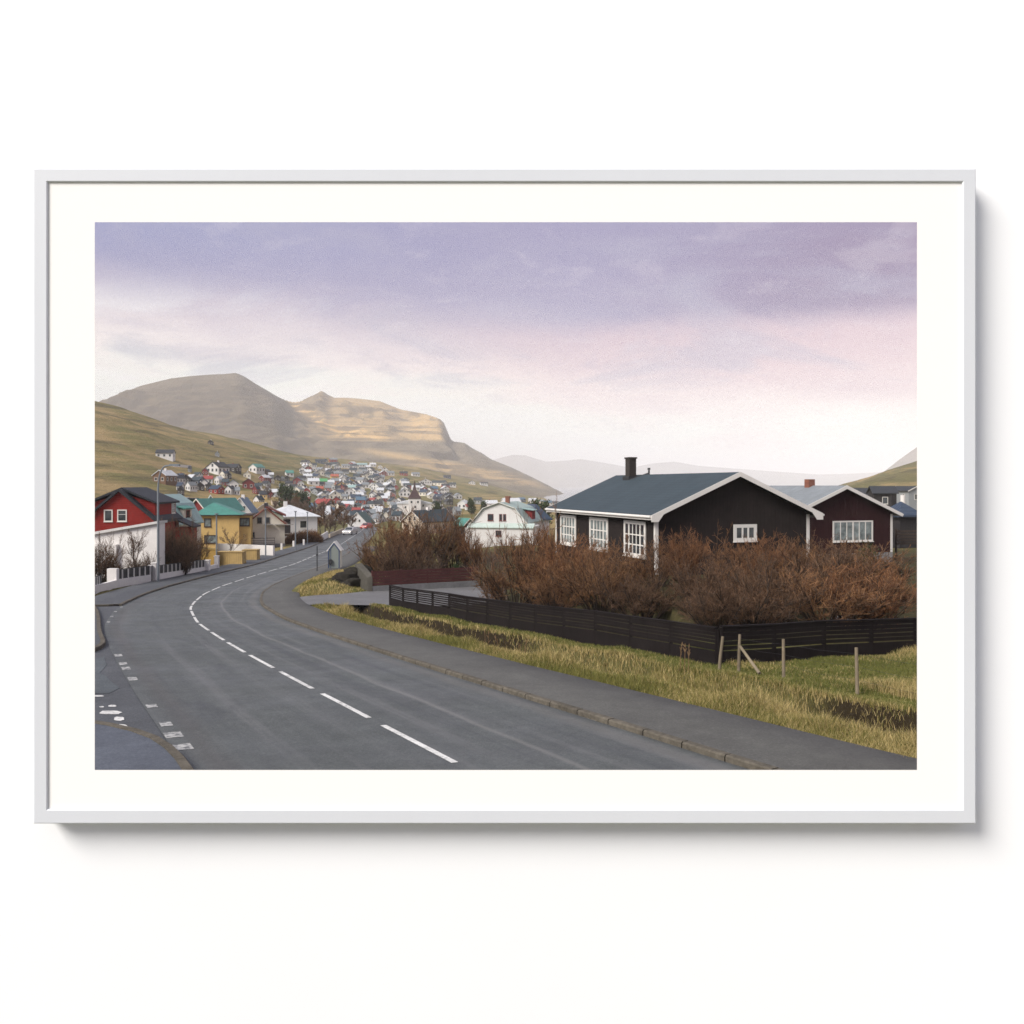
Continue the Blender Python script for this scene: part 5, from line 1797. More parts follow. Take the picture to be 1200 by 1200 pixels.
def skin(spines, r0, r1, sides=3):
    n, k, _ = spines.shape
    T = np.gradient(spines, axis=1); T = unit(T)
    ref = np.array([0.31, 0.57, 0.76])
    A = unit(np.cross(T, ref)); B = np.cross(T, A)
    t = np.linspace(0, 1, k)[None, :]
    rad = r0[:, None] * (1 - t) + r1[:, None] * t
    V = []
    for s in range(sides):
        a = 2 * math.pi * s / sides
        V.append(spines + (A * math.cos(a) + B * math.sin(a)) * rad[..., None])
    V = np.stack(V, 2).reshape(-1, 3)                        # n,k,sides
    base = (np.arange(n) * k * sides)[:, None, None]
    i = np.arange(k - 1)[None, :, None] * sides
    s = np.arange(sides)[None, None, :]; s2 = (s + 1) % sides
    F = np.stack([base + i + s, base + i + s2, base + i + sides + s2, base + i + sides + s], -1).reshape(-1, 4)
    return V, F

def children_of(sp, n_per, r, tlo=0.25, thi=1.0, spread=0.6, up=0.25, lmul=(0.35, 0.6), L=None):
    n, k, _ = sp.shape
    idx = np.repeat(np.arange(n), n_per)
    t = r.uniform(tlo, thi, len(idx))
    f = t * (k - 1); a = np.minimum(f.astype(int), k - 2); fr = (f - a)[:, None]
    P0 = sp[idx, a] * (1 - fr) + sp[idx, a + 1] * fr
    D0 = unit(sp[idx, a + 1] - sp[idx, a])
    D = unit(D0 + r.normal(0, spread, D0.shape) + np.array([0, 0, up]))
    Lc = L[idx] * r.uniform(lmul[0], lmul[1], len(idx)) * (1.15 - 0.5 * t)
    return P0, D, Lc, idx

def plant_mesh(name, levels, cols):
    """levels: list of (spines, r0, r1); cols: colour per level"""
    Vs = []; Fs = []; Cs = []; b = 0
    for (sp, r0, r1, seg), (c0, c1) in zip(levels, cols):
        V, F = skin(sp, r0, r1, 3)
        n, k, _ = sp.shape
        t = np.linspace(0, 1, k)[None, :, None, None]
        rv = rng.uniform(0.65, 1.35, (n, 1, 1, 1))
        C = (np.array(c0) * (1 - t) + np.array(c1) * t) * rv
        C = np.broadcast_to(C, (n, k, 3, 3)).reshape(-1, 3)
        Vs.append(V); Fs.append(F + b); Cs.append(C); b += len(V)
    V = np.concatenate(Vs); F = np.concatenate(Fs); C = np.concatenate(Cs)
    me = np_mesh(name, V, F, M['twig'], smooth=False, link=False)
    vcol(me, 'twig', np.concatenate([C, np.ones((len(C), 1))], 1))
    return me

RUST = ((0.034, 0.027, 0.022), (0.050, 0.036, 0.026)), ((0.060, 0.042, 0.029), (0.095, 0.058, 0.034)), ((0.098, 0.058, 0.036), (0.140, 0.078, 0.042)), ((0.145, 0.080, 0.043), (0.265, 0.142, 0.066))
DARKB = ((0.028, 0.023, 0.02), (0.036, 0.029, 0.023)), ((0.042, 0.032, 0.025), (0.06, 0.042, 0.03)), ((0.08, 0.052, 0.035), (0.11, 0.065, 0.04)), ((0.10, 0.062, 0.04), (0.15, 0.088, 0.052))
GREYB = ((0.07, 0.06, 0.052), (0.10, 0.08, 0.065)), ((0.10, 0.075, 0.06), (0.13, 0.09, 0.07)), ((0.12, 0.085, 0.065), (0.15, 0.10, 0.075)), ((0.14, 0.10, 0.075), (0.18, 0.13, 0.10))

def bush_meshes(seed, H=2.6, W=1.5, stems=44, n1=6, n2=5, n3=2, pal=RUST, thick=1.45, lean=0.55):
    r = np.random.default_rng(seed)
    a = r.uniform(0, 2 * math.pi, stems)
    rad = np.sqrt(r.uniform(0, 1, stems))
    P0 = np.stack([np.cos(a) * rad * W * 0.42, np.sin(a) * rad * W * 0.42, np.full(stems, -0.1)], 1)
    D = unit(np.stack([np.cos(a) * rad * lean + r.normal(0, 0.12, stems), np.sin(a) * rad * lean + r.normal(0, 0.12, stems), np.ones(stems)], 1))
    L = H * r.uniform(0.35, 1.08, stems) ** 0.8 * (1.05 - 0.22 * rad)
    cv = np.stack([np.cos(a) * 0.16, np.sin(a) * 0.16, np.full(stems, -0.05)], 1) * rad[:, None] + r.normal(0, 0.06, (stems, 3))
    s0 = branches(P0, D, L, cv, r, 5)
    lv = [(s0, np.full(stems, 0.026 * thick), np.full(stems, 0.007 * thick), 5)]
    P1, D1, L1, i1 = children_of(s0, n1, r, 0.15, 0.95, 0.42, 0.25, (0.32, 0.6), L)
    s1 = branches(P1, D1, L1, r.normal(0, 0.22, D1.shape) + np.array([0, 0, 0.10]), r, 4)
    lv.append((s1, np.full(len(L1), 0.011 * thick), np.full(len(L1), 0.006 * thick), 3))
    P2, D2, L2, i2 = children_of(s1, n2, r, 0.2, 1.0, 0.60, 0.22, (0.40, 0.75), L1)
    s2 = branches(P2, D2, L2, r.normal(0, 0.22, D2.shape) + np.array([0, 0, 0.10]), r, 3)
    lv.append((s2, np.full(len(L2), 0.0075 * thick), np.full(len(L2), 0.0045 * thick), 2))
    P3, D3, L3, i3 = children_of(s2, n3, r, 0.3, 1.0, 0.5, 0.35, (0.5, 0.95), L2)
    s3 = branches(P3, D3, L3, r.normal(0, 0.08, D3.shape), r, 1)
    lv.append((s3, np.full(len(L3), 0.006 * thick), np.full(len(L3), 0.003 * thick), 1))
    return plant_mesh('stems', lv[:2], pal[:2]), plant_mesh('twigs', lv[2:], pal[2:])

def tree_meshes(seed, H=5.0, pal=GREYB, thick=1.0, spread=0.6, n0=7, n1=6, n2=7, n3=4, tr=0.11):
    r = np.random.default_rng(seed)
    # trunk
    sp = branches(np.array([[0, 0, -0.3]]), np.array([[0.05, 0.0, 1.0]]), np.array([H * 0.75]), r.normal(0, 0.08, (1, 3)), r, 8)
    lt = [(sp, np.array([tr]), np.array([tr * 0.3]), 8)]
    P0, D0, L0, _ = children_of(sp, n0, r, 0.22, 1.0, 0.55, 0.25, (0.5, 0.8), np.array([H * 0.8]))
    s0 = branches(P0, D0, L0, r.normal(0, 0.12, D0.shape) + np.array([0, 0, 0.12]), r, 5)
    lt.append((s0, np.full(len(L0), tr * 0.42), np.full(len(L0), tr * 0.12), 5))
    P1, D1, L1, _ = children_of(s0, n1, r, 0.2, 1.0, 0.5, 0.2, (0.35, 0.6), L0)
    s1 = branches(P1, D1, L1, r.normal(0, 0.12, D1.shape) + np.array([0, 0, 0.1]), r, 3)
    P2, D2, L2, _ = children_of(s1, n2, r, 0.2, 1.0, 0.5, 0.2, (0.4, 0.75), L1)
    s2 = branches(P2, D2, L2, r.normal(0, 0.1, D2.shape) + np.array([0, 0, 0.1]), r, 2)
    P3, D3, L3, _ = children_of(s2, n3, r, 0.3, 1.0, 0.5, 0.2, (0.45, 0.8), L2)
    s3 = branches(P3, D3, L3, r.normal(0, 0.1, D3.shape), r, 1)
    cr = [(s1, np.full(len(L1), 0.02 * thick), np.full(len(L1), 0.01 * thick), 3), (s2, np.full(len(L2), 0.011 * thick), np.full(len(L2), 0.006 * thick), 2),
          (s3, np.full(len(L3), 0.008 * thick), np.full(len(L3), 0.004 * thick), 1)]
    return plant_mesh('trunk', lt, pal[:2]), plant_mesh('crown', cr, pal[1:])

def leafy_meshes(seed, H=3.0, W=1.6, n=2600, leaf=0.10, cols=((0.02, 0.035, 0.014), (0.05, 0.075, 0.025)), flat=0.75):
    """evergreen shrub: leaf faces gathered in uneven clumps round a few stems"""
    r = np.random.default_rng(seed)
    k = 26
    a = r.uniform(0, 6.28, k); h = r.uniform(0.12, 1, k); rr = W * 0.5 * np.sqrt(1 - 0.75 * h ** 2) * r.uniform(0.3, 1, k)
    cc = np.stack([np.cos(a) * rr, np.sin(a) * rr, h * H * 0.88], 1)
    ci = r.integers(0, k, n)
    p = cc[ci] + r.normal(0, 1, (n, 3)) * np.array([0.16 * W, 0.16 * W, 0.10 * H])
    p[:, 2] = np.abs(p[:, 2])
    d = unit(r.normal(0, 1, (n, 3))); e = unit(np.cross(d, r.normal(0, 1, (n, 3))))
    s = leaf * r.uniform(0.6, 1.4, n)[:, None]
    V = np.stack([p - d * s, p + e * s * 0.45, p + d * s, p - e * s * 0.45], 1).reshape(-1, 3)
    F = np.arange(4 * n).reshape(n, 4)
    me = np_mesh('foliage', V, F, M['twig'], link=False)
    c = np.array(cols[0]) + (np.array(cols[1]) - np.array(cols[0])) * (r.uniform(0, 1, n)[:, None] * 0.6 + r.uniform(0, 1, k)[ci][:, None] * 0.4)
    vcol(me, 'twig', np.concatenate([np.repeat(c, 4, 0), np.ones((4 * n, 1))], 1))
    st = 6
    a = r.uniform(0, 6.28, st)
    sp = branches(np.zeros((st, 3)), unit(np.stack([np.cos(a) * .35, np.sin(a) * .35, np.ones(st)], 1)), np.full(st, H * 0.75), r.normal(0, .1, (st, 3)), r, 4)
    return plant_mesh('stems', [(sp, np.full(st, .05), np.full(st, .015), 4)], GREYB[:1]), me

def tint(pal, f):
    return tuple(tuple(tuple(c * k for c, k in zip(e, f)) for e in lv) for lv in pal)
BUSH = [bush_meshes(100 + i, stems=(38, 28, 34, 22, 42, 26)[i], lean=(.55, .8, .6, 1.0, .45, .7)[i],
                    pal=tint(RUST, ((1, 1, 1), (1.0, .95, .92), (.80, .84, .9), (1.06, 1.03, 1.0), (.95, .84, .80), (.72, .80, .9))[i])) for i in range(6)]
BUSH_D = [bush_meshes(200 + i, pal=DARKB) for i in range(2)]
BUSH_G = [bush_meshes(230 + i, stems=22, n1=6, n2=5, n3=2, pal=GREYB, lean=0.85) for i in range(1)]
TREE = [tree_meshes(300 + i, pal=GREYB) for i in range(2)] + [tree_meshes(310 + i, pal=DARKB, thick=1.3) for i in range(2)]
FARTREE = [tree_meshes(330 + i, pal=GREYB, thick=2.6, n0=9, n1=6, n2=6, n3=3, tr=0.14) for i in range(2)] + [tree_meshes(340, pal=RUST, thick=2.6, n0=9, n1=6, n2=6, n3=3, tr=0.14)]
LEAFY = [leafy_meshes(400 + i) for i in range(2)] + [leafy_meshes(410, n=1200, leaf=0.16)]

def plant(name, cat, label, meshes, loc, rz, sc, group=None):
    root = empty(name, loc, rz)
    root.scale = sc if isinstance(sc, tuple) else (sc, sc, sc)
    tag(root, label, cat, group)
    for me in meshes:
        o = bpy.data.objects.new(me.name.split('.')[0], me)
        COL.objects.link(o); o.parent = root
    return root

pr = random.Random(3)
def bush_at(px, py_base, Y, hpx, wmul, label, kind, group=None, name='bush', cat='bush', zg=True):
    x = (px - 600) * Y / 1000.0
    z = g1(x, Y)
    h = (569 + (-z) * 1000 / Y - hpx) * Y / 1000.0        # hpx: where its top is seen
    s = h / 2.5
    pool = {'rust': BUSH, 'dark': BUSH_D, 'grey': BUSH_G, 'green': LEAFY[:2]}[kind]
    if kind == 'green': s = h / 2.9
    return plant(name, cat, label, pr.choice(pool), (x, Y, z), pr.uniform(0, 6.28), (s * wmul * .86, s * wmul * .86, s), group)

# the overgrown garden in front of the black house
GB = 'bushes in the garden of the black house'
for a in [
 (606, 0, 41.0, 634, 1.00, 'loose orange-brown bush at the left end of the garden, over the driveway', 'rust'),
 (632, 0, 43.5, 622, 0.95, 'tall rust bush reaching up below the left window of the black house', 'rust'),
 (660, 0, 38.0, 640, 1.15, 'broad rust bush in front of the left and middle windows', 'rust'),
 (690, 0, 41.5, 636, 0.95, 'rust bush whose tips touch the middle window of the black house', 'rust'),
 (706, 0, 34.5, 654, 1.25, 'wide low rust bush behind the middle of the black fence', 'rust'),
 (735, 0, 37.0, 644, 1.10, 'rust bush just under the nearest window of the black house', 'rust'),
 (770, 0, 33.5, 640, 1.15, 'spiky rust bush at the near corner board of the black house', 'rust'),
 (752, 0, 30.5, 672, 1.25, 'dark brown bush low against the black fence', 'dark'),
 (800, 0, 35.5, 628, 0.95, 'tall thin-tipped bush before the black gable, left of its small window', 'rust'),
 (822, 0, 30.0, 662, 1.20, 'brown bush in the hollow left of the fence corner', 'dark'),
 (858, 0, 33.0, 640, 1.15, 'dense rust bush directly below the small gable window', 'rust'),
 (893, 0, 34.5, 634, 1.10, 'rust bush with upright orange tips right of the small gable window', 'rust'),
 (905, 0, 29.5, 664, 1.20, 'brown bush behind the fence over the pale stones', 'dark'),
 (935, 0, 35.0, 641, 1.10, 'rust bush hiding the right corner board of the black house', 'rust'),
 (955, 0, 33.0, 648, 1.7, 'wide brown bush in front of the gap between the two dark houses', 'dark'),
 (1005, 0, 33.5, 648, 1.6, 'reddish bush below the long window of the maroon house', 'rust'),
 (583, 0, 45.5, 654, 0.80, 'thin grey-stemmed bush standing on the driveway edge', 'grey'),
]:
    bush_at(*a, group=GB)
for a in [
 (880, 0, 27.6, 676, 1.7, 'low tangled bush right behind the fence over the pale stones', 'dark'),
 (966, 0, 28.2, 668, 1.7, 'reddish tangled bush over the right-hand pale stones', 'rust'),
 (1008, 0, 28.6, 668, 1.7, 'upright reddish bush behind the middle of the right-hand fence', 'rust'),
 (990, 0, 34.5, 644, 1.9, 'brown bush under the left end of the long window', 'dark'),
 (838, 0, 27.0, 690, 1.5, 'low brown bush in the angle of the black fence', 'dark'),
 (650, 0, 34.5, 668, 1.2, 'low orange-brown bush behind the open part of the black fence', 'rust'),
]:
    bush_at(*a, group=GB)
bush_at(1016, 0, 38.5, 641, 1.2, 'dark green rounded shrub below the right end of the long window', 'green')
# clump behind the brown plank fence
GC = 'tall brown bushes behind the brown plank fence'
for a in [
 (436, 0, 66, 636, 0.70, 'low edge bush at the road end of the brown clump', 'rust'),
 (452, 0, 64, 617, 0.85, 'rust bush at the left of the clump above the plank fence', 'rust'),
 (478, 0, 67, 608, 0.85, 'tallest dark rust bush in the clump above the plank fence', 'rust'),
 (470, 0, 60.5, 640, 1.0, 'dark low bush at the foot of the clump above the plank fence', 'dark'),
 (505, 0, 66, 609, 0.85, 'round rust bush in the middle of the clump above the plank fence', 'rust'),
 (530, 0, 69, 611, 0.80, 'orange-brown bush left of the rounded white house', 'rust'),
 (552, 0, 66, 628, 0.80, 'brown bush under the rounded white house at the right of the clump', 'rust'),
 (578, 0, 60, 634, 0.75, 'greyish open bush in front of the rounded white house', 'grey'),
 (612, 0, 58, 628, 0.80, 'grey-brown bush in front of the side of the rounded white house', 'rust'),
 (640, 0, 60, 622, 0.75, 'rust bush between the rounded white house and the black house', 'rust'),
 (505, 0, 60, 655, 0.9, 'thin brown bush close behind the plank fence', 'grey'),
]:
    bush_at(*a, group=GC)
bush_at(534, 0, 60.5, 662, 1.0, 'small green leafy shrub inside the brown clump over the plank fence', 'green')
# shrubs and trees behind the white wall on the left
GL = 'bare shrubs behind the white railing wall'
for a in [
 (116, 0, 62, 636, 0.75, 'dark bare shrub at the left edge in front of the white garage', 'dark'),
 (136, 0, 64, 657, 0.9, 'low dark shrub between the garage and the railing wall', 'dark'),
 (166, 0, 66, 652, 0.9, 'low shrub behind the dark gate', 'dark'),
 (200, 0, 72, 618, 0.70, 'big dark round shrub right of the white garage', 'dark'),
 (217, 0, 77, 620, 0.70, 'dark shrub in front of the pale green roofed house', 'dark'),
 (228, 0, 80, 634, 0.70, 'dark shrub left of the yellow house', 'dark'),
 (212, 0, 71, 642, 0.8, 'low dark shrub behind the long railing', 'dark'),
]:
    bush_at(*a, group=GL)
def tree_at(px, Y, top, wmul, label, meshes, group=None, H=5.0, name='tree'):
    x = (px - 600) * Y / 1000.0
    z = g1(x, Y)
    h = (569 - z * 1000 / Y - top) * Y / 1000.0
    s = h / H
    return plant(name, 'tree', label, meshes, (x, Y, z), pr.uniform(0, 6.28), (s * wmul, s * wmul, s), group)
tree_at(158, 65, 624, 0.9, 'small twisted bare tree in front of the white garage', TREE[0])
tree_at(271, 100, 617, 1.0, 'slender bare tree in front of the yellow house wall', TREE[1])
tree_at(242, 108, 622, 0.9, 'thin bare tree between the dark shrub and the yellow house', TREE[1])
# bare trees of the lower town
GT = 'bare trees along the lower part of the town'
k = 0
for px, Y, top, lab in [
 (371, 172, 595, 'bare brown tree right of the low white house'), (381, 178, 590, 'bare grey-brown tree above the left kerb of the far road'), (392, 185, 592, 'round bare tree above the oncoming car'),
 (402, 195, 597, 'bare tree left of the white gable-fronted house'), (386, 168, 601, 'lower bare tree by the white roadside board'), (376, 165, 606, 'small bare tree at the end of the brown hedge'),
 (411, 215, 602, 'last bare tree before the white house in the dip'), (366, 210, 590, 'bare tree behind the white house roof ridge'),
 (352, 250, 585, 'bare tree beyond the low white house at left'), (337, 262, 583, 'grey bare tree in the hollow above the cream house'), (322, 268, 588, 'grey bare tree over the chimney of the cream house'), (344, 300, 582, 'bare tree below the white town houses'),
 (304, 240, 588, 'dull brown tree above the white gabled house'), (315, 380, 570, 'bare tree under the retaining wall on the slope')]:
    tree_at(px, Y, top, 1.15, lab, FARTREE[k % 3] if k % 4 else FARTREE[0], GT); k += 1
GE = 'dark evergreens of the town'
for px, Y, top, lab in [(333, 330, 570, 'dark round evergreen left of the cream barn-like house'), (340, 335, 573, 'dark evergreen right beside the round one'), (349, 320, 578, 'low dark evergreen under the cream house'),
                        (357, 322, 579, 'dark evergreen under the red and white house'), (512, 300, 590, 'evergreen right of the church'),
                        (628, 200, 589, 'dark green conifer left of the black house roof'), (638, 195, 591, 'dark green conifer touching the black house roof edge'), (552, 330, 586, 'grey-green tree left of the long white warehouse'), (567, 340, 588, 'dark tree before the long white warehouse')]:
    x = (px - 600) * Y / 1000.0; z = g1(x, Y); h = max(2.5, (569 - z * 1000 / Y - top) * Y / 1000.0)
    plant('evergreen_tree', 'tree', lab, LEAFY[2], (x, Y, z), pr.uniform(0, 6), (h / 2.7 * .9, h / 2.7 * .9, h / 2.7), GE)

# clipped brown hedge on the far left roadside
def hedge():
    r = np.random.default_rng(77)
    root = empty('hedge', P(352, 640, 132))
    tag(root, 'rounded rust-brown hedge beside the far pavement, below the low white house', 'hedge')
    n = 2600
    a = r.uniform(0, 1, n)
    P0 = np.stack([-2.9 + 5.6 * a + r.normal(0, .1, n), r.uniform(-1.0, 1.2, n) + 2.5 * a, np.full(n, -0.7) + 0.8 * a], 1)
    D = unit(np.stack([r.normal(0, .14, n), r.normal(0, .14, n), np.ones(n)], 1))
    L = 2.35 * np.sqrt(np.clip(1 - np.abs(a * 2 - 1) ** 4, .25, 1)) * r.uniform(.7, 1.02, n)
    s0 = branches(P0, D, L, r.normal(0, .08, (n, 3)), r, 3)
    P1, D1, L1, _ = children_of(s0, 4, r, .3, 1, .35, .3, (.15, .3), L)
    s1 = branches(P1, D1, L1, r.normal(0, .05, D1.shape), r, 1)
    me = plant_mesh('twigs', [(s0, np.full(n, .02), np.full(n, .012), 3), (s1, np.full(len(L1), .014), np.full(len(L1), .008), 1)], [RUST[2], RUST[3]])
    o = bpy.data.objects.new('twigs', me); COL.objects.link(o); o.parent = root
hedge()

# ------------------------------------------------------------------ grass
def grass_material():
    t = NT('grass_blades', 0.8, 0.15)
    t.color(t.attr('blade'))
    return t.m
M['grass'] = grass_material()
def blades(name, x, y, z, h, w, cols, lean=0.45, seed=0):
    r = np.random.default_rng(seed)
    n = len(x)
    a = r.uniform(0, 6.28, n); b = r.uniform(0, 6.28, n)
    s = np.stack([np.cos(a), np.sin(a), np.zeros(n)], 1) * (w / 2)[:, None]
    ln = np.stack([np.cos(b), np.sin(b), np.zeros(n)], 1) * (h * lean * r.uniform(0.2, 1.3, n))[:, None]
    p = np.stack([x, y, z - 0.02], 1)
    up = np.array([0, 0, 1.0])
    m = p + up * (h * 0.55)[:, None] + ln * 0.3
    tip = p + up * (h * 0.95)[:, None] + ln
    V = np.stack([p - s, p + s, m + s * 0.7, m - s * 0.7, tip], 1).reshape(-1, 3)
    i = np.arange(n) * 5
    Q = np.stack([i, i + 1, i + 2, i + 3], 1); T = np.stack([i + 3, i + 2, i + 4], 1)
    o = np_mesh(name, V, [Q, T], M['grass'])
    vcol(o.data, 'blade', np.concatenate([np.repeat(cols, 5, 0), np.ones((5 * n, 1))], 1))
    return o

def grass():
    r = np.random.default_rng(55)
    N = 1500000
    # candidate spots, denser near the viewer
    u = r.uniform(60, 1180, N); Y = np.exp(r.uniform(math.log(9.5), math.log(75), N))
    x = (u - 600) * Y / 1000.0
    keep = r.uniform(0, 1, N) < np.clip((Y / 30.0) ** 0.2, 0.3, 1)
    x, Y = x[keep], Y[keep]
    d = road_d(x, Y)
    dr = poly_in(DRIVE, x, Y)
    k = (d > 5.86 + 0.16 * np.clip(_nb(x * 2.1, Y * 2.1), -.6, .6)) & (d < 11.0 + 8 * (Y < 26)) & ~dr
    x, Y, d = x[k], Y[k], d[k]
    kp = ~((d > 10.9) & in_garden(x, Y))
    x, Y, d = x[kp], Y[kp], d[kp]
    z = G(x, Y, d)
    n = len(x)
    nz = _nb(x * 0.5, Y * 0.5); nz2 = _nb(x * 1.7 + 9, Y * 1.7)
    verge = sstep(9.2, 8.6, d)
    field = (d > 10.9).astype(float)
    mound = sstep(53, 55, Y) * sstep(11, 9.5, d)
    straw = np.clip(0.42 * verge * sstep(6.3, 7.3, d) + 0.34 * nz * verge + 0.10 * verge + 0.45 * mound + field * (0.35 + 0.35 * nz) + 0.12, 0, 1)
    tall = np.clip(verge * sstep(6.2, 7.2, d) * sstep(8.5, 7.9, d) * (0.6 + 0.6 * nz2), 0, 1) + field * sstep(0.0, 0.9, nz) * 0.8 + 0.2 * mound
    h = (0.06 + 0.06 * r.uniform(0, 1, n)) * (1 + 0.8 * verge) + (0.10 + 0.20 * np.clip(nz, 0, 1)) * tall * r.uniform(0.4, 1.2, n) + 0.10 * sstep(0.5, 1.2, nz2) * r.uniform(0, 1, n)
    sparse = (sstep(8.25, 8.35, d) * sstep(8.85, 8.7, d) * sstep(55, 53, Y) * np.clip(0.93 + 0.3 * nz2, 0, 0.97) * bare_bank(Y)) > r.uniform(0, 1.0, n)
    bank = (mound > 0.5) & (Y < 60) & (d > 6.8) & (d < 10)
    sel = ~sparse & ~(bank & (r.uniform(0, 1, n) < 0.45 * (Y < 57.0)))
    x, Y, z, h, straw, verge, field = [q[sel] for q in (x, Y, z, h, straw, verge, field)]
    n = len(x)
    w = np.clip(Y * 0.00055, 0.008, 0.03)
    t = r.uniform(0, 1, n)
    green = np.array([0.070, 0.088, 0.020])[None] * (1 - t[:, None]) + np.array([0.225, 0.195, 0.060])[None] * t[:, None]
    lawn = np.array([0.080, 0.098, 0.024])[None] * (1 - t[:, None]) + np.array([0.155, 0.150, 0.042])[None] * t[:, None]
    dry = np.array([0.30, 0.225, 0.085])[None] * (1 - t[:, None]) + np.array([0.50, 0.40, 0.19])[None] * t[:, None]
    base = np.where((verge > 0.4)[:, None], green, lawn)
    isdry = (r.uniform(0, 1, n) < straw * 0.82)[:, None]
    c = np.where(isdry, dry, base)
    o = blades('verge_grass', x, Y, z, h, w, c, 0.55, 8)
    tag(o, 'yellow and green winter grass between the pavement and the fences', 'grass', kind='stuff')
    # dead stalks standing in the ditch grass
    spots = [(588, 747, 31), (583, 747, 31.5), (594, 746, 30.7), (600, 744, 31.2), (608, 751, 30), (612, 752, 29.6), (801, 785, 23), (808, 786, 22.6), (803, 786, 22.8), (793, 783, 23.4), (926, 770, 23.5), (934, 772, 23)]
    return n

FA = [(-6.43, 45.0), (-1.0, 34.9), (5.57, 23.2)]                 # black fence, roadside run
FB = [(5.57, 23.2), (12.3, 26.0), (22.0, 29.5)]                  # black fence, right-hand run
def in_garden(x, y):
    poly = FA + FB[1:] + [(40, 60), (0, 75), (-7, 60)]
    return poly_in(poly, x, y)
print('blades', grass())

def tall_stalks():
    r = np.random.default_rng(9)
    def clump(label, pts, hgt):
        mb = MB()
        c = np.mean([on_road(px, py)[:2] for px, py in pts], axis=0)
        o_ = Vector((c[0], c[1], g1(*c)))
        for px, py in pts:
            p = on_road(px, py); z = g1(p.x, p.y)
            q = Vector((p.x, p.y, z)) - o_
            hh = hgt * r.uniform(.75, 1.1); dx, dy = r.normal(0, .08, 2)
            mb.tube([q - Vector((0, 0, .05)), q + Vector((dx * .4, dy * .4, hh * .55)), q + Vector((dx, dy, hh))], [.011, .009, .006], 5)
            for k in range(5):
                t = r.uniform(.6, 1)
                b = q + Vector((dx * t, dy * t, hh * t))
                mb.tube([b, b + Vector((r.normal(0, .035), r.normal(0, .035), .09))], [.014, .006], 4)
        tag(mb.build('dead_stalks', paint((0.16, 0.10, 0.05), .9), loc=o_), label, 'dead plant')
    clump('tall straw-brown dead stalks before the middle of the black fence', [(572, 748), (577, 749), (582, 750), (569, 747)], 0.95)
    clump('pair of dark dead stalks where the ditch passes the black fence', [(610, 757), (613, 758)], 0.9)
    clump('thin dead stalks in front of the corner of the black fence', [(802, 790), (807, 791), (797, 789)], 0.75)
tall_stalks()

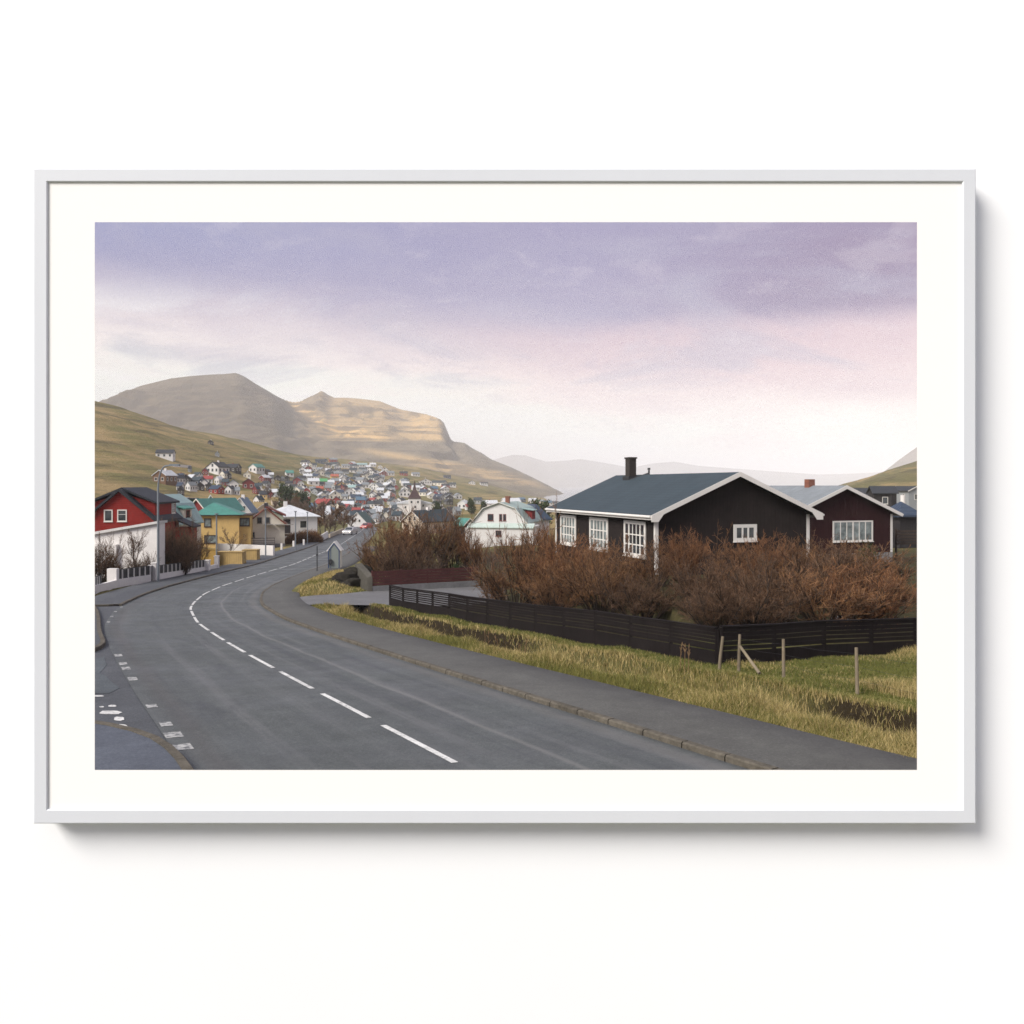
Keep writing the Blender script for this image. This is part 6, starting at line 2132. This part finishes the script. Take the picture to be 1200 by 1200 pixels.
# ------------------------------------------------------------------ stream, culvert, stones
def rock_mb(mb, c, s, seed):
    r = random.Random(seed)
    bm = bmesh.new()
    bmesh.ops.create_icosphere(bm, subdivisions=2, radius=1)
    off = [Vector((r.uniform(-1, 1), r.uniform(-1, 1), r.uniform(-1, 1))).normalized() for _ in range(9)]
    vs = []
    for v in bm.verts:
        p = v.co.copy()
        for o in off:
            k = p.dot(o)
            if k > 0.62: p -= o * (k - 0.62) * 0.9
        p *= r.uniform(0.94, 1.06)
        vs.append((c[0] + p.x * s[0], c[1] + p.y * s[1], c[2] + p.z * s[2]))
    fs = [tuple(v.index for v in f.verts) for f in bm.faces]
    bm.free()
    mb.add(vs, fs)
WALLST = stone('mossy_field_stone', (0.075, 0.070, 0.058), 0.5, 6, 0.7)
def stream():
    # dark rocky bank below the grassy mound
    r = random.Random(12)
    for px, py, Y, s in [(376, 690, 56.5, .55), (384, 688, 57, .75), (392, 685, 57.5, .8), (400, 681, 58, .95), (408, 677, 58.6, 1.0), (416, 673, 59.5, .95), (423, 669, 60.5, .9), (404, 688, 57, .7), (412, 683, 58, .8), (419, 679, 59.5, .8), (388, 693, 55.5, .45)]:
        mb = MB()
        rock_mb(mb, (0, 0, 0), (s * .95, s * .5, s * .62), r.randint(0, 999))
        p = P(px, py, Y)
        o = mb.build('rock', M['dark_stone'], loc=p)
        tag(o, 'dark wet rock in the stream bank below the bus shelter', 'rock', 'dark rocks of the stream bank')
    # foaming water by the driveway
    fm = NT('foaming_water', 0.35, 0.5)
    n = fm.noise(fm.coord('Object', (2, 2, 2)), 2.2, 6, 0.7)
    fm.color(fm.ramp(n, [(0.36, (0.16, 0.19, 0.20)), (0.5, (0.62, 0.65, 0.67)), (0.7, (0.80, 0.81, 0.82))]))
    fm.bump(n, 0.9, 0.1)
    mb = MB()
    a = P(403, 689, 56.5); b = P(403, 699.5, 53.2)
    rows = [((397, 410), 688.5, 56.3), ((396, 411), 692, 55.4), ((399, 408), 694, 55.0), ((392.5, 411), 697.5, 54.0), ((391.5, 411.5), 700.5, 53.3)]
    V = []
    for (u0, u1), py, Y in rows:
        for t in (0, .25, .5, .75, 1): 
            p = P(u0 + (u1 - u0) * t, py + r.uniform(-.6, .6), Y); V.append(p)
    F = [(5*i + k, 5*i + k + 1, 5*i + k + 6, 5*i + k + 5) for i in range(4) for k in range(4)]
    V2 = V + [p - Vector((0, 0, .35)) for p in V]
    F2 = F + [tuple(25 + q for q in reversed(f)) for f in F]
    rim = [0, 1, 2, 3, 4, 9, 14, 19, 24, 23, 22, 21, 20, 15, 10, 5]
    for q, w in zip(rim, rim[1:] + rim[:1]): F2.append((q, q + 25, w + 25, w))
    tag(mb.add(V2, F2).build('stream_water', fm.m), kind='structure')
    # culvert slab and its dark mouth
    root = empty('culvert', P(418, 712, 46.6), R(6))
    tag(root, 'concrete culvert slab carrying the driveway over the stream', 'culvert')
    MB().box((-0.95, -0.18, -0.26), (0.75, 1.4, 0.02)).build('slab', M['concrete'], root)
    MB().box((-0.95, 0.0, -1.2), (-0.62, 1.4, -0.262)).build('side_wall', M['dark_stone'], root)
    MB().box((0.50, 0.0, -1.2), (0.75, 1.4, -0.262)).build('side_wall', M['dark_stone'], root)
    MB().box((-0.62, 1.2, -1.2), (0.50, 1.4, -0.262)).build('back_wall', M['dark_stone'], root)
    # pale stones glimpsed under the bushes
    ps = [(865, 724, 26.3, .16), (873, 721, 26.6, .24), (881, 724, 26.4, .20), (888, 722, 26.8, .13), (869, 728, 26.0, .14), (858, 720, 27, .10), (977, 727, 28.6, .14), (985, 726, 28.8, .17), (992, 727, 29, .12)]
    for i, (px, py, Y, s) in enumerate(ps):
        p = on_ground(px, py, 25.5, 60); mb = MB()
        rock_mb(mb, (0, 0, 0), (s * 1.4, s, s * .8), 40 + i)
        o = mb.build('stone', M['pale_stone'], loc=(p.x, p.y, p.z + s * .3))
        tag(o, 'pale stone lying under the bushes behind the right-hand fence', 'stone', 'pale stones under the bushes')
stream()

# ------------------------------------------------------------------ fences
def fence_run(root, pts, hgt, solid, mat, post_step, rows, gap, top_rail=True, zadd=0.0, postname='post', openbays=()):
    """boards along a polyline: solid lower board and spaced slats above"""
    pan = MB(); low = MB(); rail = MB()
    posts = []
    P3 = []
    for (x0, y0), (x1, y1) in zip(pts[:-1], pts[1:]):
        L = math.hypot(x1 - x0, y1 - y0); n = max(1, round(L / post_step))
        for i in range(n): P3.append((x0 + (x1 - x0) * i / n, y0 + (y1 - y0) * i / n))
    P3.append(pts[-1])
    Z = [g1(*p) + zadd for p in P3]
    Z = list(np.convolve(np.pad(Z, 2, mode='edge'), np.ones(5) / 5, mode='valid'))
    ox, oy, oz = root.location
    for i in range(len(P3)):
        posts.append(Vector((P3[i][0] - ox, P3[i][1] - oy, Z[i] - oz + pr.uniform(-.02, .02))))
    for i in range(len(posts) - 1):
        a, b = posts[i], posts[i + 1]
        d = (b - a).normalized(); s = Vector((d.y, -d.x, 0)).normalized() * 0.045
        low.beam(a + s + Vector((0, 0, solid / 2 - .06)), b + s + Vector((0, 0, solid / 2 - .06)), 0.028, solid + .10)
        span = hgt - solid
        for r_ in range(rows):
            z = solid + span * (r_ + 0.62) / rows
            bh = span / rows * (1 - gap(i))
            j0, j1 = pr.uniform(-.008, .008), pr.uniform(-.008, .008)
            pan.beam(a + s + Vector((0, 0, z + j0)), b + s + Vector((0, 0, z + j1)), 0.024, bh)
        rail.beam(a + s * .35 + Vector((0, 0, hgt + .035)), b + s * .35 + Vector((0, 0, hgt + .035)), 0.13, 0.045)
    pan.build('slat_panel', mat, root)
    low.build('base_board', mat, root)
    if top_rail: rail.build('top_rail', mat, root)
    for p in posts:
        MB().box((p.x - .05, p.y - .05, p.z - .5), (p.x + .05, p.y + .05, p.z + hgt + .01)).build(postname, mat, root)
BLACKF = paint((0.0115, 0.009, 0.009), 0.8, None, 0.4, 0.12)
root = empty('fence', (FA[0][0], FA[0][1], g1(*FA[0])))
tag(root, 'black slatted fence with open slats running along the verge from the driveway', 'fence')
fence_run(root, FA, 1.0, 0.42, BLACKF, 1.9, 6, lambda i: 0.36 if i < 4 else 0.10, zadd=0.03)
root = empty('fence', (FB[0][0] + .12, FB[0][1], g1(*FB[0])))
tag(root, 'black plank fence rising to the right edge behind the wire fence posts', 'fence')
fence_run(root, [(FB[0][0] + .12, FB[0][1] + .02)] + FB[1:], 1.0, 0.38, BLACKF, 1.9, 5, lambda i: 0.08 if i < 2 else 0.17, zadd=0.03)
BR = paint((0.085, 0.028, 0.026), 0.75, None, 0.25)
bf = [tuple(P(436, 0, 55.5)[:2]), tuple(P(470, 0, 56.5)[:2]), tuple(P(560, 0, 59.5)[:2])]
root = empty('fence', (bf[0][0], bf[0][1], g1(*bf[0])))
tag(root, 'reddish brown plank fence on a grey plinth at the back of the driveway', 'fence')
def brown_fence():
    pts = [Vector((x, y, g1(x, y))) for x, y in bf]
    o = Vector(root.location)
    z0 = [569 - 693.5, 569 - 691.5, 569 - 686.5]
    pts = [Vector((p.x, p.y, z * p.y / 1000)) - o for p, z in zip(pts, z0)]
    pl = MB(); bd = MB(); po = []
    for a, b in zip(pts[:-1], pts[1:]):
        pl.beam(a + Vector((0, 0, .0)), b + Vector((0, 0, .0)), 0.18, 0.72)
        n = 5
        for k in range(n):
            z = 0.40 + k * 0.19
            bd.beam(a + Vector((0, -.02, z + .08)), b + Vector((0, -.02, z + .08)), 0.03, 0.165)
        m = max(1, round((b - a).length / 2))
        for i in range(m): po.append(a + (b - a) * i / m)
    po.append(pts[-1])
    pl.build('plinth', M['concrete'], root)
    bd.build('plank_panel', BR, root)
    for p in po: MB().box((p.x - .05, p.y + .0, p.z + .3), (p.x + .05, p.y + .1, p.z + 1.36)).build('post', BR, root)
brown_fence()
# short stone wall end beside it
mb = MB()
a = P(432.5, 694, 55.3); b = P(419, 664, 60.5)
mb.add([tuple(v) for v in (a + Vector((-.12, 0, -.6)), a + Vector((.2, 0, -.6)), a + Vector((.2, .2, 1.1)), a + Vector((-.12, .2, 0.9)), b + Vector((-.3, 0, -1.6)), b + Vector((.25, 0, -1.6)), b + Vector((.3, 0, .25)), b + Vector((-.2, 0, .2)))],
       [(0, 1, 2, 3), (7, 6, 5, 4), (0, 4, 5, 1), (1, 5, 6, 2), (2, 6, 7, 3), (3, 7, 4, 0)])
tag(mb.build('stone_wall', WALLST), 'short mossy grey stone wall running back from the end of the brown plank fence', 'wall')

def wire_fence():
    wood = stone('weathered_post', (0.20, 0.165, 0.115), 0.4, 5, 0.5)
    root = empty('wire_fence', P(867, 780, 21.8))
    tag(root, 'low wire fence on weathered round posts in front of the black fence corner', 'fence')
    o = Vector(root.location)
    sp = [((847, 746), (841.5, 791), 21.6), ((867, 743.6), (865.5, 781), 21.9), ((918, 749), (918.5, 797), 20.4), ((1003.5, 759), (1005, 818), 18.6), ((1118, 776), (1120, 846), 16.6)]
    tops = []
    for t, b, Y in sp:
        p, q = P(*t, Y), P(*b, Y)
        MB().tube([q - o - Vector((0, 0, .25)), (p + q) / 2 - o, p - o], [.042, .039, .035], 9).build('post', wood, root)
        tops.append((p, q))
    MB().tube([P(867.5, 757.7, 21.75) - o, P(890, 789, 20.9) - o], [.036, .04], 8).build('brace', wood, root)
    w = MB()
    for f in (.12, .38, .64):
        for (p0, q0), (p1, q1) in zip(tops[:-1], tops[1:]):
            a = p0 + (q0 - p0) * f - o; b = p1 + (q1 - p1) * f - o
            w.tube([a, (a + b) / 2 - Vector((0, 0, .03)), b], .0022, 4)
    w.build('wire', M['metal_dark'], root)
wire_fence()

# ---- dark plank screens and deck rails at the far right
def screens():
    dk = paint((0.045, 0.032, 0.024), 0.8, None, 0.35)
    root = empty('fence', P(1048, 660, 62), R(12))
    tag(root, 'tall dark plank screen with gaps beside the maroon house', 'fence')
    b = MB()
    for z0, z1, n in ((0.2, 1.2, 0), (1.35, 2.45, 5)):
        if n:
            for k in range(n): b.box((0.2, 0, z0 + k * .22), (5.5, .03, z0 + k * .22 + .16))
    for k in range(4): b.box((0.2, -.6, -0.9 + k * .19), (5.5, -.57, -0.9 + k * .19 + .07))
    b.build('plank_panel', dk, root)
    for x in (0.15, 2.0, 3.9, 5.5): MB().box((x, .031, -1.6), (x + .12, .15, 2.5)).build('post', dk, root)
    for x in (0.15, 2.0, 3.9, 5.5): MB().box((x, -.569, -1.6), (x + .12, -.46, -.15)).build('rail_post', dk, root)
screens()

# ---- left: white wall with railing and a gate
def garden_wall():
    w0 = P(136, 686.5, 60); w1 = P(176, 680.3, 64.6); w2 = P(181, 679.5, 65.2); w3 = P(240, 669.6, 76.0); w4 = P(254, 666, 79)
    root = empty('garden_wall', w0)
    tag(root, 'white garden wall with dark railings and square piers along the left pavement', 'wall')
    o = Vector(w0)
    wm = M['render_white']
    wl = P(100, 697, 53.5); wl0 = P(118, 692, 57)
    def seg(a, b, h, t=.22, nm='wall_section', below=.6):
        a = a - o; b = b - o
        MB().beam(a + Vector((0, 0, (h - below) / 2)), b + Vector((0, 0, (h - below) / 2)), t, h + below).build(nm, wm, root)
    def pier(p, h, s=.36):
        p = p - o
        MB().box((p.x - s/2, p.y - s/2, p.z - .6), (p.x + s/2, p.y + s/2, p.z + h)).box((p.x - s/2 - .04, p.y - s/2 - .04, p.z + h + .001), (p.x + s/2 + .04, p.y + s/2 + .04, p.z + h + .07)).build('pier', wm, root)
    seg(wl, w0, .42); seg(w0, w1, .45); seg(w2, w3, .42); seg(w3, w4, .40)
    MB().box((w0.x - o.x - .55, -.2, -.6), (w0.x - o.x + .12, .2, 1.22)).build('pier', wm, root)
    pier(w2, 1.25); pier(w3 + Vector((.2, 0, 0)), .95, .45); pier(w4, 1.1, .36); pier(w1, 1.1, .2)
    rm = M['metal_dark']
    def rails(a, b, h0, h1, step):
        a = a - o; b = b - o
        mb = MB(); d = b - a; n = int(d.length / step)
        for z in (h0 + .03, h1): mb.beam(a + Vector((0, 0, z)), b + Vector((0, 0, z)), .05, .05)
        mb.beam(a + Vector((0, .10, (h0 + h1) / 2)), b + Vector((0, .10, (h0 + h1) / 2)), .02, h1 - h0 - .08)
        mb.build('railing', rm, root)
        for i in range(1, n):
            p = a + d * i / n
            MB().box((p.x - .06, p.y - .07, p.z + h0), (p.x + .06, p.y + .03, p.z + h1 - .03)).build('baluster', M['trim_white'], root)
    rails(w0, w1, .45, 1.12, .75); rails(w2, w3, .42, 1.05, .80); rails(wl, wl0, .42, 1.0, .5)
    g = MB(); a = w1 - o + Vector((.12, 0, 0)); b = w2 - o - Vector((.15, 0, 0))
    g.beam(a + Vector((0, -.05, .55)), b + Vector((0, -.05, .55)), .05, 1.15)
    g.build('gate', rm, root)
garden_wall()
def wood_boxes():
    wd = paint((0.36, 0.25, 0.10), 0.8, ('X', 0.22), 0.3, 0.3, '', True)
    a = P(269, 663, 84.5)
    tag(MB().box((-1.25, 0, -.4), (1.25, 1.3, 1.32)).box((-1.3, -.05, 1.321), (1.3, 1.35, 1.38)).build('planter_box', wd, loc=a), 'new tan timber planter box behind the end pier of the white wall', 'planter')
    a = P(292, 657.5, 91)
    tag(MB().box((-.75, 0, -.4), (.8, 1.2, 1.15)).box((-.8, -.05, 1.151), (.85, 1.25, 1.21)).build('planter_box', wd, loc=a), 'smaller tan timber planter box in front of the cream house', 'planter')
    a = P(246, 662, 84)
    tag(MB().box((-.9, 0, -.4), (.7, .12, 1.5)).box((-.95, -.05, 1.501), (.75, .17, 1.56)).build('timber_screen', paint((0.30, 0.19, 0.05), .8, ('X', .15), .2), loc=a), 'mustard timber screen behind the end of the white wall', 'screen')
    b0, b1 = P(256, 646, 104), P(321, 649, 99)
    mb = MB().beam(b0 + Vector((0, 0, .2)), b1 + Vector((0, 0, .2)), .25, 1.5)
    tag(mb.build('low_wall', M['render_white']), 'low white wall in front of the yellow and cream houses', 'wall')
wood_boxes()

# ---- lamp posts and poles
def lamp(px, py, Y, top, label, arm=None):
    p = P(px, py, Y)
    p.z = g1(p.x, p.y)
    h = (569 - top) * Y / 1000.0 - p.z
    root = empty('lamp_post', p)
    tag(root, label, 'lamp post')
    if arm:
        ax = arm
        pts = [(0, 0, -.3), (0, 0, h * .5), (0, 0, h * .80)]
        for k in range(1, 9):
            t = k / 8 * math.pi / 2
            pts.append((ax * (1 - math.cos(t)) * .6, 0, h * .80 + h * .20 * math.sin(t)))
        pts.append((ax, 0, h + .06))
        MB().tube(pts, [.10, .085, .075] + [.06] * 9, 10).build('pole', M['metal'], root)
        MB().box((ax - .12, -.13, h - .01), (ax + .62, .13, h + .15)).build('lamp_head', M['metal'], root)
    else:
        MB().tube([(0, 0, -.3), (0, 0, h * .5), (0, 0, h)], [.085, .075, .065], 10).build('pole', M['metal'], root)
        MB().box((-.10, -.30, h + .001), (.10, .25, h + .12)).build('lamp_head', M['metal'], root)
lamp(185.3, 682, 64.0, 546, 'tall curved grey lamp post rising in front of the white garage', 1.0)
lamp(253.8, 652, 84, 603, 'straight grey lamp post before the yellow house')
lamp(311.3, 653, 98, 597, 'slim lamp post in front of the cream gable')
lamp(346.3, 647, 110, 600, 'lamp post in front of the low white house by the hedge')
lamp(360.3, 640, 127, 601, 'farther lamp post at the right corner of the low white house')
def sign_pole():
    p = P(371.6, 671, 75); p.z = g1(p.x, p.y)
    o = MB().tube([(0, 0, -.3), (0, 0, 2.35)], .045, 8).box((-.09, -.05, 1.5), (.09, .05, 1.62)).build('sign_pole', M['metal_dark'], loc=p)
    tag(o, 'thin dark pole standing at the kerb left of the bus shelter', 'pole')
sign_pole()
# marker posts in front of the hedge and roadside board
for px, py, Y, lb in [(330, 645, 112, 'left'), (344, 642.5, 120, 'middle'), (356, 640, 125, 'right')]:
    p = P(px, py, Y); p.z = g1(p.x, p.y)
    tag(MB().box((-.12, -.12, -.3), (.12, .12, .95)).build('marker_post', M['render_white'], loc=p), 'small white marker post at the foot of the hedge, %s of three' % ('leftmost' if lb == 'left' else 'rightmost' if lb == 'right' else 'middle'), 'post', 'white marker posts')
a, b = P(375.5, 634.5, 139), P(384, 629, 150)
tag(MB().beam(a + Vector((0, 0, .45)), b + Vector((0, 0, .45)), .15, 1.1).build('roadside_board', M['render_white']), 'white roadside board on the left kerb beyond the hedge', 'board')
a, b = P(386, 629.5, 152), P(402, 622, 185)
tag(MB().beam(a + Vector((0, 0, .1)), b + Vector((0, 0, .1)), .3, .9).build('low_wall', paint((.42, .36, .28), .85)), 'low pale wall leading up to the oncoming car', 'wall')
for (x0, y0, Y0), (x1, y1, Y1), lb in [((203, 545.6, 470), (224, 544.5, 480), 'long low white wall on the slope below the dark farmhouse'), ((279, 556.5, 455), (309, 558, 460), 'white retaining wall on the slope under the white house with a green roof'), ((236, 556.5, 430), (262, 556, 440), 'white terrace wall under the wide white house on the slope')]:
    a, b = P(x0, y0, Y0), P(x1, y1, Y1)
    a.z = g1(a.x, a.y); b.z = g1(b.x, b.y)
    tag(MB().beam(a + Vector((0, 0, .2)), b + Vector((0, 0, .2)), .4, 2.4).build('retaining_wall', M['render_white']), lb, 'wall')

def bus_shelter():
    b = P(391.3, 667.5, 78.5); b.z = g1(b.x, b.y) - .02
    root = empty('bus_shelter', b, R(3))
    tag(root, 'narrow white bus shelter with a pointed roof and green glass end', 'bus shelter')
    w, h, pk, l = 1.04, 1.82, 2.48, 1.5
    a = w / 2
    nv = paint((0.03, 0.055, 0.12), 0.5, None, .1)
    wt = M['trim_white']
    out = [(-a, 0), (-a, h), (0, pk), (a, h), (a, 0)]; inn = [(a - .05, 0), (a - .05, h - .02), (0, pk - .06), (-a + .05, h - .02), (-a + .05, 0)]
    MB().prism(out + inn, 'y', 0.06, l).build('shell', wt, root)
    MB().prism([(a + .001, h - .03), (a + .14, h - .11), (a + .14, h - .03), (0, pk + .16), (-a - .14, h - .03), (-a - .14, h - .11), (-a - .001, h - .03), (0, pk + .012)], 'y', 0.02, l + .1).build('roof', wt, root)
    inn2 = [(a - .09, .09), (a - .09, h - .04), (0, pk - .11), (-a + .09, h - .04), (-a + .09, .09)]
    fr = MB()
    for p, q in zip(out, out[1:] + out[:1]): 
        fr.beam((p[0] * .93, .0, p[1] * .985 + .03), (q[0] * .93, .0, q[1] * .985 + .03), .09, .09, up=(0, 1, 0))
    fr.beam((-a + .23, 0.0, .05), (-a + .23, 0.0, h + .1), .05, .05, up=(0, 1, 0))
    fr.build('frame', nv, root)
    g = NT('greenish_glass', 0.12, 0.5); g.color((0.20, 0.225, 0.212))
    MB().prism(inn2, 'y', -.005, .025).build('glass_panel', g.m, root)
    MB().box((-a + .05, -.22, .55), (-a + .33, -.05, 1.0)).build('litter_bin', M['metal_dark'], root)
bus_shelter()

def car(px, py, Y, rot, body, label, lit):
    p = P(px, py, Y)
    root = empty('car', (p.x, p.y, float(zr(p.y)) + 0.01), R(rot))
    tag(root, label, 'car')
    bm_ = MB()
    W = .88; L = 4.3
    side = [(0, .28), (0, .62), (.08, .82), (1.05, .95), (1.75, 1.42), (3.35, 1.46), (4.05, 1.0), (4.28, .92), (4.3, .30), (3.9, .22), (.4, .22)]
    n = len(side)
    V = []
    for x, k in ((-W, 1), (-W * .97, 0), (W * .97, 0), (W, 1)): pass
    def tap(z): return W if z < .95 else W - (z - .95) * .38
    V = [(-tap(z), y, z) for y, z in side] + [(tap(z), y, z) for y, z in side]
    F = [tuple(range(n)), tuple(range(2 * n - 1, n - 1, -1))] + [(i, n + i, n + (i + 1) % n, (i + 1) % n) for i in range(n)]
    bm_.add(V, F)
    bd = bm_.build('body', paint(body, .3, None, .05, .5), root)
    g = MB()
    g.add([(-.72, 1.10, .985), (.72, 1.10, .985), (.62, 1.70, 1.40), (-.62, 1.70, 1.40)], [(0, 1, 2, 3)])
    for q in range(len(g.v)): g.v[q] = (g.v[q][0], g.v[q][1] - .02, g.v[q][2] + .02)
    g.build('windscreen', M['glass'], root)
    g = MB().add([(.70, 4.0, 1.03), (-.70, 4.0, 1.03), (-.62, 3.42, 1.42), (.62, 3.42, 1.42)], [(0, 1, 2, 3)])
    for q in range(len(g.v)): g.v[q] = (g.v[q][0], g.v[q][1] + .02, g.v[q][2] + .02)
    g.build('rear_window', M['glass'], root)
    for y in (.75, 3.45):
        for sx in (-1, 1):
            wh = MB().tube([(sx * .70, y, .31), (sx * .90, y, .31)], .31, 16).build('wheel', M['metal_dark'], root)
            MB().tube([(sx * .901, y, .31), (sx * .915, y, .31)], .18, 12).build('rim', M['metal'], wh)
    for nm, y, col, on in (('headlight', -.02, (1, .9, .75), lit == 'front'), ('tail_light', 4.29, (1, .08, .03), lit == 'rear')):
        lm = bpy.data.materials.new('lamp_lens'); lm.use_nodes = True
        pb = lm.node_tree.nodes['Principled BSDF']
        pb.inputs['Base Color'].default_value = col + (1,)
        if on:
            pb.inputs['Emission Color'].default_value = col + (1,); pb.inputs['Emission Strength'].default_value = 3
        for sx in (-1, 1):
            MB().box((sx * .62 - .13, y - .02, .62), (sx * .62 + .13, y + .04, .76)).build(nm, lm, root)
    MB().box((-.26, -.03, .38), (.26, -.001, .50)).build('number_plate', M['trim_white'], root)
car(405.8, 627.3, 166, -10, (0.36, 0.37, 0.39), 'silver oncoming car with headlights on, on the far road', 'front')
car(425.6, 620.6, 214, -12, (0.34, 0.03, 0.025), 'small red car with tail lights lit driving away into the dip', 'rear')
